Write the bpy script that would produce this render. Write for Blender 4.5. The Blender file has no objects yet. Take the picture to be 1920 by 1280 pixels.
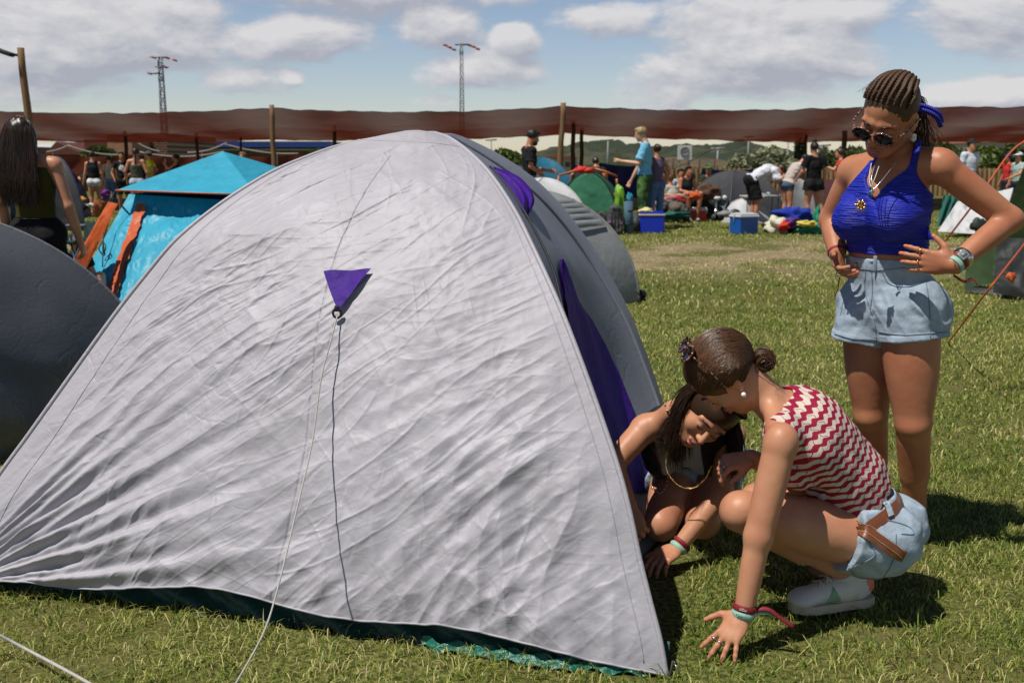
import bpy, bmesh, math, random
import numpy as np
from mathutils import Vector, Matrix
random.seed(7); RNG = np.random.default_rng(11)
SC = bpy.context.scene; COL = SC.collection
PI = math.pi
# ---------------------------------------------------------------- camera model
F = 1867.0; H = 1.3; TH = math.atan(335.0/F); CT, ST = math.cos(TH), math.sin(TH)
def ray(px, py):
    u = (px-960)/F; v = (640-py)/F
    return Vector((u, CT+v*ST, v*CT-ST))
def P(px, py, Y):
    d = ray(px, py); return Vector((0, 0, H)) + d*(Y/d.y)
def G(px, py, z=0.0):
    d = ray(px, py); return Vector((0, 0, H)) + d*((z-H)/d.z)
def PV(px, py, a, b):          # ray against the vertical plane through ground points a, b
    d = ray(px, py); n = Vector((b[1]-a[1], a[0]-b[0], 0)); o = Vector((0, 0, H))
    return o + d*((Vector((a[0], a[1], 0))-o).dot(n)/d.dot(n))
# ---------------------------------------------------------------- tagging
def tag(o, label=None, cat=None, group=None, kind=None):
    if label: o['label'] = label
    if cat: o['category'] = cat
    if group: o['group'] = group
    if kind: o['kind'] = kind
    return o
def empty(name, loc=(0, 0, 0), **k):
    o = bpy.data.objects.new(name, None); COL.objects.link(o); o.location = loc
    o.empty_display_size = .1
    return tag(o, **k)
def link(name, me, mats, parent=None, smooth=True):
    o = bpy.data.objects.new(name, me); COL.objects.link(o)
    for m in (mats if isinstance(mats, (list, tuple)) else [mats]): me.materials.append(m)
    if smooth and len(me.polygons): me.polygons.foreach_set('use_smooth', [True]*len(me.polygons))
    if parent:
        o.parent = parent; o.matrix_parent_inverse = Matrix.Translation(parent.location).inverted()
    return o
def npmesh(name, V, Fq, uv=None):
    me = bpy.data.meshes.new(name); V = np.asarray(V, np.float32)
    me.vertices.add(len(V)); me.vertices.foreach_set('co', V.ravel())
    Fq = np.asarray(Fq, np.int32); n, k = Fq.shape
    me.loops.add(n*k); me.loops.foreach_set('vertex_index', Fq.ravel())
    me.polygons.add(n); me.polygons.foreach_set('loop_start', np.arange(n, dtype=np.int32)*k)
    me.polygons.foreach_set('loop_total', np.full(n, k, np.int32))
    if uv is not None:
        l = me.uv_layers.new(name='UVMap'); l.data.foreach_set('uv', np.asarray(uv, np.float32)[Fq.ravel()].ravel())
    me.update(calc_edges=True); me.validate()
    return me
def gridmesh(name, A, mats, parent=None, uv=True, closeu=False):
    """A: (n,m,3) array of points"""
    n, m, _ = A.shape; idx = np.arange(n*m).reshape(n, m)
    q = np.stack([idx[:-1, :-1], idx[:-1, 1:], idx[1:, 1:], idx[1:, :-1]], -1).reshape(-1, 4)
    if closeu: q = np.vstack([q, np.stack([idx[:-1, -1], idx[:-1, 0], idx[1:, 0], idx[1:, -1]], -1).reshape(-1, 4)])
    uu, vv = np.meshgrid(np.linspace(0, 1, n), np.linspace(0, 1, m), indexing='ij')
    return link(name, npmesh(name, A.reshape(-1, 3), q, np.stack([uu, vv], -1).reshape(-1, 2)), mats, parent)
# ---------------------------------------------------------------- vector noise
_perm = RNG.permutation(256); _perm = np.concatenate([_perm]*3)
_grad = RNG.normal(size=(256, 3)); _grad /= np.linalg.norm(_grad, axis=1)[:, None]
def noise3(x, y, z):
    x, y, z = np.broadcast_arrays(np.asarray(x, float), y, z)
    xi, yi, zi = np.floor(x).astype(int), np.floor(y).astype(int), np.floor(z).astype(int)
    xf, yf, zf = x-xi, y-yi, z-zi
    s = lambda t: t*t*t*(t*(t*6-15)+10)
    u, v, w = s(xf), s(yf), s(zf); r = 0
    for i in (0, 1):
        for j in (0, 1):
            for k in (0, 1):
                h = _perm[(_perm[(_perm[(xi+i) & 255]+yi+j) & 255]+zi+k) & 255]
                g = _grad[h]
                d = g[..., 0]*(xf-i)+g[..., 1]*(yf-j)+g[..., 2]*(zf-k)
                r = r + d*(u if i else 1-u)*(v if j else 1-v)*(w if k else 1-w)
    return r*1.6
# ---------------------------------------------------------------- mesh builder
class MB:
    def __init__(s): s.bm = bmesh.new()
    def box(s, c, size, rot=None, bevel=0, taper=1.0):
        r = bmesh.ops.create_cube(s.bm, size=1.0); vs = r['verts']
        for v in vs:
            if v.co.z > 0: v.co.x *= taper; v.co.y *= taper
            v.co = Vector((v.co.x*size[0], v.co.y*size[1], v.co.z*size[2]))
        if bevel:
            es = list({e for v in vs for e in v.link_edges})
            b = bmesh.ops.bevel(s.bm, geom=es, offset=bevel, segments=2, affect='EDGES', profile=.5)
            vs = list({v for f in b['faces'] for v in f.verts} | {v for v in vs if v.is_valid})
        M = Matrix.Translation(c) @ (rot.to_4x4() if rot else Matrix())
        for v in vs: v.co = M @ v.co
        return s
    def tube(s, pts, r, seg=8, cap=True, squash=None):
        pts = [Vector(p) for p in pts]; n = len(pts)
        rs = r if isinstance(r, (list, tuple)) else [r]*n
        rings = []; nrm = None
        for i, p in enumerate(pts):
            t = (pts[min(i+1, n-1)]-pts[max(i-1, 0)]).normalized()
            if nrm is None: nrm = t.orthogonal().normalized()
            else:
                nrm = nrm - t*nrm.dot(t)
                nrm = nrm.normalized() if nrm.length > 1e-6 else t.orthogonal().normalized()
            b = t.cross(nrm)
            rings.append([s.bm.verts.new(p+(nrm*math.cos(a)+b*math.sin(a)*(squash or 1))*rs[i]) for a in [2*PI*k/seg for k in range(seg)]])
        for a, b in zip(rings[:-1], rings[1:]):
            for k in range(seg):
                s.bm.faces.new((a[k], a[(k+1) % seg], b[(k+1) % seg], b[k]))
        if cap and seg > 2:
            s.bm.faces.new(list(reversed(rings[0]))); s.bm.faces.new(rings[-1])
        return s
    def poly(s, pts):
        vs = [s.bm.verts.new(p) for p in pts]; s.bm.faces.new(vs); return s
    def prism(s, pts, off):
        a = [s.bm.verts.new(Vector(p)) for p in pts]; b = [s.bm.verts.new(Vector(p)+Vector(off)) for p in pts]
        s.bm.faces.new(a); s.bm.faces.new(list(reversed(b)))
        for i in range(len(a)):
            j = (i+1) % len(a); s.bm.faces.new((a[j], a[i], b[i], b[j]))
        return s
    def ball(s, c, r, seg=12, rings=8, noise=0, squash=(1, 1, 1), seed=0):
        q = bmesh.ops.create_uvsphere(s.bm, u_segments=seg, v_segments=rings, radius=1)
        for v in q['verts']:
            k = 1
            if noise:
                k += noise*float(noise3(v.co.x*1.7+seed, v.co.y*1.7, v.co.z*1.7+seed*.7))
            rr = r if isinstance(r, (tuple, list)) else (r, r, r)
            v.co = Vector(c)+Vector((v.co.x*rr[0]*squash[0]*k, v.co.y*rr[1]*squash[1]*k, v.co.z*rr[2]*squash[2]*k))
        return s
    def build(s, name, mats, parent=None, smooth=True, recalc=True):
        if recalc: bmesh.ops.recalc_face_normals(s.bm, faces=s.bm.faces)
        me = bpy.data.meshes.new(name); s.bm.to_mesh(me); s.bm.free()
        return link(name, me, mats, parent, smooth)
def flatbuild(mb, name, mats, parent=None): return mb.build(name, mats, parent, smooth=False)
def catmull(pts, n):
    pts = [Vector(p) for p in pts]; Q = [pts[0]*2-pts[1]]+pts+[pts[-1]*2-pts[-2]]; out = []
    m = len(pts)-1
    for k in range(n):
        t = k/(n-1)*m; i = min(int(t), m-1); f = t-i
        a, b, c, d = Q[i:i+4]
        out.append(.5*((2*b)+(c-a)*f+(2*a-5*b+4*c-d)*f*f+(3*b-a-3*c+d)*f**3))
    return out
# ---------------------------------------------------------------- materials
def newmat(name):
    m = bpy.data.materials.new(name); m.use_nodes = True; nt = m.node_tree; nt.nodes.clear()
    return m, nt, nt.nodes, nt.links
def mat(name, col, rough=.6, var=.12, vscale=8, metal=0, bump=0, bscale=40, spec=.5, trans=0, alpha=1, col2=None, c2scale=3, c2pos=.5, c2w=.08,
        sss=0, coat=0, sheen=0, stretch=None, coord='Object', bdist=.01, bump2=0, b2scale=6, edge=None):
    m, nt, N, L = newmat(name)
    out = N.new('ShaderNodeOutputMaterial'); b = N.new('ShaderNodeBsdfPrincipled')
    tc = N.new('ShaderNodeTexCoord'); mp = N.new('ShaderNodeMapping'); L.new(tc.outputs[coord], mp.inputs[0])
    if stretch: mp.inputs['Scale'].default_value = stretch
    nz = N.new('ShaderNodeTexNoise'); nz.inputs['Scale'].default_value = vscale; nz.inputs['Detail'].default_value = 4
    L.new(mp.outputs[0], nz.inputs['Vector'])
    hsv = N.new('ShaderNodeHueSaturation'); hsv.inputs['Color'].default_value = (*col, 1)
    mr = N.new('ShaderNodeMapRange'); mr.inputs['From Min'].default_value = .25; mr.inputs['From Max'].default_value = .75
    mr.inputs['To Min'].default_value = 1-var; mr.inputs['To Max'].default_value = 1+var
    L.new(nz.outputs[0], mr.inputs[0]); L.new(mr.outputs[0], hsv.inputs['Value'])
    c = hsv.outputs[0]
    if col2:
        n2 = N.new('ShaderNodeTexNoise'); n2.inputs['Scale'].default_value = c2scale; n2.inputs['Detail'].default_value = 5
        L.new(mp.outputs[0], n2.inputs['Vector'])
        r2 = N.new('ShaderNodeMapRange'); r2.inputs['From Min'].default_value = c2pos-c2w; r2.inputs['From Max'].default_value = c2pos+c2w
        L.new(n2.outputs[0], r2.inputs[0])
        mx = N.new('ShaderNodeMixRGB'); L.new(r2.outputs[0], mx.inputs[0]); L.new(c, mx.inputs[1]); mx.inputs[2].default_value = (*col2, 1); c = mx.outputs[0]
    L.new(c, b.inputs['Base Color'])
    b.inputs['Roughness'].default_value = rough; b.inputs['Metallic'].default_value = metal
    b.inputs['Specular IOR Level'].default_value = spec
    if sss: b.inputs['Subsurface Weight'].default_value = sss; b.inputs['Subsurface Radius'].default_value = (.012, .004, .002); b.inputs['Subsurface Scale'].default_value = 1
    if coat: b.inputs['Coat Weight'].default_value = coat
    if sheen: b.inputs['Sheen Weight'].default_value = sheen
    if alpha < 1: b.inputs['Alpha'].default_value = alpha
    last = None
    for bs, sc, ds in ((bump2, b2scale, bdist*4), (bump, bscale, bdist)):
        if bs:
            n3 = N.new('ShaderNodeTexNoise'); n3.inputs['Scale'].default_value = sc; n3.inputs['Detail'].default_value = 5
            L.new(mp.outputs[0], n3.inputs['Vector'])
            bp = N.new('ShaderNodeBump'); bp.inputs['Strength'].default_value = bs; bp.inputs['Distance'].default_value = ds
            L.new(n3.outputs[0], bp.inputs['Height'])
            if last: L.new(last, bp.inputs['Normal'])
            last = bp.outputs[0]; L.new(last, b.inputs['Normal'])
    sh = b.outputs[0]
    if trans:
        t = N.new('ShaderNodeBsdfTranslucent'); L.new(c, t.inputs[0]); ms = N.new('ShaderNodeMixShader'); ms.inputs[0].default_value = trans
        L.new(sh, ms.inputs[1]); L.new(t.outputs[0], ms.inputs[2]); sh = ms.outputs[0]
    L.new(sh, out.inputs[0])
    return m
def srgb(r, g, b):
    f = lambda c: ((c/255+.055)/1.055)**2.4 if c > 10 else c/255/12.92
    return (f(r), f(g), f(b))
_fab = {}
def fabric(col, rough=.75, bump=.3, **k):
    key = (tuple(round(x, 3) for x in col), rough, tuple(sorted(k.items(), key=str)))
    if key not in _fab: _fab[key] = mat('fabric', col, rough, .1, 10, bump=bump, bscale=60, bump2=.35, b2scale=9, spec=.25, **k)
    return _fab[key]
# ---------------------------------------------------------------- camera + light
cam = bpy.data.cameras.new('camera'); co = bpy.data.objects.new('camera', cam); COL.objects.link(co)
co.location = (0, 0, H); co.rotation_euler = (PI/2-TH, 0, 0)
cam.sensor_width = 36; cam.lens = 36*F/1920; cam.clip_end = 6000; cam.clip_start = .05
cam.dof.use_dof = True; cam.dof.focus_distance = 2.95; cam.dof.aperture_fstop = 6.5
SC.camera = co
SUN_AZ = math.atan2(-.52, -.85)       # direction TOWARDS the sun, from +X
SUN_EL = math.radians(64)
sd = Vector((math.cos(SUN_AZ)*math.cos(SUN_EL), math.sin(SUN_AZ)*math.cos(SUN_EL), math.sin(SUN_EL)))
sl = bpy.data.lights.new('sun', 'SUN'); sl.energy = 5.0; sl.angle = math.radians(.5); sl.color = (1, .955, .88)
so = bpy.data.objects.new('sun', sl); COL.objects.link(so); so.rotation_euler = sd.to_track_quat('Z', 'Y').to_euler()
w = bpy.data.worlds.new('World'); SC.world = w; w.use_nodes = True
nt = w.node_tree; N = nt.nodes; L = nt.links; N.clear()
out = N.new('ShaderNodeOutputWorld'); bg = N.new('ShaderNodeBackground'); L.new(bg.outputs[0], out.inputs[0])
sky = N.new('ShaderNodeTexSky'); sky.sky_type = 'NISHITA'; sky.sun_disc = False
sky.sun_elevation = SUN_EL; sky.sun_rotation = math.atan2(sd.x, sd.y); sky.air_density = 1.0; sky.dust_density = .25; sky.ozone_density = 2.0
bg.inputs[1].default_value = .080
def mth(op, a, b=None, c=None, clamp=False):
    n = N.new('ShaderNodeMath'); n.operation = op; n.use_clamp = clamp
    for i, x in enumerate((a, b, c)):
        if x is None: continue
        if isinstance(x, (int, float)): n.inputs[i].default_value = x
        else: L.new(x, n.inputs[i])
    return n.outputs[0]
tc = N.new('ShaderNodeTexCoord'); sx = N.new('ShaderNodeSeparateXYZ'); L.new(tc.outputs['Generated'], sx.inputs[0])
az = mth('ARCTAN2', sx.outputs[0], sx.outputs[1]); el = sx.outputs[2]
def cloud_density(dz, dx=0.0):
    e = mth('ADD', el, dz); a = mth('ADD', az, dx)
    cv = N.new('ShaderNodeCombineXYZ'); L.new(a, cv.inputs[0]); L.new(mth('MULTIPLY', e, 2.1), cv.inputs[1])
    n1 = N.new('ShaderNodeTexNoise'); n1.inputs['Scale'].default_value = 7.5; n1.inputs['Detail'].default_value = 12; n1.inputs['Roughness'].default_value = .62
    n1.inputs['Distortion'].default_value = .15
    L.new(cv.outputs[0], n1.inputs['Vector'])
    d = mth('MULTIPLY', mth('SUBTRACT', n1.outputs[0], .5), 2.1)
    # the banks of cloud that stand over the field, in azimuth / elevation
    tot = None
    for (px, py, rx, ry, s) in ((130, 60, 190, 90, 1.0), (560, 70, 130, 42, .95), (330, 20, 150, 40, .7), (820, 40, 75, 50, .9), (965, 75, 45, 30, .9),
                                (890, 130, 110, 38, .75), (1400, 100, 190, 75, 1.0), (1130, 40, 110, 35, .75), (1280, 130, 110, 60, .9), (1500, 30, 170, 40, .8),
                                (1850, 40, 150, 55, .75), (1880, 180, 140, 26, .9), (30, 165, 70, 22, .6), (460, 150, 110, 30, .55), (1220, 185, 90, 12, .5), (680, -40, 400, 60, .8),
                                (545, 145, 25, 16, .8), (830, 190, 70, 14, .5)):
        r = ray(px, py).normalized(); a0 = math.atan2(r.x, r.y); e0 = r.z
        xx = mth('DIVIDE', mth('SUBTRACT', a, a0), rx*1.2/F); yy = mth('DIVIDE', mth('SUBTRACT', e, e0), ry*1.25/F)
        g = mth('EXPONENT', mth('MULTIPLY', mth('ADD', mth('MULTIPLY', xx, xx), mth('MULTIPLY', yy, yy)), -1.0))
        g = mth('MULTIPLY', g, s)
        tot = g if tot is None else mth('MAXIMUM', tot, g)
    # beyond the framed part of the sky the noise alone makes the clouds
    return mth('ADD', d, mth('SUBTRACT', mth('MULTIPLY', tot, 1.10), .46))
d0 = cloud_density(0.0); d1 = cloud_density(.013, -.006)
mask = N.new('ShaderNodeMapRange'); mask.interpolation_type = 'SMOOTHSTEP'; L.new(d0, mask.inputs[0]); mask.inputs['From Min'].default_value = -.18; mask.inputs['From Max'].default_value = .20
mask.inputs['To Max'].default_value = .93
shade = N.new('ShaderNodeMapRange'); L.new(mth('SUBTRACT', d0, d1), shade.inputs[0]); shade.inputs['From Min'].default_value = -.28; shade.inputs['From Max'].default_value = .30
cc = N.new('ShaderNodeMixRGB'); L.new(shade.outputs[0], cc.inputs[0]); cc.inputs[1].default_value = (5.3, 5.5, 6.4, 1); cc.inputs[2].default_value = (9.6, 9.4, 9.5, 1)
skym = N.new('ShaderNodeMixRGB'); skym.blend_type = 'MULTIPLY'; skym.inputs[0].default_value = 1; L.new(sky.outputs[0], skym.inputs[1]); 
zr = N.new('ShaderNodeMapRange'); zr.interpolation_type = 'SMOOTHSTEP'; L.new(sx.outputs[2], zr.inputs[0]); zr.inputs['From Min'].default_value = .10; zr.inputs['From Max'].default_value = .55; zr.inputs['To Min'].default_value = 0; zr.inputs['To Max'].default_value = 1
zc = N.new('ShaderNodeMixRGB'); L.new(zr.outputs[0], zc.inputs[0]); zc.inputs[1].default_value = (1.36, 1.27, 1.30, 1); zc.inputs[2].default_value = (.42, .46, .52, 1); L.new(zc.outputs[0], skym.inputs[2])
mx = N.new('ShaderNodeMixRGB'); L.new(mask.outputs[0], mx.inputs[0]); L.new(skym.outputs[0], mx.inputs[1]); L.new(cc.outputs[0], mx.inputs[2])
L.new(mx.outputs[0], bg.inputs[0])
SC.view_settings.view_transform = 'Standard'; SC.view_settings.look = 'None'; SC.view_settings.gamma = 1; SC.view_settings.exposure = -.10
# ---------------------------------------------------------------- ground
m, gnt, gN, gL = newmat('lawn_soil')
o_ = gN.new('ShaderNodeOutputMaterial'); b_ = gN.new('ShaderNodeBsdfPrincipled'); gL.new(b_.outputs[0], o_.inputs[0]); b_.inputs['Roughness'].default_value = .95; b_.inputs['Specular IOR Level'].default_value = .1
t_ = gN.new('ShaderNodeTexCoord')
def gn(scale, det=5, vec=None):
    n = gN.new('ShaderNodeTexNoise'); n.inputs['Scale'].default_value = scale; n.inputs['Detail'].default_value = det; gL.new(vec or t_.outputs['Object'], n.inputs['Vector']); return n.outputs[0]
def gmix(f, a, b):
    n = gN.new('ShaderNodeMixRGB')
    for i, x in enumerate((f, a, b)):
        if isinstance(x, tuple): n.inputs[i].default_value = (*x, 1)
        elif isinstance(x, float): n.inputs[i].default_value = x
        else: gL.new(x, n.inputs[i])
    return n.outputs[0]
def gr(x, a, b):
    n = gN.new('ShaderNodeMapRange'); gL.new(x, n.inputs[0]); n.inputs['From Min'].default_value = a; n.inputs['From Max'].default_value = b; n.interpolation_type = 'SMOOTHSTEP'; return n.outputs[0]
def gm(op, a, b):
    n = gN.new('ShaderNodeMath'); n.operation = op; n.use_clamp = True
    for i, x in enumerate((a, b)):
        if isinstance(x, float): n.inputs[i].default_value = x
        else: gL.new(x, n.inputs[i])
    return n.outputs[0]
base = gmix(gr(gn(60), .35, .65), (.045, .060, .015), (.17, .17, .05))
base = gmix(gr(gn(1.3), .45, .7), base, (.13, .115, .042))
s_ = gN.new('ShaderNodeSeparateXYZ'); gL.new(t_.outputs['Object'], s_.inputs[0])
worn = gm('MULTIPLY', gr(s_.outputs[1], 10.5, 13.0), gr(s_.outputs[1], 18.5, 15.5))
worn = gm('MULTIPLY', worn, gr(gn(.9), .38, .55))
base = gmix(gm('MULTIPLY', worn, .9), base, gmix(gr(gn(9), .35, .65), (.21, .155, .09), (.34, .27, .165)))
gL.new(base, b_.inputs['Base Color'])
bp = gN.new('ShaderNodeBump'); bp.inputs['Distance'].default_value = .03; bp.inputs['Strength'].default_value = .6; gL.new(gn(45), bp.inputs['Height']); gL.new(bp.outputs[0], b_.inputs['Normal'])
gv = []; xs = np.concatenate([[-900, -300, -80], np.linspace(-30, 30, 25), [80, 300, 900]]); ys = np.concatenate([[-20], np.linspace(0, 40, 17), [80, 200, 600, 1600]])
A = np.zeros((len(ys), len(xs), 3))
for i, y in enumerate(ys):
    for j, x in enumerate(xs): A[i, j] = (x, y, 0)
gr_o = gridmesh('ground', A, m); tag(gr_o, kind='structure')
# ---------------------------------------------------------------- grass
TENT_C = [G(-95, 1105), G(1250, 1272)]
TA, TB = np.array(TENT_C[0][:2]), np.array(TENT_C[1][:2])
TDIR = (TB-TA)/np.linalg.norm(TB-TA); TN = np.array([-TDIR[1], TDIR[0]])
def worn_at(x, y):
    n = noise3(x*.45+3, y*.45, 5.0)
    w_ = np.clip((y-10.5)/2.5, 0, 1)*np.clip((18.5-y)/3, 0, 1)
    return w_*np.clip((n+.25)/.3, 0, 1)
def blades(name, y0, y1, dens, hmin, hmax, wd, seg3):
    area = (y1-y0)*(y0+y1)/2*1.06+2.0*(y1-y0); n = int(area*dens)
    y = np.sqrt(RNG.random(n)*(y1*y1-y0*y0)+y0*y0); x = (RNG.random(n)*2-1)*(y*.53+1.0)
    # clumps
    cl = noise3(x*6, y*6, 0.0)+.6*noise3(x*19, y*19, 3.0)
    keep = RNG.random(n) < np.clip(.72+.55*cl, .15, 1)
    rel = np.stack([x-TA[0], y-TA[1]], -1); s = rel@TDIR; t = rel@TN
    inside = (s > -.1) & (s < 2.2) & (t > .10) & (t < 2.2)
    keep &= ~inside
    wv = worn_at(x, y); keep &= RNG.random(n) > wv*.80
    x, y, cl, wv = x[keep], y[keep], cl[keep], wv[keep]; n = len(x)
    h = (hmin+(hmax-hmin)*RNG.random(n)**1.8)*(1+.5*np.clip(cl, -1, 1))*(1-.45*wv)
    tall = RNG.random(n) < .025; h = np.where(tall, h*1.7, h)
    ang = RNG.random(n)*2*PI; lean = .35+1.25*RNG.random(n); la = RNG.random(n)*2*PI
    wx = np.cos(ang)*wd*(.6+.8*RNG.random(n)); wy = np.sin(ang)*wd*(.6+.8*RNG.random(n))
    tx, ty = np.cos(la)*lean*h, np.sin(la)*lean*h
    z0 = np.full(n, -.003)
    b = [np.stack([x-wx, y-wy, z0], -1), np.stack([x+wx, y+wy, z0], -1)]
    hm = h*.62
    mx_, my_ = tx*.38, ty*.38
    mid = [np.stack([x-wx*.8+mx_, y-wy*.8+my_, hm], -1), np.stack([x+wx*.8+mx_, y+wy*.8+my_, hm], -1)]
    tip = np.stack([x+tx, y+ty, h*np.clip(1.05-.35*lean, .5, 1)], -1)
    V = np.stack([b[0], b[1], mid[1], mid[0], tip], 1).reshape(-1, 3)
    i = (np.arange(n)*5)[:, None]
    tri = np.concatenate([i+[0, 1, 2], i+[0, 2, 3], i+[3, 2, 4]], 1).reshape(-1, 3)
    me = npmesh(name, V, tri)
    at = me.attributes.new('tint', 'FLOAT', 'POINT')
    dry = np.clip(.06+RNG.random(n)**1.15*.86+.35*noise3(x*1.3, y*1.3, 9.0)+.12*noise3(x*5, y*5, 9.0)+.5*wv, 0, 1)
    at.data.foreach_set('value', np.repeat(dry, 5).astype(np.float32))
    return me
gmt, nt_, N_, L_ = newmat('grass_blade')
o_ = N_.new('ShaderNodeOutputMaterial'); b_ = N_.new('ShaderNodeBsdfPrincipled'); at = N_.new('ShaderNodeAttribute'); at.attribute_name = 'tint'
cr = N_.new('ShaderNodeValToRGB'); e = cr.color_ramp.elements
e[0].position = 0; e[0].color = (.080, .140, .017, 1); e[1].position = 1; e[1].color = (.66, .57, .28, 1)
for p_, c_ in ((.30, (.185, .255, .034, 1)), (.55, (.35, .375, .072, 1)), (.74, (.53, .48, .17, 1))):
    q = cr.color_ramp.elements.new(p_); q.color = c_
L_.new(at.outputs['Fac'], cr.inputs[0]); L_.new(cr.outputs[0], b_.inputs['Base Color']); b_.inputs['Roughness'].default_value = .5; b_.inputs['Specular IOR Level'].default_value = .35
tr = N_.new('ShaderNodeBsdfTranslucent'); L_.new(cr.outputs[0], tr.inputs[0]); ms = N_.new('ShaderNodeMixShader'); ms.inputs[0].default_value = .3
L_.new(b_.outputs[0], ms.inputs[1]); L_.new(tr.outputs[0], ms.inputs[2]); L_.new(ms.outputs[0], o_.inputs[0])
g1 = link('grass', blades('grass', 1.9, 4.2, 13500, .012, .043, .0016, 1), gmt); tag(g1, 'short sunlit lawn grass with dry straw blades close to the grey tent', 'grass', kind='stuff')
g2 = link('grass', blades('grass', 4.2, 9.0, 4000, .015, .042, .0030, 1), gmt); tag(g2, 'patchy green lawn grass in the middle of the camping field', 'grass', kind='stuff')
g3 = link('grass', blades('grass', 9.0, 24.0, 650, .02, .055, .006, 1), gmt); tag(g3, 'worn patchy grass farther out towards the crowd and coolers', 'grass', kind='stuff')
# ================================================================ MAIN TENT
def plane_curve(pxs, a, b, n):
    return np.array([tuple(v) for v in catmull([PV(x, y, a, b) for x, y in pxs], n)])
cornL, cornR = G(-95, 1105), G(1250, 1272); CEN = Vector((-.335, 3.75, 0))
NV, NU = 620, 780
Rc = plane_curve([(1250, 1272), (1239, 1205), (1220, 1130), (1200, 1050), (1181, 960), (1160, 880), (1130, 790), (1098, 700), (1060, 600), (1030, 530), (1000, 465), (965, 395), (920, 328), (880, 287), (845, 261), (815, 250)], cornR, CEN, NV)
Lc = plane_curve([(-95, 1105), (-70, 1010), (-40, 950), (0, 888), (50, 820), (100, 750), (150, 680), (215, 590), (270, 520), (330, 450), (410, 385), (500, 328), (570, 297), (640, 273), (720, 258), (790, 249)], cornL, CEN, NV)
def arclen(C, n):        # resample by arc length
    d = np.concatenate([[0], np.cumsum(np.linalg.norm(np.diff(C, axis=0), axis=1))]); t = np.linspace(0, d[-1], n)
    return np.stack([np.interp(t, d, C[:, k]) for k in range(3)], -1)
Rc = arclen(Rc, NV); Lc = arclen(Lc, NV)
Lc[-1] = Rc[-1]
u = np.linspace(0, 1, NU)[:, None, None]; v = np.linspace(0, 1, NV)[None, :, None]
def sstep(x, a, b):
    t = np.clip((x-a)/(b-a), 0, 1); return t*t*(3-2*t)
Fs = Lc[None]*(1-u)+Rc[None]*u
nrm = np.array([-.20, -.78, .60]); nrm /= np.linalg.norm(nrm)
U, V2 = u[..., 0], v[..., 0]
# belly: the sheet sags a little between the poles, the crown is rounded towards the camera
belly = np.sin(PI*U)*(.05*np.sin(PI*V2)+.035*sstep(V2, .72, .93)*(1-sstep(V2, .93, 1.0)*.9))
Fs = Fs+nrm*belly[..., None]
Fs[..., 2] += (np.sin(PI*U**.8)*.075+.02*np.sin(U*17+1)*np.sin(PI*U))*(1-V2)**6*1.0+.010*(1-V2)**8
W3 = Fs.copy()
# fabric plane coordinates
e1 = np.array([TDIR[0], TDIR[1], 0]); e2 = np.cross(e1, -nrm); e2 = -e2 if e2[2] < 0 else e2
X1 = (W3-np.array(cornL)) @ e1; Y1 = (W3-np.array(cornL)) @ e2
def ridged(n, p=1.0): return (1-np.abs(n)*2.2).clip(-1, 1)*p
def aniso(ang, sx, sy, seed, warp=.25):
    c, s = math.cos(ang), math.sin(ang)
    a = X1*c+Y1*s; b = -X1*s+Y1*c
    w1 = noise3(X1*2.2, Y1*2.2, seed+.5)*warp
    return noise3(a*sx+w1, b*sy+w1*2, seed)
env = np.clip(np.minimum(np.minimum(U, 1-U)*9, 1), 0, 1)
# tension folds fanning out of the left peg
r = np.hypot(X1, Y1)+1e-4; phi = np.arctan2(Y1, X1)
fan = np.sin(phi*46+2.2*noise3(X1*1.3, Y1*1.3, 2.)*2)+.7*np.sin(phi*83+1+3*noise3(X1*1.1, Y1*1.1, 6.))
D = fan*.011*np.exp(-(r/.85)**2)*np.clip(r*3, 0, 1)*(1-sstep(phi, .75, .95))
# long diagonal drapes
D += .009*aniso(.62, 1.1, 6.0, 11.)*sstep(V2, .05, .3)*(1-sstep(V2, .7, .9))
D += .0042*ridged(aniso(.55, 1.2, 11, 21.))*(1-sstep(V2, .55, .8))*(.3+.7*sstep(noise3(X1*1.4, Y1*1.4, 4.), -.2, .3))
D += .0035*ridged(aniso(.75, 2.0, 26, 31.))*sstep(noise3(X1*2, Y1*2, 14.), -.1, .4)
# crumpled skirt towards the right peg
sk = sstep(X1, 1.0, 1.9)*(1-sstep(Y1, .35, .85))
D += sk*(.014*ridged(aniso(1.35, 2.0, 7.5, 41., .9))+.007*ridged(aniso(1.0, 4, 9, 51., .9))+.004*aniso(.2, 15, 15, 57.))
lowm = sstep(X1, .25, .8)*(1-sstep(Y1, .1, .55))
D += lowm*(.009*ridged(aniso(.9, 2.6, 8, 46., .9))+.006*ridged(aniso(2.2, 3, 8, 61., .8)))
D += .0060*ridged(aniso(1.95, 1.0, 6.0, 66., .5))*sstep(X1, 1.1, 1.5)*(1-sstep(V2, .3, .6))
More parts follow.
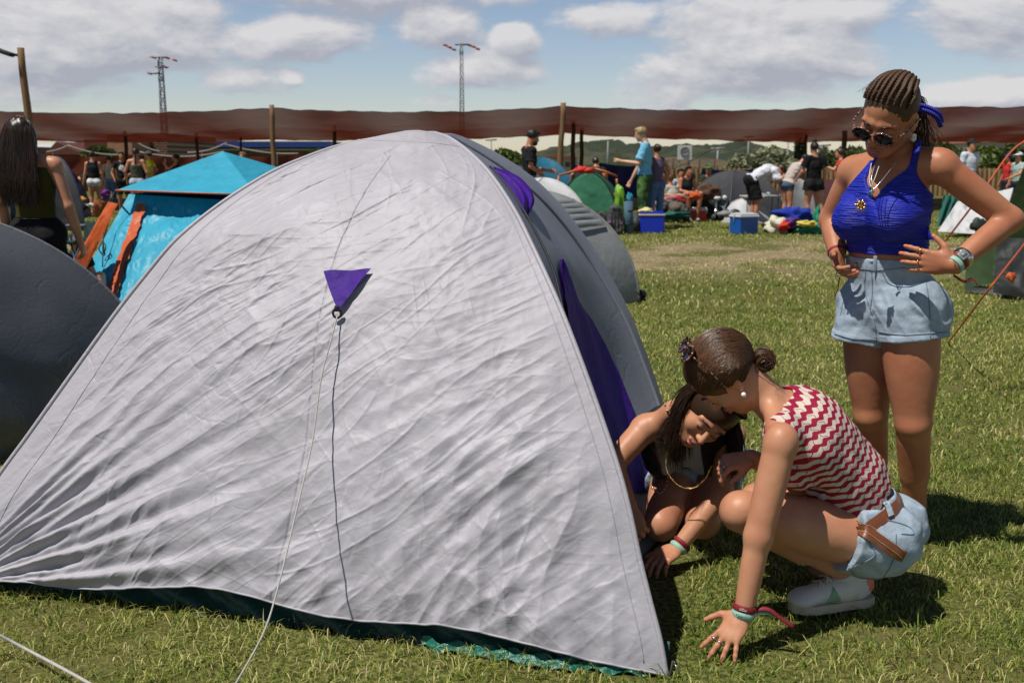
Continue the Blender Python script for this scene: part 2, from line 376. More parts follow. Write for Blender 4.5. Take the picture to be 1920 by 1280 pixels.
# folds beside the pole sleeve on the left, and crown folds
D += .007*ridged(aniso(.95, .9, 15, 71., .3))*(1-sstep(U, .08, .26))*sstep(U, .0, .03)
D += .006*ridged(aniso(.30, 1.5, 10, 81., .5))*sstep(V2, .78, .9)
for (an_, a_, b_, sd_, am_) in ((.62, .8, 9, 101., .0040), (.70, 1.0, 15, 105., .0026), (.54, 1.3, 22, 111., .0016), (.78, 1.1, 13, 115., .0022), (.50, .9, 17, 121., .0016)):
    cr_ = np.clip(ridged(aniso(an_, a_, b_, sd_, .35)), 0, 1)**9
    D += am_*cr_*sstep(noise3(X1*1.9, Y1*1.9, sd_+3.), -.05, .22)*(1-sstep(V2, .86, .96))*(1-.6*sk)
for (an_, a_, b_, sd_, am_) in ((1.5, 1.1, 9, 131., .0022), (2.3, 1.2, 11, 135., .0016), (.1, 1.3, 12, 141., .0014), (1.9, 2.2, 15, 145., .0014)):
    D += am_*np.clip(ridged(aniso(an_, a_, b_, sd_, .6)), 0, 1)**9*sstep(noise3(X1*2.3, Y1*2.3, sd_+3.), .0, .25)*(1-sstep(V2, .86, .96))*sstep(X1, .5, 1.1)
D += .0022*ridged(aniso(.60, 1.2, 19, 91., .6))**3*sstep(noise3(X1*1.7, Y1*1.7, 24.), -.15, .3)*(1-sstep(V2, .75, .9))
D += .0035*np.abs(noise3(X1*9+noise3(X1*3, Y1*3, 1.), Y1*9, 17.))*(1-sstep(V2, .5, .8))
D += .0022*noise3(X1*14, Y1*14, 7.)+.0012*noise3(X1*34, Y1*34, 8.)
# hem: doubled fabric
D += .004*np.sin(U*150)*np.exp(-(V2/.02)**2)
Fs = Fs+nrm*(D*env*(1-sstep(V2, .96, 1.0)))[..., None]
# seams pressed into the sheet
for uu in (.50,):
    Fs = Fs - nrm*(.003*np.exp(-((U-uu-.015*np.sin(V2*9))/.0015)**2))[..., None]*(V2 < .8)[..., None]
# ---- silver ripstop fabric
def silver(name, col, metal=.35, rough=.5, crink=.55, trans=.04):
    m, nt, N, L = newmat(name)
    o = N.new('ShaderNodeOutputMaterial'); b = N.new('ShaderNodeBsdfPrincipled'); L.new(b.outputs[0], o.inputs[0])
    tc = N.new('ShaderNodeTexCoord')
    def nz(s, d=5, dist=0, vec=None, sc=None):
        mp = N.new('ShaderNodeMapping'); L.new(vec or tc.outputs['Object'], mp.inputs[0])
        if sc: mp.inputs['Scale'].default_value = sc
        n = N.new('ShaderNodeTexNoise'); n.inputs['Scale'].default_value = s; n.inputs['Detail'].default_value = d; n.inputs['Distortion'].default_value = dist; L.new(mp.outputs[0], n.inputs['Vector']); return n
    a = nz(3, 6, .6); r = N.new('ShaderNodeValToRGB'); L.new(a.outputs[0], r.inputs[0])
    r.color_ramp.elements[0].position = .3; r.color_ramp.elements[1].position = .7
    r.color_ramp.elements[0].color = (*[c*.90 for c in col], 1); r.color_ramp.elements[1].color = (*[c*1.07 for c in col], 1)
    # weave lines of the ripstop, very faint
    L.new(r.outputs[0], b.inputs['Base Color']); b.inputs['Metallic'].default_value = metal
    rr = N.new('ShaderNodeMapRange'); L.new(nz(5).outputs[0], rr.inputs[0]); rr.inputs['To Min'].default_value = rough-.12; rr.inputs['To Max'].default_value = rough+.14; L.new(rr.outputs[0], b.inputs['Roughness'])
    # crease network: edges of warped voronoi cells at two scales + grain
    def crease(scale, wdt):
        wv = nz(2.5, 4); mixv = N.new('ShaderNodeMixRGB'); mixv.inputs[0].default_value = .22; L.new(tc.outputs['Object'], mixv.inputs[1]); L.new(wv.outputs[1], mixv.inputs[2])
        vo = N.new('ShaderNodeTexVoronoi'); vo.feature = 'DISTANCE_TO_EDGE'; vo.inputs['Scale'].default_value = scale; L.new(mixv.outputs[0], vo.inputs['Vector'])
        mr = N.new('ShaderNodeMapRange'); L.new(vo.outputs['Distance'], mr.inputs[0]); mr.inputs['From Max'].default_value = wdt; mr.interpolation_type = 'SMOOTHSTEP'
        msk = N.new('ShaderNodeMapRange'); L.new(nz(4, 3).outputs[0], msk.inputs[0]); msk.inputs['From Min'].default_value = .45; msk.inputs['From Max'].default_value = .62
        mu = N.new('ShaderNodeMath'); mu.operation = 'SUBTRACT'; mu.inputs[0].default_value = 1; L.new(mr.outputs[0], mu.inputs[1])
        m2 = N.new('ShaderNodeMath'); m2.operation = 'MULTIPLY'; L.new(mu.outputs[0], m2.inputs[0]); L.new(msk.outputs[0], m2.inputs[1]); return m2.outputs[0]
    last = None
    for h, s, dd in ((crease(7, .06), crink*.6, -.003), (crease(19, .10), crink*.35, .0015), (nz(22, 6, 1.2, sc=(1, 1, 1.6)).outputs[0], crink*.55, .006), (nz(240, 2).outputs[0], .12, .0006)):
        bp = N.new('ShaderNodeBump'); bp.inputs['Strength'].default_value = s; bp.inputs['Distance'].default_value = abs(dd); bp.invert = dd < 0
        L.new(h, bp.inputs['Height'])
        if last: L.new(last, bp.inputs['Normal'])
        last = bp.outputs[0]
    L.new(last, b.inputs['Normal'])
    if trans:
        t = N.new('ShaderNodeBsdfTranslucent'); L.new(r.outputs[0], t.inputs[0]); ms = N.new('ShaderNodeMixShader'); ms.inputs[0].default_value = trans
        L.new(b.outputs[0], ms.inputs[1]); L.new(t.outputs[0], ms.inputs[2]); L.new(ms.outputs[0], o.inputs[0])
    return m
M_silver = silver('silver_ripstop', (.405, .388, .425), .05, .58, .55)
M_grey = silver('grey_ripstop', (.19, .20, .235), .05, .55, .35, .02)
M_purple = mat('purple_nylon', (.042, .004, .21), .62, .15, 6, bump=.3, bscale=30, bump2=.5, b2scale=7, trans=.05, spec=.2)
M_green = mat('green_groundsheet', (.008, .12, .078), .4, .2, 12, bump=.5, bscale=40, bump2=.7, b2scale=14)
M_cord = mat('white_cord', (.42, .40, .37), .8, .15, 60, bump=.5, bscale=500, bdist=.001)
M_black = mat('black_webbing', (.012, .012, .013), .6, .2, 20)
M_dark_inside = mat('dark_lining', (.02, .02, .028), .9)
tent = empty('tent', (CEN.x, CEN.y, 0), label='large silver grey dome tent with purple triangle patch filling the foreground', cat='tent')
gridmesh('flysheet', Fs, M_silver, tent)
# side sheet (shaded, with door), from the ridge pole round to the porch arch
Sp = [((1302, 1005), 3.42), ((1285, 930), 3.62), ((1265, 860), 3.78), ((1243, 790), 3.9), ((1222, 728), 3.95), ((1180, 620), 4.0), ((1140, 545), 4.02), ((1100, 482), 4.02), ((1050, 415), 3.98), ((1000, 362), 3.92), ((940, 315), 3.85), ((880, 277), 3.8), ((845, 259), 3.77)]
Sc = arclen(np.array([tuple(q) for q in catmull([P(a[0], a[1], Y) for a, Y in Sp]+[Vector(Rc[-1])], 200)]), 200)
Sc[0, 2] = .01
Rr = arclen(Rc, 200)
k = np.linspace(0, 1, 60)[:, None, None]; tt = np.linspace(0, 1, 200)[None, :, None]
side = Rr[None]*(1-k)+Sc[None]*k
sn = np.array([.93, -.1, .3])
side = side+sn*(np.sin(PI*k)**.8*np.sin(PI*tt)*-.015)-np.array([.16, -.03, 0])*(np.sin(PI*k)**.7*(1-sstep(tt, .30, .62)))
side = side+sn*(.006*noise3(side[..., 0]*3, side[..., 1]*9, side[..., 2]*5))[..., None]*np.sin(PI*k)
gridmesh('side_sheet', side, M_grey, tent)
def sidept(a, b, off=.006):      # a across 0..1 , b along 0..1
    i = min(max(a, 0), 1)*59; j = min(max(b, 0), 1)*199
    i0, j0 = int(i), int(j); i1, j1 = min(i0+1, 59), min(j0+1, 199); fi, fj = i-i0, j-j0
    q = (side[i0, j0]*(1-fi)*(1-fj)+side[i1, j0]*fi*(1-fj)+side[i0, j1]*(1-fi)*fj+side[i1, j1]*fi*fj)
    return Vector(q+sn/np.linalg.norm(sn)*off)
# purple door panel narrowing to the top
def find_side(px, py):
    d = np.array(ray(px, py)); d /= np.linalg.norm(d); w_ = side-np.array([0, 0, H]); t_ = w_ @ d
    i, j = np.unravel_index(np.argmin(np.linalg.norm(w_-t_[..., None]*d, axis=-1)), t_.shape); return i/59, j/199
rows_ = [(486, 1046, 1049), (515, 1046, 1062), (560, 1052, 1083), (600, 1064, 1106), (650, 1082, 1131), (700, 1102, 1155), (750, 1120, 1176), (800, 1136, 1194), (860, 1158, 1212), (920, 1174, 1228)]
ed = [[find_side(r_[q], r_[0]) for r_ in rows_] for q in (1, 2)]
ed = [list(zip((.44, .33, .29, .34, .45, .52, .56, .58, .60, .60), (.588, .558, .513, .472, .417, .367, .317, .26, .21, .15))), list(zip((.458, .492, .593, .712, .797, .847, .864, .881, .881, .864), (.588, .558, .508, .467, .412, .357, .307, .256, .191, .126)))]
A = np.zeros((10, 60, 3))
for j in range(60):
    f = j/59*(len(rows_)-1)
    L_e, R_e = [[float(np.interp(f, range(len(rows_)), [z_[c] for z_ in e_])) for c in (0, 1)] for e_ in ed]
    for i in range(10):
        q = i/9; A[i, j] = sidept(L_e[0]*(1-q)+R_e[0]*q, L_e[1]*(1-q)+R_e[1]*q, .010+.006*math.sin(i*1.7+j*.15))
gridmesh('door_panel', A, M_purple, tent)
mb = MB(); mb.tube([sidept(.09+.09*t_, .05+.76*t_, .012) for t_ in np.linspace(0, 1, 60)], .0035, 6); mb.build('zip', M_black, tent)
# back sheet closes the dome
k2 = np.linspace(0, 1, 90)[:, None, None]; Ll = arclen(Lc, 200)
bk = Sc[None]*(1-k2)+Ll[None]*k2
h_ = tt
cpt = np.array([.55, 1.25, 0.])
bk = bk+np.sin(PI*k2)**.7*(1-tt**1.6)*cpt
bk = bk+np.sin(PI*k2)*np.sin(PI*tt)*np.array([.1, .25, .05])
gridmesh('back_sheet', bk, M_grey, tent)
# pole sleeves
def bulged(C, n=40, off=0.004, i0=0): return [Vector(C[int(i)])+Vector(nrm)*off for i in np.linspace(i0, len(C)-1, n)]
mb = MB(); mb.tube(bulged(Rc, 90, .001), .0075, 8); mb.build('pole_sleeve', M_silver, tent)
mb = MB(); mb.tube(bulged(Lc, 90, .0), .008, 8); mb.build('pole_sleeve', M_silver, tent)
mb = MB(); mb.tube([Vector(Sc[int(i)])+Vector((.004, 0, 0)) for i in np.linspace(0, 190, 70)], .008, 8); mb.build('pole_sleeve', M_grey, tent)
# seam beside left sleeve, and crown seam
def fpt(a, b, off=.002):
    i = a*(NU-1); j = b*(NV-1); i0, j0 = int(i), int(j); i1, j1 = min(i0+1, NU-1), min(j0+1, NV-1); fi, fj = i-i0, j-j0
    return Vector(Fs[i0, j0]*(1-fi)*(1-fj)+Fs[i1, j0]*fi*(1-fj)+Fs[i0, j1]*(1-fi)*fj+Fs[i1, j1]*fi*fj)+Vector(nrm)*off
mb = MB(); mb.tube([fpt(.055, b, .0003) for b in np.linspace(.02, .9, 160)], .0017, 5); mb.build('seam', M_silver, tent)
mb = MB(); mb.tube([fpt(.975, b, .0003) for b in np.linspace(.01, .93, 160)], .0017, 5); mb.build('seam', M_silver, tent)
mb = MB(); mb.tube([fpt(a, .885-.03*math.sin(a*PI), .0003) for a in np.linspace(.02, .98, 90)], .0015, 5); mb.build('seam', M_silver, tent)
# hem roll
mb = MB(); mb.tube([fpt(a, .0, .0) for a in np.linspace(.0, 1, 260)], .0032, 6); mb.build('hem', M_silver, tent)
# groundsheet tub along the hem, its green darkened to paint the shade there
A = np.zeros((200, 6, 3))
for i in range(200):
    a = i/199; q = fpt(a, 0, 0)
    for j in range(6):
        t_ = j/5
        inn = np.array([TN[0], TN[1], 0])
        z = .06*t_+.006
        A[i, j] = np.array([q.x, q.y, 0])+inn*(.012+.045*t_+.012*math.sin(a*60+j)+.05*(1-a))+np.array([0, 0, z+.004*math.sin(a*90)])
gridmesh('groundsheet', A, mat('shaded_groundsheet', (.004, .045, .032), .5, .2, 12, bump=.5, bscale=40), tent)
A = np.zeros((60, 8, 3))
for i in range(60):       # loose lip of the groundsheet sticking out near the right peg
    a = .70+.30*i/59; q = fpt(a, 0, 0); out_ = .018*math.sin(PI*min(1, (i/59)*.75+.05))+.01
    for j in range(8):
        t_ = j/7
        A[i, j] = np.array([q.x, q.y, 0])-np.array([TN[0], TN[1], 0])*(out_*t_-.02)+np.array([0, 0, .022*(1-t_)+.008+.006*math.sin(i*.9+j)])
gridmesh('groundsheet_lip', A, M_green, tent)
# triangle patch with guy line
def find_uv(px, py):
    best = None
    d = np.array(ray(px, py)); d /= np.linalg.norm(d); o = np.array([0, 0, H])
    w_ = Fs-o; t_ = w_ @ d; dist = np.linalg.norm(w_-t_[..., None]*d, axis=-1); i, j = np.unravel_index(np.argmin(dist), dist.shape)
    return i/(NU-1), j/(NV-1)
ta, tb, tcn = find_uv(609, 512), find_uv(698, 508), find_uv(638, 588)
n_ = 14; bm = bmesh.new(); rows = []
for i in range(n_+1):
    row = []
    for j in range(n_-i+1):
        a = i/n_; b = j/n_
        uvp = [tcn[q]*a+tb[q]*b+ta[q]*(1-a-b) for q in (0, 1)]
        p_ = fpt(uvp[0], uvp[1], .012+.010*a+.003*math.sin(b*9+a*5)); row.append(bm.verts.new(p_))
    rows.append(row)
for i in range(n_):
    for j in range(n_-i):
        bm.faces.new((rows[i][j], rows[i][j+1], rows[i+1][j]))
        if j < n_-i-1: bm.faces.new((rows[i][j+1], rows[i+1][j+1], rows[i+1][j]))
mb = MB(); mb.bm = bm; mb.build('triangle_patch', M_purple, tent)
tip = fpt(tcn[0], tcn[1], .026)
mb = MB(); c_ = [tip+Vector((.012*math.sin(a), -.004, -.010+.014*math.cos(a))) for a in np.linspace(0, 2*PI, 12)]; mb.tube(c_, .004, 6, cap=False)
mb.box(tip+Vector((0, -.004, .004)), (.014, .008, .018), bevel=.002); mb.build('guy_loop', M_black, tent)
rp = [tip+Vector((0, -.006, -.02)), P(620, 640, tip.y-.06), P(602, 710, tip.y-.13), P(585, 830, tip.y-.25), P(555, 960, tip.y-.42), P(520, 1105, tip.y-.62), P(492, 1190, tip.y-.75), P(440, 1285, tip.y-.86), P(415, 1340, tip.y-.92)]
rp[-1].z = max(rp[-1].z, .01)
mb = MB(); mb.tube(catmull(rp+[G(390, 1420)], 90), .0023, 7); mb.build('guy_line', M_cord, tent)
# purple vent hood over the ridge
A = np.zeros((18, 14, 3))
hp = [[(904, 312), (922, 330), (948, 370), (970, 404)], [(922, 320), (955, 336), (980, 368), (980, 408)], [(926, 318), (976, 338), (1002, 374), (990, 410)]]
rowsv = [catmull([P(a, b, 3.55+.04*q-.25*(b-322)/80) for (a, b) in hp[q]], 14) for q in range(3)]
for j in range(14):
    c_ = catmull([rowsv[q][j] for q in range(3)], 18)
    for i in range(18): A[i, j] = c_[i]+Vector((0, -.05*math.sin(i/17*PI), .012*math.sin(i*.9)))
gridmesh('vent_hood', A, M_purple, tent)
mb = MB(); mb.tube([P(968, 398, 3.3), P(980, 405, 3.28), P(993, 416, 3.3)], .008, 6); mb.build('vent_strap', M_black, tent)
# a loose white cord on the left side of the frame
def rope(name, pts, r, m, label, cat='guy rope', n=50, parent=None):
    mb = MB(); mb.tube(catmull(pts, n), r, 7); o = mb.build(name, m, parent)
    if not parent: tag(o, label, cat)
    return o
# pegs
for q in (cornR, ):
    mb = MB(); mb.tube([q+Vector((.03, -.02, .03)), q+Vector((.015, 0, .05)), q+Vector((0, 0, -.04))], .003, 6); mb.build('peg', mat('steel_peg', (.4, .4, .4), .35, metal=1), tent)
# ================================================================ generic dome tents
def dome_tent(corners, peak, m, name='tent', label='', group=None, mats=None, sag=.06, seams=True, door=None, n=36, pw=.012, bulge=0, polemat=None, p=1.0, wrinkle=.01):
    c0 = sum((Vector(c) for c in corners), Vector())/len(corners)
    root = empty(name, (c0.x, c0.y, 0), label=label, cat='tent', group=group); arcs = []
    for c in corners:
        c = Vector(c); arc = []
        for i in range(n+1):
            f = i/n*PI/2; a = (1-math.sin(PI/2-f)) ; hh = math.sin(f)**p
            arc.append([c.x+(peak[0]-c.x)*a, c.y+(peak[1]-c.y)*a, c.z+(peak[2]-c.z)*hh])
        arcs.append(np.array(arc))
    for i in range(len(corners)):
        a, b = arcs[i], arcs[(i+1) % len(corners)]
        k = np.linspace(0, 1, 28)[:, None, None]; t = np.linspace(0, 1, n+1)[None, :, None]
        S = a[None]*(1-k)+b[None]*k
        mid = (a[0]+b[0])/2; od = mid-np.array([c0.x, c0.y, 0]); od[2] = 0; od /= np.linalg.norm(od)+1e-9
        S = S+od*(np.sin(PI*k)*np.sin(PI*t)*(bulge-sag))
        S = S+od*(wrinkle*noise3(S[..., 0]*4+S[..., 2]*3, S[..., 1]*4, S[..., 2]*4)*np.sin(PI*k[..., 0]))[..., None]
        gridmesh('panel', S, (mats[i] if mats else m), root)
    if pw:
        for a in arcs:
            mb = MB(); mb.tube([Vector(q) for q in a[::2]], pw, 6); mb.build('pole_sleeve', polemat or m, root)
    return root, arcs
def sil_tent(px, py, Y0, w, d, h, yaw, *a, **k):
    g = Vector((P(px, 400, Y0).x, Y0, 0)); cs = []
    for sx, sy in ((-1, -1), (1, -1), (1, 1), (-1, 1)):
        x, y = sx*w/2, sy*d/2
        cs.append((g.x+x*math.cos(yaw)-y*math.sin(yaw), g.y+x*math.sin(yaw)+y*math.cos(yaw), .01))
    return dome_tent(cs, (g.x, g.y, h), *a, **k)
# ================================================================ CANOPY, SETTING BEHIND
def netmat(name, col, alpha):
    m, nt, N, L = newmat(name)
    o = N.new('ShaderNodeOutputMaterial'); d = N.new('ShaderNodeBsdfDiffuse'); t = N.new('ShaderNodeBsdfTranslucent'); tp = N.new('ShaderNodeBsdfTransparent')
    tc = N.new('ShaderNodeTexCoord'); nz = N.new('ShaderNodeTexNoise'); nz.inputs['Scale'].default_value = 1.3; nz.inputs['Detail'].default_value = 6; L.new(tc.outputs['Object'], nz.inputs['Vector'])
    wv = N.new('ShaderNodeTexWave'); wv.inputs['Scale'].default_value = .09; wv.inputs['Distortion'].default_value = 3; wv.inputs['Detail'].default_value = 3; wv.bands_direction = 'X'; L.new(tc.outputs['Object'], wv.inputs['Vector'])
    r = N.new('ShaderNodeValToRGB'); L.new(nz.outputs[0], r.inputs[0]); r.color_ramp.elements[0].position = .3; r.color_ramp.elements[1].position = .7
    r.color_ramp.elements[0].color = (*[c*.75 for c in col], 1); r.color_ramp.elements[1].color = (*[min(1, c*1.25) for c in col], 1)
    L.new(r.outputs[0], d.inputs[0]); L.new(r.outputs[0], t.inputs[0])
    a = N.new('ShaderNodeMixShader'); a.inputs[0].default_value = .5; L.new(d.outputs[0], a.inputs[1]); L.new(t.outputs[0], a.inputs[2])
    b = N.new('ShaderNodeMixShader'); mr = N.new('ShaderNodeMapRange'); L.new(wv.outputs[0], mr.inputs[0]); mr.inputs['From Min'].default_value = 0; mr.inputs['To Min'].default_value = alpha-.04; mr.inputs['To Max'].default_value = alpha+.03
    L.new(mr.outputs[0], b.inputs[0]); L.new(tp.outputs[0], b.inputs[1]); L.new(a.outputs[0], b.inputs[2]); L.new(b.outputs[0], o.inputs[0])
    return m
M_net1 = netmat('shade_net', (.085, .023, .014), .945)
M_net2 = netmat('shade_net_red', (.085, .017, .009), .965)
M_wood = mat('weathered_pole', (.19, .105, .045), .8, .3, 6, stretch=(4, 4, .5), bump=.5, bscale=30)
M_wood_d = mat('dark_pole', (.07, .035, .018), .8, .3, 6, stretch=(4, 4, .5), bump=.5, bscale=30)
canopy = empty('shade_canopy', (0, 31, 0), label='long brown and red shade net canopy stretched on poles across the field', cat='canopy')
def canopy_span(x0p, x1p, sag0, yA, yB, yC, tilt=(0, 0)):
    """one bay between two poles: front edge at depth yA, seam at yB, rear edge at yC"""
    n, mm = 50, 40; A = np.zeros((n, mm, 3))
    for i in range(n):
        t = i/(n-1); px = x0p[0]+(x1p[0]-x0p[0])*t
        top = x0p[1]+(x1p[1]-x0p[1])*t+sag0*4*t*(1-t); mid = x0p[2]+(x1p[2]-x0p[2])*t+sag0*1.0*4*t*(1-t); bot = x0p[3]+(x1p[3]-x0p[3])*t+tilt[0]*4*t*(1-t)+tilt[1]*math.sin(t*3*PI)
        a, b, c = P(px, top, yA), P(px, mid, yB), P(px, bot, yC)
        for j in range(mm):
            s = j/(mm-1)
            p = a.lerp(b, s*2) if s < .5 else b.lerp(c, s*2-1)
            A[i, j] = p+Vector((0, 0, -.07*math.sin(s*2*PI)**2+.05*float(noise3(i*.21+px*.01, j*.3, 1.))))
    return A
bays = [((-420, 205, 246, 262), (40, 211, 250, 272), 0, 3), ((40, 211, 250, 262), (508, 203, 238, 262), 5, 9), ((508, 203, 238, 262), (1058, 200, 232, 252), 9, 9), ((1058, 200, 232, 250), (1628, 201, 236, 264), 7, 10), ((1628, 200, 234, 262), (2350, 196, 236, 268), 3, 4)]
for (a, b, sg, tl) in bays:
    A = canopy_span(a, b, sg, 27, 31, 36.5, (tl*.7, .6))
    o = gridmesh('net_panel', A[:, :21], M_net1, canopy); o = gridmesh('net_panel', A[:, 20:], M_net2, canopy)
    mb = MB(); mb.tube([Vector(q) for q in A[:, 0]], .012, 5); mb.build('edge_cable', M_black, canopy)
def cpole(px, top, Y, r=.05, m=None, name='canopy_pole', lean=0, label='', parent=None):
    t = P(px, top, Y); mb = MB(); b = Vector((t.x-lean, Y, -.05)); n = 9
    mb.tube([b.lerp(t, i/n)+Vector((.012*math.sin(i*1.7+px), 0, 0)) for i in range(n+1)], [r*(1.12-.2*i/n) for i in range(n+1)], 10)
    o = mb.build(name, m or M_wood)
    return tag(o, label, 'pole', 'poles holding up the shade canopy')
cpole(509, 197, 26.8, .067, label='wooden canopy pole rising just behind the blue tent apex')
cpole(1057, 193, 26.8, .076, lean=.16, label='light brown wooden canopy pole behind the green tent')
for (x, t, y, r, lb) in ((1075, 226, 31, .07, 'dark canopy pole just right of the light brown one, nearer of two'), (1091, 240, 33, .065, 'dark canopy pole just right of the light brown one, farther of two'), (627, 235, 32, .06, 'dark canopy pole above the peak of the silver tent left side'),
                     (368, 250, 33, .055, 'dark canopy pole between steel pylon and blue tent apex'), (451, 258, 33, .04, 'thin canopy pole in front of the long blue roof'), (234, 246, 32, .06, 'dark canopy pole in front of the brick building'),
                     (1512, 250, 33, .055, 'black canopy pole beside the dark cypress'), (1584, 245, 32, .085, 'dark red canopy pole left of the standing woman'), (1500, 258, 33, .02, 'thin canopy pole against the dark cypress')):
    cpole(x, t, y, r, M_wood_d, label=lb)
# tall lamp pole at far left
lp = empty('lamp_pole', (P(45, 300, 17).x, 17, 0), label='tall wooden lamp pole with a black arm at the left edge', cat='lamp pole')
t = P(38, 90, 17); mb = MB(); mb.tube([Vector((t.x+.1, 17, -.1)).lerp(t, i/10)+Vector((.006*math.sin(i*2), 0, 0)) for i in range(11)], [.075-.002*i for i in range(11)], 12); mb.build('pole', M_wood, lp)
a = P(33, 104, 16.98); b = P(-20, 85, 16.9)
mb = MB(); mb.tube([a, a.lerp(b, .25)+Vector((0, 0, -.02)), b], .022, 8); mb.build('arm', M_black, lp)
mb = MB(); mb.box(a.lerp(b, .55)+Vector((0, 0, -.03)), (.36, .16, .07), Matrix.Rotation(.33, 3, 'Y'), bevel=.02); mb.build('lamp_head', M_black, lp)
# ---- pylons
def pylon(px, top, Y, wpx, arms, label, grp='steel lattice pylons'):
    zt = P(px, top, Y).z; x = P(px, top, Y).x; w0 = wpx/F*Y
    root = empty('lattice_pylon', (x, Y, 0), label=label, cat='pylon', group=grp)
    mb = MB(); nlev = 22; r = .035*Y/130*1.6
    pts = lambda z: [Vector((x+sx*w0*(1-.45*z/zt)/2, Y+sy*w0*(1-.45*z/zt)/2, z)) for sx, sy in ((-1, -1), (1, -1), (1, 1), (-1, 1))]
    for k in range(4): mb.tube([pts(0)[k], pts(zt)[k]], r*1.3, 4)
    for i in range(nlev):
        z0, z1 = zt*i/nlev, zt*(i+1)/nlev; a, b = pts(z0), pts(z1)
        for k in range(4):
            k2 = (k+1) % 4
            mb.tube([a[k], b[k2]] if i % 2 else [a[k2], b[k]], r*.8, 3); mb.tube([b[k], b[k2]], r*.7, 3)
    mb.build('mast', M_steel, root)
    for (dy, x0, x1, lat) in arms:
        z = P(px, top+dy, Y).z; mb = MB(); a = P(px+x0, top+dy, Y); b = P(px+x1, top+dy, Y); h_ = .5*Y/130
        for off in (-h_, h_): mb.tube([a+Vector((0, off, 0)), b+Vector((0, off, 0))], r*1.2, 4)
        for q in np.linspace(0, 1, 7): mb.tube([a.lerp(b, q)+Vector((0, -h_, 0)), a.lerp(b, min(1, q+.16))+Vector((0, h_, 0))], r*.8, 3)
        mb.build('cross_arm', M_steel, root)
    return root, x, zt
M_steel = mat('galvanised_steel', (.24, .25, .265), .6, .2, 3, metal=.3)
M_insul = mat('red_insulator', (.42, .12, .09), .5)
r1, x1_, z1_ = pylon(300, 108, 120, 11, [(0, -18, 15, 0), (18, -8, 14, 0), (30, -20, 2, 0)], 'lattice pylon with stacked cross arms rising over the left of the canopy')
r2, x2_, z2_ = pylon(865, 82, 120, 9, [(2, -12, 14, 0)], 'lattice pylon with red insulators over the middle of the canopy')
for root, px, lst in ((r2, 865, [(-30, 3), (-22, 7), (-14, 11), (15, 3), (23, 6), (31, 10)]), (r1, 300, [(-19, 30), (14, 1), (28, 5), (10, 18), (-12, 0)])):
    for dx, dy in lst:
        c = P(px+dx, (82 if px > 500 else 108)+dy, 120); mb = MB(); mb.tube([c+Vector((-.24, 0, .1)), c+Vector((.24, 0, -.1))], [.16, .11], 6); mb.build('insulator', M_insul, root)
# ---- hills
M_hill = mat('wooded_hill', (.022, .034, .012), .95, .35, .12, col2=(.07, .065, .03), c2scale=.03, c2pos=.56, c2w=.06, bump=1, bscale=.35, bdist=2.5)
def hill(pts, Y, depth, name='hill', m=None, rough=1.2):
    xs_ = np.linspace(pts[0][0], pts[-1][0], 260); ys_ = np.interp(xs_, [p[0] for p in pts], [p[1] for p in pts])
    A = np.zeros((260, 26, 3))
    for i, (x, y) in enumerate(zip(xs_, ys_)):
        t = P(x, y, Y)
        for j in range(26):
            f = j/25*PI/2*1.0; q = t.z*math.sin(f) if t.z > 0 else 0
            dep = Y-depth*(math.cos(f))
            A[i, j] = (t.x*dep/Y, dep, q+(rough*2.2*float(noise3(t.x*.09, dep*.06, 3.))+rough*abs(float(noise3(t.x*.4, dep*.3, 5.))))*min(1, f*1.5)-2*(j == 0))
    return tag(gridmesh(name, A, m or M_hill), kind='structure')
hill([(560, 322), (700, 314), (900, 306), (980, 296), (1050, 283), (1090, 277), (1130, 272), (1160, 273), (1185, 280), (1230, 284), (1300, 280), (1340, 276), (1400, 276), (1450, 284), (1500, 296), (1560, 300), (1650, 302), (1800, 300), (2200, 306), (2500, 312)], 420, 160)
hill([(-600, 300), (-200, 297), (0, 296), (200, 300), (400, 302), (620, 306), (900, 312)], 600, 120, m=M_hill)
# brown earth bank behind the fence
M_earth = mat('dry_earth', (.13, .075, .035), .95, .3, 1, col2=(.06, .06, .025), c2scale=.8, bump=1, bscale=2, bdist=.3)
hill([(1195, 318), (1215, 302), (1260, 297), (1330, 299), (1400, 306), (1450, 313), (1500, 318), (1540, 322)], 75, 14, 'earth_bank', M_earth, .12)
# ---- trees and shrubs
def leafmat(name, c1, c2):
    m, nt, N, L = newmat(name)
    o = N.new('ShaderNodeOutputMaterial'); b = N.new('ShaderNodeBsdfPrincipled'); oi = N.new('ShaderNodeNewGeometry'); tc = N.new('ShaderNodeTexCoord')
    nz = N.new('ShaderNodeTexNoise'); nz.inputs['Scale'].default_value = .9; L.new(tc.outputs['Object'], nz.inputs['Vector'])
    ad = N.new('ShaderNodeMath'); ad.operation = 'MULTIPLY_ADD'; L.new(oi.outputs['Random Per Island'], ad.inputs[0]); ad.inputs[1].default_value = .6; 
    sb = N.new('ShaderNodeMath'); sb.operation = 'SUBTRACT'; L.new(nz.outputs[0], sb.inputs[0]); sb.inputs[1].default_value = .3; L.new(sb.outputs[0], ad.inputs[2])
    mx = N.new('ShaderNodeMixRGB'); L.new(ad.outputs[0], mx.inputs[0]); mx.inputs[1].default_value = (*c1, 1); mx.inputs[2].default_value = (*c2, 1)
    L.new(mx.outputs[0], b.inputs['Base Color']); b.inputs['Roughness'].default_value = .6
    t = N.new('ShaderNodeBsdfTranslucent'); L.new(mx.outputs[0], t.inputs[0]); ms = N.new('ShaderNodeMixShader'); ms.inputs[0].default_value = .3
    L.new(b.outputs[0], ms.inputs[1]); L.new(t.outputs[0], ms.inputs[2]); L.new(ms.outputs[0], o.inputs[0]); return m
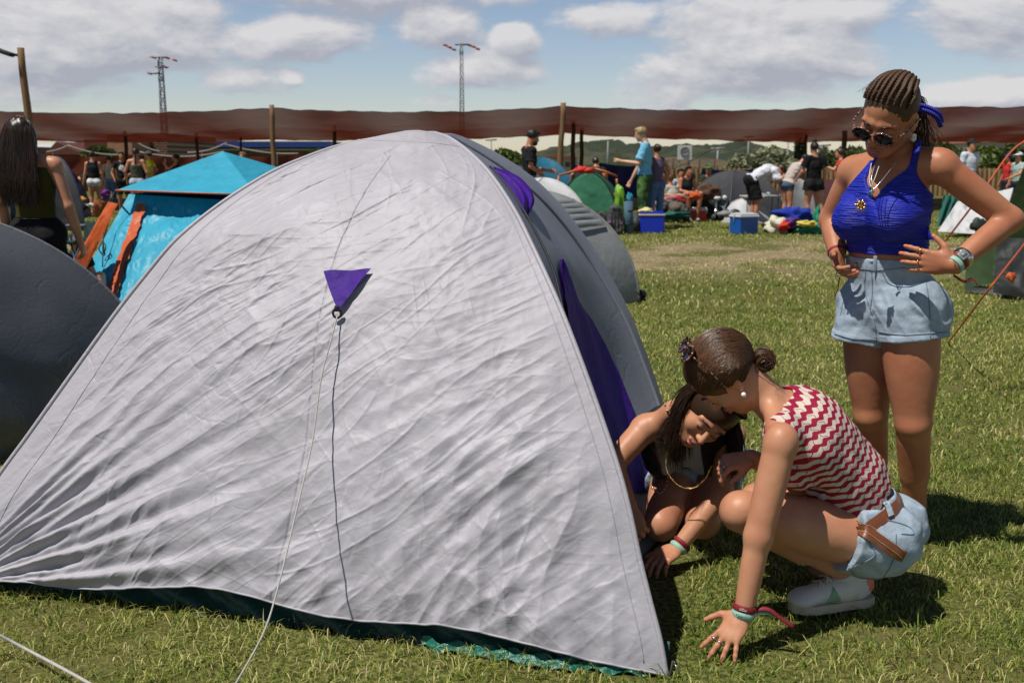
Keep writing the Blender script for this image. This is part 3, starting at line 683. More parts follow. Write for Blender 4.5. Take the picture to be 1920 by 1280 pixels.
M_leaf = leafmat('leaf_green', (.035, .06, .012), (.11, .14, .03)); M_pale = leafmat('leaf_pale', (.17, .19, .10), (.38, .39, .24)); M_dark = leafmat('leaf_dark', (.012, .028, .012), (.035, .06, .02))
M_yel = leafmat('leaf_light', (.07, .11, .015), (.17, .21, .05)); M_bark = mat('bark', (.07, .05, .035), .9, .3, 20)
def foliage(name, label, cat, px, topy, Y, wpx, leafm, leaf=.12, n=2500, shape='round', base=0.0, group=None, trunk=True):
    t = P(px, topy, Y); w_ = wpx/F*Y/2; ht = t.z; root = empty(name, (t.x, Y, 0), label=label, cat=cat, group=group); rg = np.random.default_rng(int(px*7+topy))
    nc = 9 if shape != 'cone' else 14; cs = []
    for i in range(nc):
        if shape == 'cone': z = ht*(.1+.85*i/nc); cs.append((rg.normal()*w_*.1, rg.normal()*w_*.1, z, w_*(1.05-.95*i/nc)*.8, ht*.09))
        else: a = rg.random()*2*PI; q = rg.random()**.5*.62; z = base*ht+(1-base)*ht*(.35+.5*rg.random()*(1.15-q)); cs.append((math.cos(a)*q*w_, math.sin(a)*q*w_, z, w_*(.32+.25*rg.random()), (ht*(1-base))*(.16+.1*rg.random())))
    cs = np.array(cs); ii = rg.integers(0, nc, n); d = rg.normal(size=(n, 3)); d /= np.linalg.norm(d, axis=1)[:, None]; rr = rg.random(n)**.4
    c = np.stack([t.x+cs[ii, 0]+d[:, 0]*cs[ii, 3]*rr, Y+cs[ii, 1]+d[:, 1]*cs[ii, 3]*rr, np.minimum(cs[ii, 2]+d[:, 2]*cs[ii, 4]*rr, ht*1.02)], -1)
    c[:, 2] = np.abs(c[:, 2])+.02
    a = rg.normal(size=(n, 3)); a /= np.linalg.norm(a, axis=1)[:, None]; b = np.cross(a, rg.normal(size=(n, 3))); b /= np.linalg.norm(b, axis=1)[:, None]; s = (leaf*(.5+rg.random(n)))[:, None]
    V = np.stack([c-a*s, c+b*s*.5, c+a*s, c-b*s*.5], 1).reshape(-1, 3)
    link('crown', npmesh('crown', V, np.arange(n*4).reshape(n, 4)), leafm, root, smooth=False)
    if trunk:
        mb = MB(); mb.tube([(t.x, Y, -.1), (t.x+w_*.05, Y, ht*.4), (t.x, Y, ht*.85)], [w_*.09+.02, w_*.06+.015, .01], 7)
        for k in range(5): q = cs[k % nc]; mb.tube([(t.x+w_*.03, Y, ht*.3), (t.x+q[0], Y+q[1], q[2])], [w_*.04+.01, .008], 5)
        mb.build('trunk', M_bark, root)
    return root
g_ = 'silvery shrubs behind the reed fence'
for px, ty, w_, lb in ((1405, 283, 60, 'silvery shrub behind the fence, directly right of the white board'), (1440, 277, 70, 'biggest silvery shrub behind the fence left of the cypress'), (1470, 283, 56, 'silvery shrub just left of the dark cypress'), (1385, 292, 40, 'low silvery shrub at the left end of the shrubbery')):
    foliage('shrub', lb, 'shrub', px, ty, 58, w_, M_pale, .22, 2600, group=g_)
foliage('tree', 'fresh green tree top poking out behind the silvery shrubs', 'tree', 1455, 275, 66, 40, M_yel, .25, 1500)
foliage('cypress_tree', 'dark narrow cypress under the canopy edge', 'tree', 1500, 252, 62, 20, M_dark, .25, 2600, 'cone')
foliage('tree', 'round tree behind the left shoulder of the standing woman', 'tree', 1608, 262, 60, 100, M_leaf, .28, 3200)
foliage('tree', 'grey green tree between cypress and dark red pole', 'tree', 1545, 276, 64, 44, M_pale, .22, 1400)
g_ = 'trees along the right edge of the field'
for px, ty, w_, m_, lb in ((1775, 256, 90, M_leaf, 'dense tree directly behind the right shoulder of the standing woman'), (1840, 262, 90, M_yel, 'light green tree right of the capped man by the fence'), (1905, 268, 60, M_leaf, 'tree in front of the tiled house'), (1700, 272, 80, M_leaf, 'tree hidden partly by the standing woman')):
    foliage('tree', lb, 'tree', px, ty, 56, w_, m_, .22, 3000, group=g_)
foliage('tree', 'bushy light green tree left of the man in black', 'tree', 950, 274, 50, 90, M_yel, .2, 3800, base=.1)
foliage('bush', 'dark bush below the light green tree left of the man in black', 'bush', 975, 296, 44, 50, M_leaf, .15, 1500, trunk=False)
foliage('tree', 'flat topped small tree before the brick building', 'tree', 185, 272, 60, 66, M_leaf, .22, 2200, base=.45)
foliage('tree', 'tree seen between pylon and blue roof', 'tree', 337, 252, 95, 44, M_leaf, .4, 1600, base=.3)
foliage('bush', 'green bush at the right end of the blue roof', 'bush', 600, 272, 60, 60, M_yel, .2, 1500, trunk=False)
foliage('bush', 'little bush left of the long haired woman', 'bush', 14, 272, 90, 26, M_leaf, .3, 900, trunk=False)
foliage('bush', 'small bush over the crown of the silver tent', 'bush', 688, 256, 90, 30, M_leaf, .3, 800, trunk=False)
# ---- buildings
def bldg(px0, px1, ytop, Y, depth, wallm, name='building', label='', roof=None, rooftop=None, wins=(), roofm=None):
    a, b = P(px0, ytop, Y), P(px1, ytop, Y); z = a.z; root = empty(name, ((a.x+b.x)/2, Y, 0), label=label, cat='building')
    mb = MB(); mb.box(((a.x+b.x)/2, Y+depth/2, z/2), (b.x-a.x, depth, z)); flatbuild(mb, 'wall', wallm, root)
    if roof:
        zt = P(px0, roof, Y).z; xr = (a.x+b.x)/2 if rooftop is None else P(rooftop, roof, Y).x; ov = .03*(b.x-a.x)
        mb = MB(); mb.prism([(a.x-ov, Y-.3, z), (b.x+ov, Y-.3, z), (xr, Y-.3, zt)], (0, depth+.6, 0)); flatbuild(mb, 'roof', roofm, root)
    for (x0, x1, y0, y1) in wins:
        c0, c1 = P(x0, y0, Y), P(x1, y1, Y); mb = MB(); mb.box(((c0.x+c1.x)/2, Y-.02, (c0.z+c1.z)/2), (abs(c1.x-c0.x), .08, abs(c1.z-c0.z))); flatbuild(mb, 'window', M_glassd, root)
    return root
def brick(name, c1, c2, sc):
    m, nt, N, L = newmat(name); o = N.new('ShaderNodeOutputMaterial'); b = N.new('ShaderNodeBsdfPrincipled'); tc = N.new('ShaderNodeTexCoord'); mp = N.new('ShaderNodeMapping'); mp.inputs['Rotation'].default_value = (PI/2, 0, 0)
    br = N.new('ShaderNodeTexBrick'); br.inputs['Scale'].default_value = sc; br.inputs['Color1'].default_value = (*c1, 1); br.inputs['Color2'].default_value = (*c2, 1); br.inputs['Mortar'].default_value = (.3, .2, .14, 1)
    L.new(tc.outputs['Object'], mp.inputs[0]); L.new(mp.outputs[0], br.inputs['Vector']); L.new(br.outputs[0], b.inputs['Base Color']); b.inputs['Roughness'].default_value = .9; L.new(b.outputs[0], o.inputs[0]); return m
M_brick = brick('brick_wall', (.34, .17, .09), (.27, .13, .07), 1.2); M_brickd = brick('dark_and_shaded_brick', (.10, .045, .028), (.075, .035, .022), 1.2)  # darker brick copy; on the block by the pylon foot it paints the shade
M_glassd = mat('dark_window', (.02, .02, .025), .2); M_tile = mat('clay_tiles', (.20, .075, .04), .85, .25, 2, bump=.5, bscale=8, bdist=.05); M_cream = mat('cream_render', (.42, .36, .28), .9, .08, 1)
M_roofd = mat('dark_red_sheet', (.11, .03, .018), .8, .2, .5); M_blue = mat('blue_sheet', (.012, .04, .20), .5, .15, .4); M_whitew = mat('whitewash', (.55, .54, .52), .9, .08, 1)
bldg(200, 246, 252, 80, 14, M_brick, label='light brick block in the sun behind the left crowd')
bldg(247, 312, 250, 84, 14, M_brickd, label='brick block beside the pylon foot, coloured dark for shade')
bldg(88, 158, 290, 85, 20, M_roofd, 'shed', 'low shed with dark red gable behind the long haired woman', roof=266, rooftop=108, roofm=M_roofd)
bldg(110, 160, 278, 96, 18, M_whitew, 'shed', 'white gabled shed wall behind the dark red gable', roof=262, rooftop=112, roofm=M_whitew)
bldg(157, 202, 262, 88, 16, M_roofd, 'shed', 'dark red flat roofed shed left of the brick block')
bldg(-60, 20, 274, 90, 20, M_brickd, 'shed', 'dark shed at the far left edge of the field', roof=266, roofm=M_whitew)
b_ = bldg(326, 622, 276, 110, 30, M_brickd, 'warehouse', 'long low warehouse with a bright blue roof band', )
mb = MB(); a, b = P(324, 266, 109.5), P(624, 277, 109.5); mb.box(((a.x+b.x)/2, 124, (a.z+b.z)/2+.02), (b.x-a.x, 31, a.z-b.z)); flatbuild(mb, 'roof', M_blue, b_)
mb = MB(); a, b = P(326, 279, 109), P(622, 282, 109); mb.box(((a.x+b.x)/2, 109.9, (a.z+b.z)/2), (b.x-a.x, .4, a.z-b.z)); flatbuild(mb, 'gutter', M_whitew, b_)
b_ = bldg(868, 925, 284, 90, 20, M_roofd, 'shed', 'reddish shed roof behind the light green tree', roof=277, roofm=M_tile)
bldg(1012, 1082, 296, 70, 14, M_cream, 'house', 'cream house with one dark window behind the canopy poles', roof=288, roofm=M_tile, wins=((1060, 1068, 304, 313), (1030, 1036, 304, 312)))
bldg(1868, 1990, 266, 75, 14, M_cream, 'house', 'cream house with tiled roof at the far right edge', roof=250, roofm=M_tile, wins=((1885, 1891, 272, 280), (1905, 1911, 272, 280)))
# blocky thing on hill top: far building right of sign
bldg(1298, 1322, 277, 300, 20, mat('far_render', (.2, .17, .14), .9), 'building', 'far small block of flats on the hillside next to the white board', wins=((1301, 1305, 280, 283), (1308, 1312, 280, 283), (1315, 1319, 280, 283), (1301, 1305, 287, 290), (1308, 1312, 287, 290)))
# dark red net fence along the left, behind the crowd
M_rednet = netmat('red_net_fence', (.13, .035, .02), .93)
A = np.zeros((160, 8, 3))
for i in range(160):
    px = -60+ (940+60)*i/159; t = P(px, 290+4*abs(math.sin(i*.13)), 46)
    for j in range(8): A[i, j] = (t.x, 46+.1*math.sin(i*.4+j), t.z*(1-j/7))
nf = empty('net_fence', (-10, 46, 0), label='low dark red netting fence running behind the left crowd', cat='fence'); gridmesh('netting', A, M_rednet, nf)
for px in range(-40, 940, 70):
    t = P(px, 286, 46); mb = MB(); mb.tube([(t.x, 45.95, 0), (t.x, 45.95, t.z)], .035, 6); mb.build('post', M_wood_d, nf)
# drooping ropes of bunting in front of the fence
for q, (x0, y0, x1, y1, sg, lb) in enumerate(((88, 285, 128, 273, 2, 'slack rope rising towards the dark red gable'), (128, 273, 236, 290, 6, 'slack rope dropping from the gable to the brick block'), (250, 262, 300, 284, 4, 'short slack rope in front of the brick block coloured dark for shade'), (262, 285, 420, 284, 9, 'slack rope sagging before the blue roofed warehouse'), (420, 270, 560, 288, 6, 'pale rope descending right of the blue tent apex'), (352, 286, 425, 268, 5, 'pale rope climbing left of the blue tent apex'))):
    a, b = P(x0, y0, 40), P(x1, y1, 40); rope('rope', [a.lerp(b, t)-Vector((0, 0, sg/F*40*4*t*(1-t))) for t in np.linspace(0, 1, 9)], .03, mat('pale_rope', (.3, .27, .24), .9), lb, 'rope', 20)
# reed fence on the right
def reedm():
    m, nt, N, L = newmat('reed'); o = N.new('ShaderNodeOutputMaterial'); b = N.new('ShaderNodeBsdfPrincipled'); tc = N.new('ShaderNodeTexCoord'); mp = N.new('ShaderNodeMapping'); mp.inputs['Scale'].default_value = (9, 9, .35)
    n = N.new('ShaderNodeTexNoise'); n.inputs['Scale'].default_value = 2.2; n.inputs['Detail'].default_value = 5; L.new(tc.outputs['Object'], mp.inputs[0]); L.new(mp.outputs[0], n.inputs['Vector'])
    r = N.new('ShaderNodeValToRGB'); L.new(n.outputs[0], r.inputs[0]); r.color_ramp.elements[0].position = .3; r.color_ramp.elements[0].color = (.17, .10, .04, 1); r.color_ramp.elements[1].position = .7; r.color_ramp.elements[1].color = (.44, .29, .13, 1)
    L.new(r.outputs[0], b.inputs['Base Color']); b.inputs['Roughness'].default_value = .85; bp = N.new('ShaderNodeBump'); L.new(n.outputs[0], bp.inputs['Height']); bp.inputs['Strength'].default_value = .7; bp.inputs['Distance'].default_value = .05; L.new(bp.outputs[0], b.inputs['Normal']); L.new(b.outputs[0], o.inputs[0]); return m
M_reed = reedm(); rf = empty('reed_fence', (10, 40, 0), label='tan reed screen fence running behind the camp on the right', cat='fence')
A = np.zeros((300, 6, 3))
for i in range(300):
    px = 1130+900*i/299; t = P(px, 316+.9*math.sin(i*1.9)+.6*math.sin(i*5.1), 40)
    for j in range(6): A[i, j] = (t.x, 40+.05*math.sin(i*2.1), t.z*(1-j/5))
gridmesh('reed_screen', A, M_reed, rf)
for px in range(1135, 2030, 42): t = P(px, 312, 40); mb = MB(); mb.tube([(t.x, 40.1, 0), (t.x, 40.1, t.z)], .04, 6); mb.build('post', M_wood_d, rf)
# wire fence above the bank
wf_ = empty('wire_fence', (P(1300, 297, 60).x, 60, 0), label='row of thin dark posts on the brown bank under the white board', cat='fence')
for px in (1262, 1290, 1312, 1340): t = P(px, 297, 60); mb = MB(); mb.tube([(t.x, 60, 0), (t.x, 60, t.z)], .05, 5); mb.build('post', M_wood_d, wf_)
mb = MB(); mb.tube([P(1262, 299, 60), P(1340, 299, 60)], .015, 4); mb.build('wire', M_wood_d, wf_)
# blue tarps hung on fence
def tarp(name, pts, Y, m, label, cat='tarp', yoff=-.15):
    c = [P(x, y, Y) for x, y in pts]; A = np.zeros((24, 14, 3))
    for i in range(24):
        for j in range(14):
            s, t_ = i/23, j/13; p_ = c[0].lerp(c[1], s).lerp(c[3].lerp(c[2], s), t_); A[i, j] = p_+Vector((0, .03*math.sin(i*.9+j*.25)+.01*math.sin(i*2.7+j), -.06*math.sin(PI*s)*(1-t_)))
    o = gridmesh(name, A, m); return tag(o, label, cat)
M_tarpb = fabric((.012, .05, .17), .5); M_navy = fabric((.012, .012, .075), .6)
tarp('tarp', [(1317, 315), (1413, 317), (1440, 400), (1296, 395)], 30, M_tarpb, 'blue tarpaulin hung against the reed fence behind the grey dome')
tarp('tarp', [(1124, 305), (1214, 310), (1236, 372), (1112, 372)], 31, M_navy, 'navy tarpaulin stretched behind the green tent')
tarp('tarp', [(1290, 350), (1318, 345), (1320, 378), (1287, 378)], 29, fabric((.02, .06, .05)), 'dark green sheet at the left foot of the blue tarpaulin')
# white board with round emblem
sb = empty('signboard', (P(1283, 285, 48).x, 48, 0), label='white board with a grey ring emblem standing above the reed fence', cat='sign')
a, b = P(1271, 273, 48), P(1297, 300, 48); mb = MB(); mb.box(((a.x+b.x)/2, 48, (a.z+b.z)/2), (b.x-a.x, .06, a.z-b.z), bevel=.01); flatbuild(mb, 'board', M_whitew, sb)
c = P(1284, 284, 47.95); mb = MB(); mb.tube([c+Vector((.19*math.cos(t), 0, .19*math.sin(t))) for t in np.linspace(.4, 2*PI-.4, 26)], .035, 5); mb.tube([c+Vector((.03, 0, -.04)), c+Vector((.14, 0, .1))], .03, 5)
mb.tube([c+Vector((-.08, 0, .06)), c+Vector((0, 0, .1)), c+Vector((.02, 0, -.02)), c+Vector((-.07, 0, -.07)), c+Vector((-.08, 0, .06))], .02, 5); mb.build('emblem', mat('sign_grey', (.2, .2, .2), .8), sb)
mb = MB(); mb.tube([P(1290, 276, 47.94)+Vector((-.45, 0, -.58)), P(1290, 276, 47.94)+Vector((.05, 0, -.58))], .012, 4); mb.build('text_line', mat('sign_grey', (.2, .2, .2), .8), sb)
for dx in (-.25, .25): mb = MB(); mb.tube([((a.x+b.x)/2+dx, 48.06, 0), ((a.x+b.x)/2+dx, 48.06, a.z)], .03, 6); mb.build('post', M_steel, sb)
# thin far lamp posts
for px, ty, Y, lb in ((1140, 262, 110, 'thin grey lamp post in front of the hill, above the green tent'), (921, 262, 110, 'small double lamp post above the light green tree'), (1545, 272, 90, 'pale lamp post right of the white board'), (1404, 256, 120, 'thin mast above the silvery shrubs, left one'), (1478, 262, 100, 'thin mast just left of the cypress'), (1346, 278, 90, 'pale lamp post right of the far flats')):
    t = P(px, ty, Y); root = empty('lamp_post', (t.x, Y, 0), label=lb, cat='lamp post', group='thin lamp posts in the distance'); mb = MB(); mb.tube([(t.x, Y, 0), (t.x, Y, t.z)], [.11, .07], 6); mb.build('mast', mat('post_grey', (.3, .3, .3), .6), root)
    mb = MB(); mb.tube([(t.x-.6, Y, t.z-.05), (t.x+.6, Y, t.z)], .09, 5); mb.build('lamp_head', mat('post_grey', (.3, .3, .3), .6), root)
mb = MB(); mb.tube([P(1240, 325, 38), P(1290, 305, 38), P(1345, 275, 38)], .014, 5); tag(mb.build('rope', M_black), 'dark guy rope rising across the reed fence under the white board', 'rope')
# ================================================================ FIGURES: implicit surfaces meshed with surface nets
def V3(p): return np.array([float(p[0]), float(p[1]), float(p[2])])
def unit(v): v = V3(v); return v/(np.linalg.norm(v)+1e-12)
class SDF:
    def __init__(s, lo, hi, vox):
        s.lo = V3(lo); s.vox = vox; s.n = np.ceil((V3(hi)-s.lo)/vox).astype(int)+1
        s.d = np.full(tuple(s.n), .08, np.float32)
    def _sl(s, lo, hi):
        a = np.clip(np.floor((lo-s.lo)/s.vox).astype(int), 0, s.n); b = np.clip(np.ceil((hi-s.lo)/s.vox).astype(int)+1, 0, s.n)
        if np.any(b <= a): return None, None
        g = [(s.lo[i]+np.arange(a[i], b[i])*s.vox).astype(np.float32) for i in range(3)]
        return (slice(a[0], b[0]), slice(a[1], b[1]), slice(a[2], b[2])), (g[0][:, None, None], g[1][None, :, None], g[2][None, None, :])
    def _mix(s, sl, e, k, sub=False):
        d = s.d[sl]
        if sub:
            e = -e
            if k > 0: h = np.clip(.5-.5*(e*-1+0-(-d)*0-0)/k, 0, 1)*0
            s.d[sl] = np.maximum(d, e) if k <= 0 else -(SDF._smin(-d, -e, k))
        else: s.d[sl] = np.minimum(d, e) if k <= 0 else SDF._smin(d, e, k)
    @staticmethod
    def _smin(a, b, k):
        h = np.maximum(k-np.abs(a-b), 0)/k; return np.minimum(a, b)-h*h*k*.25
    def cone(s, a, b, ra, rb, k=.02, flat=None, fs=1.0, cut=False, cut0=False, sub=False, mid=None):
        a, b = V3(a), V3(b); R = max(ra, rb, mid or 0)+.035+k; sl, g = s._sl(np.minimum(a, b)-R, np.maximum(a, b)+R)
        if sl is None: return s
        ba = b-a; L2 = ba@ba+1e-12; q = [g[i]-np.float32(a[i]) for i in range(3)]
        hu = (q[0]*ba[0]+q[1]*ba[1]+q[2]*ba[2])/L2; h = np.clip(hu, 0, 1)
        q = [q[i]-h*np.float32(ba[i]) for i in range(3)]
        if flat is not None:
            w_ = unit(flat); c = (q[0]*w_[0]+q[1]*w_[1]+q[2]*w_[2])*(1/fs-1); q = [q[i]+c*np.float32(w_[i]) for i in range(3)]
        r = ra+(rb-ra)*h
        if mid: r = r+(mid-(ra+rb)/2)*np.abs(np.sin(np.pi*h))**1.5
        e = np.sqrt(q[0]**2+q[1]**2+q[2]**2)-r
        if cut: e = np.maximum(e, (hu-1)*math.sqrt(L2))
        if cut0: e = np.maximum(e, -hu*math.sqrt(L2))
        s._mix(sl, e.astype(np.float32), k, sub); return s
    def ell(s, c, r, ax=None, k=.02, sub=False):
        c = V3(c); r = V3(r) if hasattr(r, '__len__') else np.full(3, float(r)); R = r.max()+.03+k; sl, g = s._sl(c-R, c+R)
        if sl is None: return s
        ax = np.eye(3) if ax is None else np.array([V3(v) for v in ax]); q = [g[i]-np.float32(c[i]) for i in range(3)]
        l = [(q[0]*ax[j][0]+q[1]*ax[j][1]+q[2]*ax[j][2]) for j in range(3)]
        k0 = np.sqrt((l[0]/r[0])**2+(l[1]/r[1])**2+(l[2]/r[2])**2); k1 = np.sqrt((l[0]/r[0]**2)**2+(l[1]/r[1]**2)**2+(l[2]/r[2]**2)**2)+1e-9
        s._mix(sl, (k0*(k0-1)/k1).astype(np.float32), k, sub); return s
    def cut(s, p, n):
        p, n = V3(p), unit(n); sl, g = s._sl(s.lo, s.lo+s.n*s.vox)
        s.d = np.maximum(s.d, ((g[0]-p[0])*n[0]+(g[1]-p[1])*n[1]+(g[2]-p[2])*n[2]).astype(np.float32)); return s
    def mesh(s, name, smooth=1):
        d = s.d; d[0] = d[-1] = .05; d[:, 0] = d[:, -1] = .05; d[:, :, 0] = d[:, :, -1] = .05
        ins = d < 0; nx, ny, nz = d.shape
        cnt = sum(ins[i:nx-1+i, j:ny-1+j, k:nz-1+k].astype(np.int8) for i in (0, 1) for j in (0, 1) for k in (0, 1))
        ci = np.argwhere((cnt > 0) & (cnt < 8)); idx = np.full((nx-1, ny-1, nz-1), -1, np.int32); idx[tuple(ci.T)] = np.arange(len(ci))
        acc = np.zeros((len(ci), 3)); num = np.zeros(len(ci)); C = [(i, j, k) for i in (0, 1) for j in (0, 1) for k in (0, 1)]
        for a in C:
            for ax in range(3):
                if a[ax] == 1: continue
                b = list(a); b[ax] = 1
                da = d[ci[:, 0]+a[0], ci[:, 1]+a[1], ci[:, 2]+a[2]]; db = d[ci[:, 0]+b[0], ci[:, 1]+b[1], ci[:, 2]+b[2]]
                m = (da < 0) != (db < 0); t = np.where(m, da/(da-db+1e-20), 0); p = np.tile(np.array(a, float), (len(ci), 1)); p[:, ax] += t
                acc[m] += p[m]; num[m] += 1
        V = s.lo+(ci+acc/num[:, None])*s.vox; Fs_ = []
        for ax in range(3):
            o1, o2 = [(1, 2), (2, 0), (0, 1)][ax]; sa = [slice(None)]*3; sb_ = [slice(None)]*3; sa[ax] = slice(0, -1); sb_[ax] = slice(1, None)
            A, B = ins[tuple(sa)], ins[tuple(sb_)]; e = np.argwhere(A != B); e = e[(e[:, o1] > 0) & (e[:, o2] > 0) & (e[:, o1] < d.shape[o1]-1) & (e[:, o2] < d.shape[o2]-1)]
            def I(x, y):
                q = e.copy(); q[:, o1] += x; q[:, o2] += y; return idx[q[:, 0], q[:, 1], q[:, 2]]
            f = np.stack([I(-1, -1), I(0, -1), I(0, 0), I(-1, 0)], 1); flip = ~A[tuple(e.T)]; f[flip] = f[flip][:, ::-1]; Fs_.append(f)
        Fq = np.vstack(Fs_)
        if not len(Fq): return V, Fq
        for _ in range(smooth):
            S_ = np.zeros_like(V); n_ = np.zeros(len(V))
            for a in range(4):
                b = (a+1) % 4; np.add.at(S_, Fq[:, a], V[Fq[:, b]]); np.add.at(n_, Fq[:, a], 1); np.add.at(S_, Fq[:, b], V[Fq[:, a]]); np.add.at(n_, Fq[:, b], 1)
            V = V*.45+.55*S_/n_[:, None]
        return V, Fq
    def build(s, name, m, parent, smooth=1, disp=None):
        V, Fq = s.mesh(name, smooth)
        if not len(Fq): return None
        if disp is not None:
            a, b, c = V[Fq[:, 0]], V[Fq[:, 1]], V[Fq[:, 2]]; fn = np.cross(b-a, c-a); N_ = np.zeros_like(V)
            for k in range(4): np.add.at(N_, Fq[:, k], fn)
            N_ /= np.linalg.norm(N_, axis=1)[:, None]+1e-12; V = V+N_*disp(V)[:, None]
        return link(name, npmesh(name, V, Fq), m, parent)
# ---------------------------------------------------------------- materials for figures
def skinmat(name, col, var=.1):
    m, nt, N, L = newmat(name); o = N.new('ShaderNodeOutputMaterial'); b = N.new('ShaderNodeBsdfPrincipled'); L.new(b.outputs[0], o.inputs[0]); tc = N.new('ShaderNodeTexCoord')
    n = N.new('ShaderNodeTexNoise'); n.inputs['Scale'].default_value = 11; n.inputs['Detail'].default_value = 6; L.new(tc.outputs['Object'], n.inputs['Vector'])
    r = N.new('ShaderNodeValToRGB'); L.new(n.outputs[0], r.inputs[0]); r.color_ramp.elements[0].position = .3; r.color_ramp.elements[1].position = .75
    r.color_ramp.elements[0].color = (col[0]*(1-var*.6), col[1]*(1-var*1.4), col[2]*(1-var*1.4), 1); r.color_ramp.elements[1].color = (min(1, col[0]*(1+var*.5)), col[1]*(1+var*.6), col[2]*(1+var*.5), 1)
    L.new(r.outputs[0], b.inputs['Base Color']); b.inputs['Roughness'].default_value = .46; b.inputs['Specular IOR Level'].default_value = .38
    b.inputs['Subsurface Weight'].default_value = .08; b.inputs['Subsurface Radius'].default_value = (1, .35, .2); b.inputs['Subsurface Scale'].default_value = .008
    n2 = N.new('ShaderNodeTexNoise'); n2.inputs['Scale'].default_value = 420; n2.inputs['Detail'].default_value = 3; L.new(tc.outputs['Object'], n2.inputs['Vector'])
    n3 = N.new('ShaderNodeTexNoise'); n3.inputs['Scale'].default_value = 45; n3.inputs['Detail'].default_value = 4; L.new(tc.outputs['Object'], n3.inputs['Vector'])
    bp = N.new('ShaderNodeBump'); bp.inputs['Strength'].default_value = .25; bp.inputs['Distance'].default_value = .0006; L.new(n2.outputs[0], bp.inputs['Height'])
    b2 = N.new('ShaderNodeBump'); b2.inputs['Strength'].default_value = .3; b2.inputs['Distance'].default_value = .003; L.new(n3.outputs[0], b2.inputs['Height']); L.new(bp.outputs[0], b2.inputs['Normal']); L.new(b2.outputs[0], b.inputs['Normal']); return m
SK_tan = skinmat('tanned_skin', (.45, .195, .100), .20); SK_mid = skinmat('light_tan_skin', (.52, .255, .145), .18); SK_fair = skinmat('fair_skin', (.60, .34, .22))
def hairmat(name, c1, c2, rough=.38):
    m, nt, N, L = newmat(name); o = N.new('ShaderNodeOutputMaterial'); b = N.new('ShaderNodeBsdfPrincipled'); L.new(b.outputs[0], o.inputs[0]); g = N.new('ShaderNodeNewGeometry'); tc = N.new('ShaderNodeTexCoord')
    n = N.new('ShaderNodeTexNoise'); n.inputs['Scale'].default_value = 30; L.new(tc.outputs['Object'], n.inputs['Vector'])
    a = N.new('ShaderNodeMath'); a.operation = 'MULTIPLY'; L.new(g.outputs['Random Per Island'], a.inputs[0]); a.inputs[1].default_value = 1
    ad = N.new('ShaderNodeMath'); ad.operation = 'MULTIPLY_ADD'; L.new(n.outputs[0], ad.inputs[0]); ad.inputs[1].default_value = .5; L.new(a.outputs[0], ad.inputs[2])
    mx = N.new('ShaderNodeMixRGB'); L.new(ad.outputs[0], mx.inputs[0]); mx.inputs[1].default_value = (*c1, 1); mx.inputs[2].default_value = (*c2, 1); mx.use_clamp = True
    L.new(mx.outputs[0], b.inputs['Base Color']); b.inputs['Roughness'].default_value = rough; b.inputs['Specular IOR Level'].default_value = .45
    bp = N.new('ShaderNodeBump'); bp.inputs['Strength'].default_value = .2; bp.inputs['Distance'].default_value = .001; n2 = N.new('ShaderNodeTexNoise'); n2.inputs['Scale'].default_value = 300; L.new(tc.outputs['Object'], n2.inputs['Vector']); L.new(n2.outputs[0], bp.inputs['Height']); L.new(bp.outputs[0], b.inputs['Normal']); return m
HR_brown = hairmat('brown_hair', (.028, .012, .006), (.115, .05, .022)); HR_dark = hairmat('dark_brown_hair', (.010, .006, .004), (.040, .020, .011)); HR_black = hairmat('black_hair', (.006, .005, .004), (.02, .014, .01), .45); HR_mid = hairmat('chestnut_hair', (.016, .008, .004), (.085, .040, .018), .55); HR_blond = hairmat('sandy_hair', (.12, .075, .035), (.32, .21, .10))
M_shoe = mat('shoe_leather', (.5, .48, .44), .5, .1, 20)
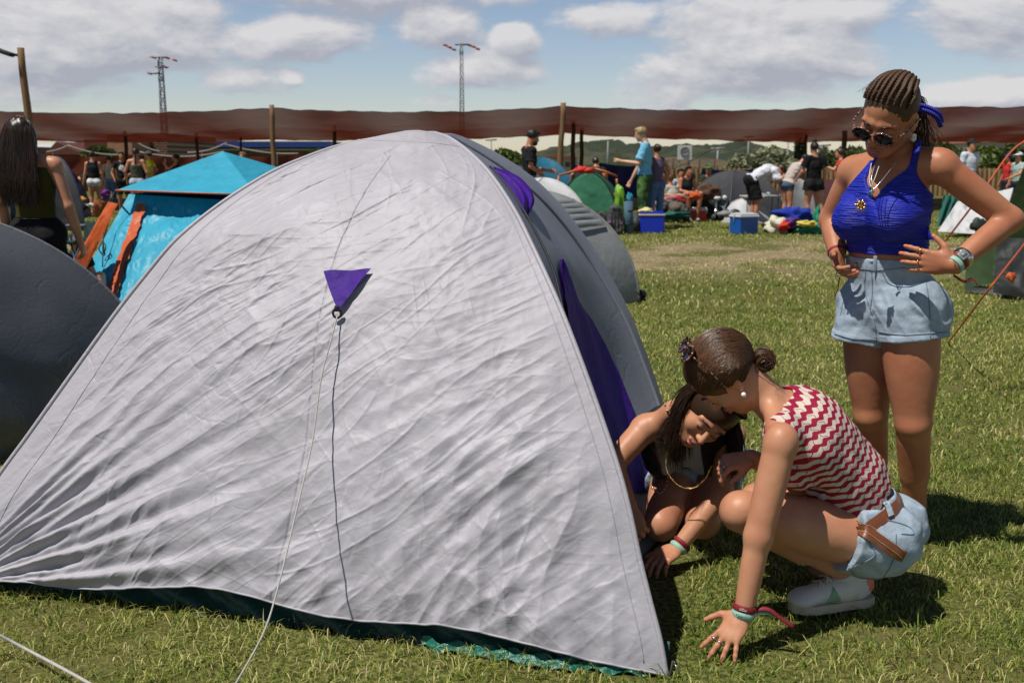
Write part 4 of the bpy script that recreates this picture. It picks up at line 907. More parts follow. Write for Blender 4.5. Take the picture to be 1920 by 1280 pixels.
# ---------------------------------------------------------------- anatomy
def frame(J):
    up = unit(V3(J['chest'])-V3(J['pel'])); sd_ = V3(J['shR'])-V3(J['shL']); sd_ = unit(sd_-up*(sd_@up)); fw = np.cross(up, sd_); return up, sd_, fw
def hframe(J):
    f = unit(J['hf']); u_ = V3(J['hu']); u_ = unit(u_-f*(u_@f)); r_ = np.cross(f, u_); return r_, f, u_          # right, forward, up
DEF = dict(ua=.043, el=.036, fa=.039, wr=.024, th=.088, kn=.056, ca=.056, an=.034, waist=.118, chest=.132, hip=.105, flat=.72, neck=.050, sh=.052, bust=0, glute=.085, belly=0)
def torso(S, J, R, s=1, off=0, k=.035, neck=True):
    up, sd_, fw = frame(J); o = off
    pel, wa, ch, nk = map(V3, (J['pel'], J['waist'], J['chest'], J['neck'])); hR, hL = V3(J['hipR']), V3(J['hipL'])
    S.cone(hR, hL, R['hip']*s*.92+o, R['hip']*s*.92+o, k, fw, .86)
    S.cone(pel, wa, R['hip']*s*1.18+o, R['waist']*s+o, k, fw, R['flat'])
    S.cone(wa, ch, R['waist']*s+o, R['chest']*s*1.06+o, k, fw, R['flat'])
    S.cone(ch, ch*.45+nk*.55, R['chest']*s*1.0+o, R['chest']*s*.66+o, k, fw, R['flat']*.92)
    S.cone(V3(J['shR'])*.82+V3(J['shL'])*.18, V3(J['shL'])*.82+V3(J['shR'])*.18, R['sh']*s*.95+o, R['sh']*s*.95+o, k)
    if R['glute']:
        for h in (hR, hL): S.ell(h-fw*.045*s-up*.02*s, R['glute']*s+o, k=k)
    if R['bust']:
        for q in (1, -1): S.ell(ch+fw*(R['chest']*R['flat']*.80)*s+sd_*q*.072*s-up*.035*s, (R['bust']*s+o, R['bust']*.95*s+o, R['bust']*s+o), (sd_, fw, up), k=.022)
    if R['belly']: S.ell(wa+fw*.04*s, R['belly']*s+o, k=.04)
    if neck:
        r_, f_, u_ = hframe(J); hd = V3(J['head']); S.cone(nk-up*.01*s, hd-f_*.028*s-u_*.05*s, R['neck']*1.12*s+o, R['neck']*.98*s+o, .022)
        for q in (1, -1): S.cone(nk+up*.035*s, V3(J['shR' if q > 0 else 'shL'])*.7+nk*.3, .026*s+o, .03*s+o, .03)
def arm(S, J, R, sdn, s=1, off=0, k=.02, frac=2, loose=1, cut=True):
    """frac: how much of the arm (0-1 upper, 1-2 with forearm)"""
    sh, el, wr = (V3(J[q+sdn]) for q in ('sh', 'el', 'wr')); o = off
    S.ell(sh+(el-sh)*.06, R['sh']*s*1.0+o, k=.03)
    if frac < 1:
        e = sh+(el-sh)*frac; S.cone(sh, e, R['sh']*s*.95+o, (R['ua']+(R['el']-R['ua'])*frac)*s+o*loose, k, cut=cut); return
    S.cone(sh, el, R['ua']*s*1.04+o, R['el']*s+o, k, mid=R['ua']*s*1.02+o)
    f = min(frac-1, 1)
    if f > 0:
        e = el+(wr-el)*f; S.cone(el, e, R['fa']*s*.97+o, (R['fa']+(R['wr']-R['fa'])*f)*s+o*loose, .018, mid=(R['fa']*.92 if f > .9 else None) and R['fa']*.90*s+o, cut=cut and f < 1)
def leg(S, J, R, sdn, s=1, off=0, k=.03, frac=2, loose=1, cut=True, back=None):
    hp, kn, an = (V3(J[q+sdn]) for q in ('hip', 'kn', 'an')); o = off
    if frac < 1:
        e = hp+(kn-hp)*frac; S.cone(hp, e, R['th']*s*1.03+o, (R['th']+(R['kn']-R['th'])*frac*.8)*s+o*loose, k, cut=cut); return
    S.cone(hp, kn, R['th']*s+o, R['kn']*s+o, k, mid=R['th']*s*.93+o)
    f = min(frac-1, 1)
    if f > 0:
        e = kn+(an-kn)*f; ax = unit(an-kn); t_ = unit(kn-hp); bk = t_-ax*(t_@ax)
        if np.linalg.norm(bk) < .15 or back is not None: _, _, fw = frame(J); bk = -(fw if back is None else back)
        else: bk = unit(bk) if np.dot(t_, ax) > .7 else -unit(bk)*-1
        bk = unit(bk-ax*(bk@ax)); 
        if back is None and np.dot(bk, frame(J)[2]) > 0 and np.dot(t_, ax) > .5: bk = -bk
        S.cone(kn, e, R['kn']*.90*s+o, (R['kn']*.9+(R['an']-R['kn']*.9)*f)*s+o*loose, .02, cut=cut and f < 1)
        if off == 0 and f >= .9: S.ell(kn-bk*R['kn']*.42*s+ax*.004*s, (R['kn']*.62*s,)*3, k=.02)
        if f >= .6: S.cone(kn+(an-kn)*.18+bk*.012*s, kn+(an-kn)*.52+bk*.010*s, R['ca']*.80*s+o, R['ca']*.72*s+o, .03)
def hand(S, wr, dr, palm, thumb_side, s=1, curl=(20, 25, 30, 35), spread=7, th=(.7, .55, .25), k=.004, bend=(1, 1, .7), info=None):
    """dr: direction wrist to knuckles; palm: normal out of the palm; thumb_side: unit towards the thumb"""
    wr = V3(wr); d = unit(dr); n = V3(palm); n = unit(n-d*(n@d)); sd_ = np.cross(d, n); sd_ = sd_ if sd_@V3(thumb_side) > 0 else -sd_
    S.cone(wr-d*.01*s, wr+d*.03*s, .023*s, .026*s, .012, n, .72)
    S.ell(wr+d*.052*s, (.047*s, .040*s, .0150*s), (d, sd_, n), k=.014)
    for i in range(4): S.cone(wr+d*.035*s+sd_*(.018-.012*i)*s, wr+d*(.088-.003*abs(i-1)-.004*(i == 3))*s+sd_*(.029-.0195*i)*s, .011*s, .0095*s, .008)
    S.ell(wr+d*.03*s+sd_*.022*s+n*.006*s, (.03*s, .018*s, .014*s), (d, sd_, n), k=.01)
    tips = []
    for i in range(4):
        b = wr+d*(.088-.003*abs(i-1)-.004*(i == 3))*s+sd_*(.029-.0195*i)*s; L_ = (.072, .080, .075, .058)[i]*s; sp = math.radians(spread*(1.3-i*.9)); cu = math.radians(curl[i])
        dd = unit(d*math.cos(sp)+sd_*math.sin(sp)); ang = 0; r0 = .0092*s*(1, 1, .97, .86)[i]
        for j, (fr, bb) in enumerate(zip((.44, .31, .25), bend)):
            ang += cu*bb; v_ = dd*math.cos(ang)+n*math.sin(ang); e = b+v_*L_*fr; S.cone(b, e, r0*(1-.07*j), r0*(.93-.08*j), k if j == 0 else .002); 
            S.ell(b, r0*1.06*(1-.06*j), k=.003); b = e
        tips.append((b, v_, -n*math.cos(ang)+dd*math.sin(ang), r0*.8))
    b = wr+d*.022*s+sd_*.026*s; v_ = unit(sd_*th[0]+d*th[1]+n*th[2]); e = b+v_*.034*s; S.cone(b, e, .0135*s, .0115*s, .010); v2 = unit(v_*.75+d*.5+n*th[2]*.3); e2 = e+v2*.03*s; S.cone(e, e2, .0112*s, .0095*s, .003); v3 = unit(v2+d*.15); e3 = e2+v3*.02*s; S.cone(e2, e3, .0098*s, .0078*s, .002)
    tips.append((e3, v3, -n, .008*s))
    if info is not None: info += [dict(tips=tips, d=d, n=n, sd=sd_, wr=wr)]
def head(S, J, s=1, detail=True, gap=0):
    r_, f, u_ = hframe(J); c = V3(J['head']); W = lambda x, y, z: c+(r_*x+f*y+u_*z)*s; ax = (r_, f, u_)
    S.ell(W(0, -.012, .022), (.073*s, .093*s, .083*s), ax, .01); S.ell(W(0, .022, -.036), (.058*s, .066*s, .082*s), ax, .02); S.ell(W(0, .060, -.094), (.026*s, .022*s, .019*s), ax, .028)
    S.cone(W(0, .086, .008), W(0, .106, -.030), .0075*s, .0115*s, .010)
    if not detail: return
    for q in (1, -1):
        S.ell(W(q*.037, .052, -.030), .025*s, k=.02); S.ell(W(q*.010, .095, -.034), .0085*s, k=.005); S.cone(W(q*.012, .080, .022), W(q*.046, .066, .018), .011*s, .009*s, .012)
        S.ell(W(q*.031, .099, .001), (.018*s, .016*s, .012*s), ax, .010, sub=True); S.ell(W(q*.031, .072, -.001), (.0150*s, .0135*s, .0125*s), ax, .005)
        S.ell(W(q*.073, -.010, -.014), (.008*s, .019*s, .031*s), (unit(r_+f*.35*q), unit(f-r_*.35*q), u_), .005); S.ell(W(q*.082, -.004, -.010), (.005*s, .010*s, .019*s), ax, .004, sub=True)
        S.ell(W(q*.072, -.004, -.040), .009*s, k=.006)
        S.cone(W(q*.045, .02, -.075), W(q*.012, .062, -.098), .018*s, .016*s, .02)
    S.cone(W(-.016, .088, -.0615), W(.016, .088, -.0615), .0065*s, .0065*s, .006); S.ell(W(0, .093, -.061), (.013*s, .007*s, .0055*s), ax, .004); S.ell(W(0, .090, -.0745), (.017*s, .009*s, .0068*s), ax, .004)
    S.cone(W(-.024, .094, -.0675), W(.024, .094, -.0675), .0022*s, .0022*s, .002, sub=True)
def face_bits(J, s, root, lip=(.42, .12, .10), brow=HR_dark, closed=True, smile=True):
    r_, f, u_ = hframe(J); c = V3(J['head']); W = lambda x, y, z: Vector(c+(r_*x+f*y+u_*z)*s)
    S = SDF(np.array(W(0, .08, -.065))-.045, np.array(W(0, .08, -.065))+.045, .0018); ax = (r_, f, u_)
    S.cone(W(-.017, .0885, -.0615), W(.017, .0885, -.0615), .0062*s, .0062*s, .005); S.ell(W(0, .0945, -.0615), (.014*s, .0068*s, .0052*s), ax, .004); S.ell(W(0, .0915, -.0745), (.018*s, .0088*s, .0062*s), ax, .003); S.cone(W(-.024, .0965, -.0675), W(.024, .0965, -.0675), .0016*s, .0016*s, .001, sub=True)
    S.build('lips', mat('lips', lip, .4, .08, 60, sss=.1), root)
    for q in (1, -1):
        mb = MB(); mb.tube(catmull([W(q*.013, .090, .021), W(q*.03, .089, .027), W(q*.050, .070, .019)], 12), [.0018]*2+[.0032]*6+[.002]*4, 6); mb.build('eyebrow', brow, root)
        mb = MB(); mb.tube(catmull([W(q*.018, .0835, -.004), W(q*.031, .0872, -.0085), W(q*.045, .0785, -.003)], 12), .0014, 5); mb.build('eyelash', M_black, root)
def strands(name, curves, r, m, parent, seg=3):
    """each curve a (k,3) array -> thin tapering triangular tubes, all one hair mesh"""
    Vs, Fs_ = [], []; base = 0
    for C in curves:
        C = np.asarray(C, float); k = len(C); T = np.gradient(C, axis=0); T /= np.linalg.norm(T, axis=1)[:, None]+1e-9
        a = np.cross(T, np.array([.31, .52, .79])); a /= np.linalg.norm(a, axis=1)[:, None]+1e-9; b = np.cross(T, a); rr = r*(1-.75*np.linspace(0, 1, k)**3)
        ring = np.stack([C+(a*math.cos(2*PI*q/seg)+b*math.sin(2*PI*q/seg))*rr[:, None] for q in range(seg)], 1); Vs.append(ring.reshape(-1, 3))
        i = np.arange(k-1)[:, None]*seg+base
        for q in range(seg): q2 = (q+1) % seg; Fs_.append(np.concatenate([i+q, i+q2, i+seg+q2, i+seg+q], 1))
        base += k*seg
    return link(name, npmesh(name, np.vstack(Vs), np.vstack(Fs_)), m, parent)
def bounds(J, keys=None, pad=.16):
    pts = np.array([V3(J[k]) for k in (keys or [q for q in J if q not in ('hf', 'hu')])]); return pts.min(0)-pad, pts.max(0)+pad
def foot(S, J, sdn, s=1, off=0, k=.015, R=DEF):
    an, to = V3(J['an'+sdn]), V3(J['toe'+sdn]); d = unit(to-an); heel = an-unit([d[0], d[1], 0])*.03*s; heel[2] = max(.03*s, min(heel[2], an[2]-.04*s)) if an[2] < .2 else an[2]-.05*s
    S.cone(an, heel, R['an']*s+off, .028*s+off, k); S.cone(heel, to, .03*s+off, .021*s+off, .02, (0, 0, 1), .9); S.cone(an, heel*.4+to*.6, .032*s+off, .026*s+off, .02)
def cloth(J, part, name, m, root, s, R, vox, off=.012, wr=.006, wf=9, **k):
    keys = {'top': ['pel', 'waist', 'chest', 'neck', 'shR', 'shL', 'elR', 'elL', 'wrR', 'wrL', 'hipR', 'hipL'], 'low': ['pel', 'waist', 'hipR', 'hipL', 'knR', 'knL', 'anR', 'anL']}[part]
    lo, hi = bounds(J, keys); S = SDF(lo, hi, vox); up, sd_, fw = frame(J)
    if part == 'top':
        torso(S, J, R, s, off, neck=False); hem = k.get('hem', 0)
        S.cut(V3(J['pel'])*(1-hem)+V3(J['waist'])*hem, -up+fw*k.get('hemf', 0))
        nk = V3(J['neck'])+up*.02*s
        if k.get('tube'): S.cut(V3(J['chest'])+up*k['tube']*s, up)
        else: S.cone(nk, nk+up*.1*s+fw*.02*s, (.066+k.get('neckw', 0))*s, .1*s, .01, sub=True)
        if not k.get('tube') and k.get('sleeve', .5) > 0:
            for q in 'RL': arm(S, J, R, q, s, off, frac=k.get('sleeve', .5), loose=k.get('loose', 1.6))
        elif not k.get('tube'):
            for q in 'RL': S.ell(V3(J['sh'+q])+sd_*(1 if q == 'R' else -1)*.035*s, .062*s, k=.005, sub=True)
    else:
        up_ = up; 
        torso(S, J, dict(R, bust=0, belly=0), s, off, neck=False); w_ = k.get('rise', .35)
        S.cut(V3(J['pel'])*(1-w_)+V3(J['waist'])*w_, up_)
        for q in 'RL': leg(S, J, R, q, s, off, frac=k.get('frac', .4), loose=k.get('loose', 1.5))
    def disp(V): return wr*(noise3(V[:, 0]*wf, V[:, 1]*wf, V[:, 2]*wf*1.3)+.5*noise3(V[:, 0]*wf*2.3, V[:, 1]*wf*2.3, V[:, 2]*wf*2.6))
    return S.build(name, m, root, 1, disp if wr else None)
def joints(px, Y, h, yaw, z0=0, ov=None, x=None):
    s = h/1.7; yw = math.radians(yaw); Fv = np.array([-math.sin(yw), math.cos(yw), 0]); Rv = np.array([math.cos(yw), math.sin(yw), 0]); base = np.array([P(px, 330, Y).x if x is None else x, Y, z0])
    L_ = dict(pel=(0, 0, .93), waist=(0, .0, 1.06), chest=(0, -.005, 1.25), neck=(0, -.015, 1.42), head=(0, .02, 1.585), shR=(.155, -.015, 1.38), shL=(-.155, -.015, 1.38), elR=(.215, -.03, 1.11), elL=(-.215, -.03, 1.11), wrR=(.235, .05, .88), wrL=(-.235, .05, .88),
              hipR=(.08, 0, .89), hipL=(-.08, 0, .89), knR=(.10, .02, .49), knL=(-.10, .02, .49), anR=(.105, -.03, .085), anL=(-.105, -.03, .085), toeR=(.13, .13, .03), toeL=(-.13, .13, .03))
    hf, hu = (0, 1, 0), (0, 0, 1)
    if ov:
        for q, v_ in ov.items():
            if q == 'hf': hf = v_
            elif q == 'hu': hu = v_
            else: L_[q] = v_
    W = lambda v_: base+(Rv*v_[0]+Fv*v_[1]+np.array([0, 0, v_[2]]))*s
    J = {q: W(v_) for q, v_ in L_.items()}; J['hf'] = Rv*hf[0]+Fv*hf[1]+np.array([0, 0, hf[2]]); J['hu'] = Rv*hu[0]+Fv*hu[1]+np.array([0, 0, hu[2]]); return J, s
def hairdo(J, s, root, style, m, vox):
    r_, f, u_ = hframe(J); c = V3(J['head']); W = lambda x, y, z: c+(r_*x+f*y+u_*z)*s; ax = (r_, f, u_)
    lo = c-.36*s; hi = c+.24*s
    if style in ('long', 'pony', 'braid', 'longf'): lo = c-np.array([.3, .3, .62])*s
    S = SDF(lo, hi, vox); S.ell(W(0, -.022, .030), (.081*s, .097*s, .086*s), ax, 0)
    if style == 'short': S.ell(W(.01, .035, .088), (.062*s, .045*s, .028*s), ax, .02)
    S.ell(W(0, .13, -.05), (.14*s, .12*s, .110*s), ax, .01, sub=True)
    S.cut(W(0, 0, -.060), -u_+f*.5)
    up = np.array([0, 0, 1.])
    if style == 'bun': S.ell(W(0, -.125, .05), .042*s, k=.01)
    if style == 'topbun': S.ell(W(0, -.03, .145), .042*s, k=.01)
    if style in ('long', 'longf'):
        S.cone(W(0, -.06, .02), W(0, -.09, .0)-up*.34*s, .085*s, .095*s, .03, f, .5)
        for q in (1, -1): S.cone(W(q*.07, -.03, 0), W(q*.085, -.04 if style == 'long' else .03, -.0)-up*.28*s, .035*s, .032*s, .03)
    if style == 'pony': S.cone(W(0, -.10, .03), W(0, -.14, -.02)-up*.30*s, .035*s, .018*s, .02)
    if style == 'braid': S.cone(W(0, -.10, .0), W(0, -.12, -.02)-up*.30*s, .024*s, .018*s, .02)
    def disp(V): return .007*s*noise3(V[:, 0]*38, V[:, 1]*38, V[:, 2]*14)
    return S.build('hair', m, root, 1, disp)
def capmesh(J, s, root, m, vox):
    r_, f, u_ = hframe(J); c = V3(J['head']); W = lambda x, y, z: c+(r_*x+f*y+u_*z)*s; ax = (r_, f, u_)
    S = SDF(c-.25*s, c+.25*s, vox*.8); S.ell(W(0, -.015, .035), (.089*s, .106*s, .092*s), ax, 0); S.cut(W(0, 0, .035), -u_); S.ell(W(0, .11, .045), (.07*s, .075*s, .012*s), ax, .01); S.build('cap', m, root)
# ---------------------------------------------------------------- background people
SKB = dict(tan=SK_tan, mid=SK_mid, fair=SK_fair)
def person(px, Y, h, yaw, label, skin='mid', hair=('short', HR_dark), top=None, low=None, ov=None, R=None, vox=.013, group=None, z0=0, shoes=(.3, .3, .3), cap=None, hands=True, x=None, extra=None, palms=None):
    J, s = joints(px, Y, h, yaw, z0, ov, x); RR = dict(DEF); RR.update(R or {})
    root = empty('person', (float(V3(J['pel'])[0]), Y, z0), label=label, cat='person', group=group)
    lo, hi = bounds(J); S = SDF(lo, hi, vox); torso(S, J, RR, s)
    for q in 'RL': arm(S, J, RR, q, s); leg(S, J, RR, q, s); foot(S, J, q, s)
    head(S, J, s, False)
    if hands:
        up, sd_, fw = frame(J)
        for q in 'RL':
            d = unit(V3(J['wr'+q])-V3(J['el'+q])); pn = (palms or {}).get(q, -sd_ if q == 'R' else sd_)
            if vox <= .009: hand(S, J['wr'+q], d, pn, fw, s, k=.003)
            else:
                w_ = V3(J['wr'+q]); S.ell(w_+d*.05*s, (.05*s, .034*s, .017*s), (d, unit(np.cross(d, unit(pn))+1e-6), unit(pn)), k=.012)
                for i in range(4): b = w_+d*.085*s+np.cross(d, unit(pn))*(.027-.018*i)*s; S.cone(b, b+d*.055*s+unit(pn)*.015*s, .0105*s, .009*s, .002)
                b = w_+d*.03*s; S.cone(b, b+unit(np.cross(d, unit(pn)))*.035*s*(1 if np.dot(np.cross(d, unit(pn)), fw) > 0 else -1)+d*.04*s, .013*s, .010*s, .005)
    S.build('body', SKB[skin], root)
    if hair and not (cap and hair[0] == 'none'): hairdo(J, s, root, hair[0], hair[1], vox*.85)
    if cap: capmesh(J, s, root, fabric(cap, .8), vox)
    if top: t = dict(top); c = t.pop('col'); nm = t.pop('name', 'shirt'); cloth(J, 'top', nm, fabric(c, .85), root, s, RR, vox*.9, **t)
    if low: t = dict(low); c = t.pop('col'); nm = t.pop('name', 'shorts'); cloth(J, 'low', nm, fabric(c, .85), root, s, RR, vox*.9, off=t.pop('off', .010), **t)
    if shoes:
        for q in 'RL':
            a = V3(J['an'+q]); t_ = V3(J['toe'+q])
            S = SDF(np.minimum(a, t_)-.13, np.maximum(a, t_)+.13, vox*.8); foot(S, J, q, s, .012); S.cut(a+np.array([0, 0, .01]), (0, 0, 1)); S.build('shoe', fabric(shoes, .6), root)
    if extra: extra(J, s, root)
    return root, J, s
# ================================================================ FOREGROUND FIGURES
def jv(d): return {k: (np.array(v_[2], float) if len(v_) == 3 and v_[0] is None else V3(P(*v_))) for k, v_ in d.items()}
def braid(name, path, r, m, root, turns=9, seg=6):
    path = np.array([tuple(p) for p in catmull(path, 60)]); T = np.gradient(path, axis=0); T /= np.linalg.norm(T, axis=1)[:, None]
    a = np.cross(T, [.2, .3, .93]); a /= np.linalg.norm(a, axis=1)[:, None]; b = np.cross(T, a); cur = []; mb = MB(); t = np.linspace(0, 1, 60)
    for k in range(3):
        ph = 2*PI*(turns*t+k/3); c = path+a*(np.cos(ph)*r*.75)[:, None]+b*(np.sin(2*ph)*r*.38)[:, None]
        mb.tube([Vector(q) for q in c], [r*.62*(1-.35*x**3)*min(1, .3+x*5) for x in t], seg)
    return mb.build(name, m, root)
def project(objs, px, py, off=.003, mx=None):
    """point where the ray through a pixel meets a mesh, lifted towards its normal"""
    d = ray(px, py).normalized(); o = Vector((0, 0, H)); best = None
    for ob in objs:
        Mi = Matrix.Translation(ob.matrix_world.translation) if False else None
        ok, loc, nm, _ = ob.ray_cast(o, d)
        if ok and (best is None or (loc-o).length < (best[0]-o).length): best = (loc, nm)
    if best is None: return None
    nm = best[1] if best[1].dot(d) < 0 else -best[1]
    return best[0]+nm*off
# ------------------------------------------------ woman standing
JA = jv(dict(pel=(1672, 570, 3.30), waist=(1662, 475, 3.31), chest=(1664, 385, 3.29), neck=(1690, 298, 3.30), head=(1667, 214, 3.18), shR=(1604, 318, 3.41), shL=(1756, 306, 3.17), elR=(1558, 412, 3.50), elL=(1893, 412, 3.13), wrR=(1570, 478, 3.36), wrL=(1788, 497, 3.04),
             hipR=(1633, 576, 3.37), hipL=(1706, 578, 3.24), knR=(1632, 775, 3.38), knL=(1712, 792, 3.20), anR=(1640, 955, 3.46), anL=(1716, 968, 3.30), toeR=(1618, 992, 3.36), toeL=(1700, 1016, 3.20)))
JA['toeR'][2] = .03; JA['toeL'][2] = .03; JA['anR'][2] = .085; JA['anL'][2] = .085
JA['hf'] = np.array([-.60, -.50, -.63]); JA['hu'] = np.array([-.16, -.58, .80])
RA = dict(DEF, th=.094, kn=.058, ca=.057, an=.035, waist=.122, chest=.136, hip=.107, flat=.72, ua=.045, el=.039, fa=.040, wr=.027, bust=.066, sh=.056, glute=.095, neck=.050)
wa_ = empty('person', (1.3, 3.3, 0), label='standing woman with cornrow braids, blue halter top and denim shorts, hands on hips', cat='person')
lo, hi = bounds(JA, pad=.15); S = SDF(lo, hi, .0042); torso(S, JA, RA)
for q in 'RL': leg(S, JA, RA, q); foot(S, JA, q, R=RA)
for q in 'RL': arm(S, JA, RA, q, k=.012)
head(S, JA, 1.04); upA, sdA, fwA = frame(JA); hi_ = []
hand(S, JA['wrL'], V3(P(1712, 486, 3.085))-JA['wrL'], V3((.25, 1, 0)), (0, 0, 1), .95, curl=(6, 8, 10, 14), spread=6, th=(.85, .45, .25), info=hi_)
hand(S, JA['wrR'], V3(P(1577, 520, 3.27))-JA['wrR'], -sdA+fwA*.1, (0, 0, 1), .92, curl=(28, 30, 34, 36), spread=6, info=hi_)
S.build('body', SK_tan, wa_)
M_nail = mat('orange_nails', (.75, .16, .06), .3)
for hd_ in hi_:
    for t_, v_, up_, r_ in hd_['tips']:
        mb = MB(); c = Vector(t_-v_*.003+up_*r_*.85); rot = Matrix((Vector(v_), Vector(np.cross(up_, v_)), Vector(up_))).transposed(); mb.ball((0, 0, 0), (.0072, .0048, .0016), 8, 5)
        for w_ in mb.bm.verts: w_.co = rot @ w_.co + c
        mb.build('nail', M_nail, wa_)
face_bits(JA, 1.04, wa_, lip=(.40, .11, .09))
rA, fA, uA = hframe(JA); HA = JA['head']; WA = lambda x, y, z: Vector(HA+(rA*x+fA*y+uA*z)*1.04)
# hair: scalp cap, cornrows, ponytail
S = SDF(HA-.2, HA+.2, .004); S.ell(WA(0, -.018, .026), (.080, .100, .089), (rA, fA, uA), 0); S.ell(WA(0, .125, -.055), (.14, .105, .115), (rA, fA, uA), .006, sub=True); S.cut(WA(0, 0, -.055), -uA+fA*.75)
for q in (1, -1): S.ell(WA(q*.078, .0, -.02), (.02, .03, .042), (rA, fA, uA), .004, sub=True)
def dispA(V):
    l = V-HA; x = l@rA; y = l@fA; return .0018*np.abs(np.sin(x*105))*np.clip(((l@uA)-.07)*30, 0, 1)-.001+.0008*noise3(V[:, 0]*120, V[:, 1]*120, V[:, 2]*120)
S.build('hair', HR_mid, wa_, 1, dispA)
for q, x0 in enumerate((-.068, -.051, -.034, -.017, .0, .017, .034, .051, .068)):
    pth = []
    for a in np.linspace(.72, 2.55, 9):      # over the skull from the hairline to the nape
        xx = x0*(1-.35*max(0, a-1.4)); yy = math.cos(a)*.101-.018; zz = math.sin(a)*.090+.026; sc = math.sqrt(max(.05, 1-(xx/.082)**2)); pth.append(WA(xx, (yy+.018)*sc-.018, (zz-.026)*sc+.026))
    braid('braid', pth, .0072, HR_mid, wa_, 13)
for q in (): braid('braid', [WA(q*.060, .05, .055), WA(q*.079, .02, .04), WA(q*.083, -.02, .02), WA(q*.07, -.07, -.01), WA(q*.03, -.112, -.03)], .0088, HR_brown, wa_, 9)
bk = WA(0, -.118, -.02); cur = []
rg = np.random.default_rng(3)
for i in range(260):
    o = rg.normal(size=3)*.010; o2 = rg.normal(size=3)*.022; cur.append(np.array([tuple(p) for p in catmull([bk+Vector(o), bk+Vector(o+np.array([.05, .03, -.03])), bk+Vector(o2+np.array([.07, .04, -.14])), bk+Vector(o2*1.4+np.array([.06, .03, -.25]))], 14)]))
strands('ponytail', cur, .0012, HR_mid, wa_)
M_bluecord = mat('blue_braid', (.015, .018, .30), .6, .2, 60)
braid('blue_braid', [bk+Vector((-.01, -.02, -.035)), bk+Vector((.04, -.03, -.035)), bk+Vector((.085, -.04, -.055)), bk+Vector((.11, -.02, -.085))], .008, M_bluecord, wa_, 7)
braid('blue_braid', [bk+Vector((-.01, -.03, -.05)), bk+Vector((.04, -.045, -.05)), bk+Vector((.08, -.05, -.07)), bk+Vector((.105, -.03, -.10))], .007, M_bluecord, wa_, 7)
rg2 = np.random.default_rng(5); cur = []
for i in range(22):
    x0 = rg2.uniform(-.06, .075); b0 = WA(x0, .04, .105); cur.append(np.array([tuple(p) for p in catmull([b0, b0+Vector(rg2.normal(size=3)*.01)+Vector((0, 0, .006)), b0+Vector(rg2.normal(size=3)*.022)+Vector((0, 0, .004))], 7)]))
strands('flyaway_hair', cur, .0004, HR_brown, wa_)
# sunglasses
def sunglasses(W, root, wx, yy, zz, rx, rz, framem, lensm, temple, tilt=0, arms=True):
    sg = empty('sunglasses', (0, 0, 0)); sg.parent = root; sg.matrix_parent_inverse = Matrix.Translation(root.location).inverted()
    for q in (1, -1):
        ring = [W(q*wx+rx*math.cos(a)*(1.0+.12*math.sin(a)*0), yy-.16*abs(q*wx+rx*math.cos(a))**1.5, zz+rz*math.sin(a)*(1-.12*math.cos(a)*q)+.004*max(0, math.cos(a)*q)*(math.sin(a) > 0)) for a in np.linspace(0, 2*PI, 29)[:-1]]
        mb = MB(); mb.tube(ring+ring[:2], .0034, 6, cap=False); mb.build('rim', framem, sg)
        mb = MB(); mb.bm.faces.new([mb.bm.verts.new(p) for p in ring]); bmesh.ops.solidify(mb.bm, geom=list(mb.bm.faces), thickness=.0015); mb.build('lens', lensm, sg)
        mb = MB(); mb.tube(catmull([W(q*(wx+rx), yy-.011, zz+.008), W(q*.080, yy-.045, zz+.006), W(q*.083, temple, zz-.004), W(q*.080, temple-.03, zz-.02)], 14), .0028, 6); mb.build('temple', framem, sg)
    mb = MB(); mb.tube([W(-(wx-rx)-.002, yy-.001, zz+.006), W(0, yy+.003, zz+.009), W((wx-rx)+.002, yy-.001, zz+.006)], .003, 6); mb.build('bridge', framem, sg)
    return sg
M_tort = mat('tortoiseshell', (.035, .012, .006), .15, .3, 90, col2=(.42, .20, .13), c2scale=110, c2pos=.55, c2w=.05, coat=.5); M_lens = mat('dark_lens', (.008, .007, .008), .08, coat=.5)
sunglasses(WA, wa_, .034, .108, -.002, .0285, .022, M_tort, M_lens, -.005)
# earring
M_gold = mat('gold', (.75, .48, .16), .25, .1, 60, metal=1); M_silv = mat('silver_metal', (.6, .6, .6), .25, .1, 60, metal=1); M_pearl = mat('pearl', (.8, .76, .7), .2)
mb = MB(); mb.ball(WA(-.083, .006, -.052), .0075, 12, 8); mb.ball(WA(-.083, .006, -.064), (.009, .006, .010), 12, 8); mb.build('earring', M_pearl, wa_)
# halter top
def ruched(name, col):
    m, nt, N, L = newmat(name); o = N.new('ShaderNodeOutputMaterial'); b = N.new('ShaderNodeBsdfPrincipled'); L.new(b.outputs[0], o.inputs[0]); tc = N.new('ShaderNodeTexCoord'); mp = N.new('ShaderNodeMapping'); mp.inputs['Scale'].default_value = (7, 7, 62); mp.inputs['Rotation'].default_value = (0, .12, 0)
    n = N.new('ShaderNodeTexNoise'); n.inputs['Scale'].default_value = 2.2; n.inputs['Detail'].default_value = 3; n.inputs['Distortion'].default_value = .7; L.new(tc.outputs['Object'], mp.inputs[0]); L.new(mp.outputs[0], n.inputs['Vector'])
    bp = N.new('ShaderNodeBump'); bp.inputs['Strength'].default_value = 1; bp.inputs['Distance'].default_value = .012; L.new(n.outputs[0], bp.inputs['Height']); L.new(bp.outputs[0], b.inputs['Normal']); b.inputs['Base Color'].default_value = (*col, 1); b.inputs['Roughness'].default_value = .55; b.inputs['Specular IOR Level'].default_value = .35; return m
M_blue_top = ruched('blue_ruched', (.012, .022, .36)); lo, hi = bounds(JA, ['waist', 'chest', 'neck', 'shR', 'shL', 'pel'], .2)
S = SDF(lo, hi, .004); torso(S, JA, dict(RA, sh=.02), 1, .008, neck=False)
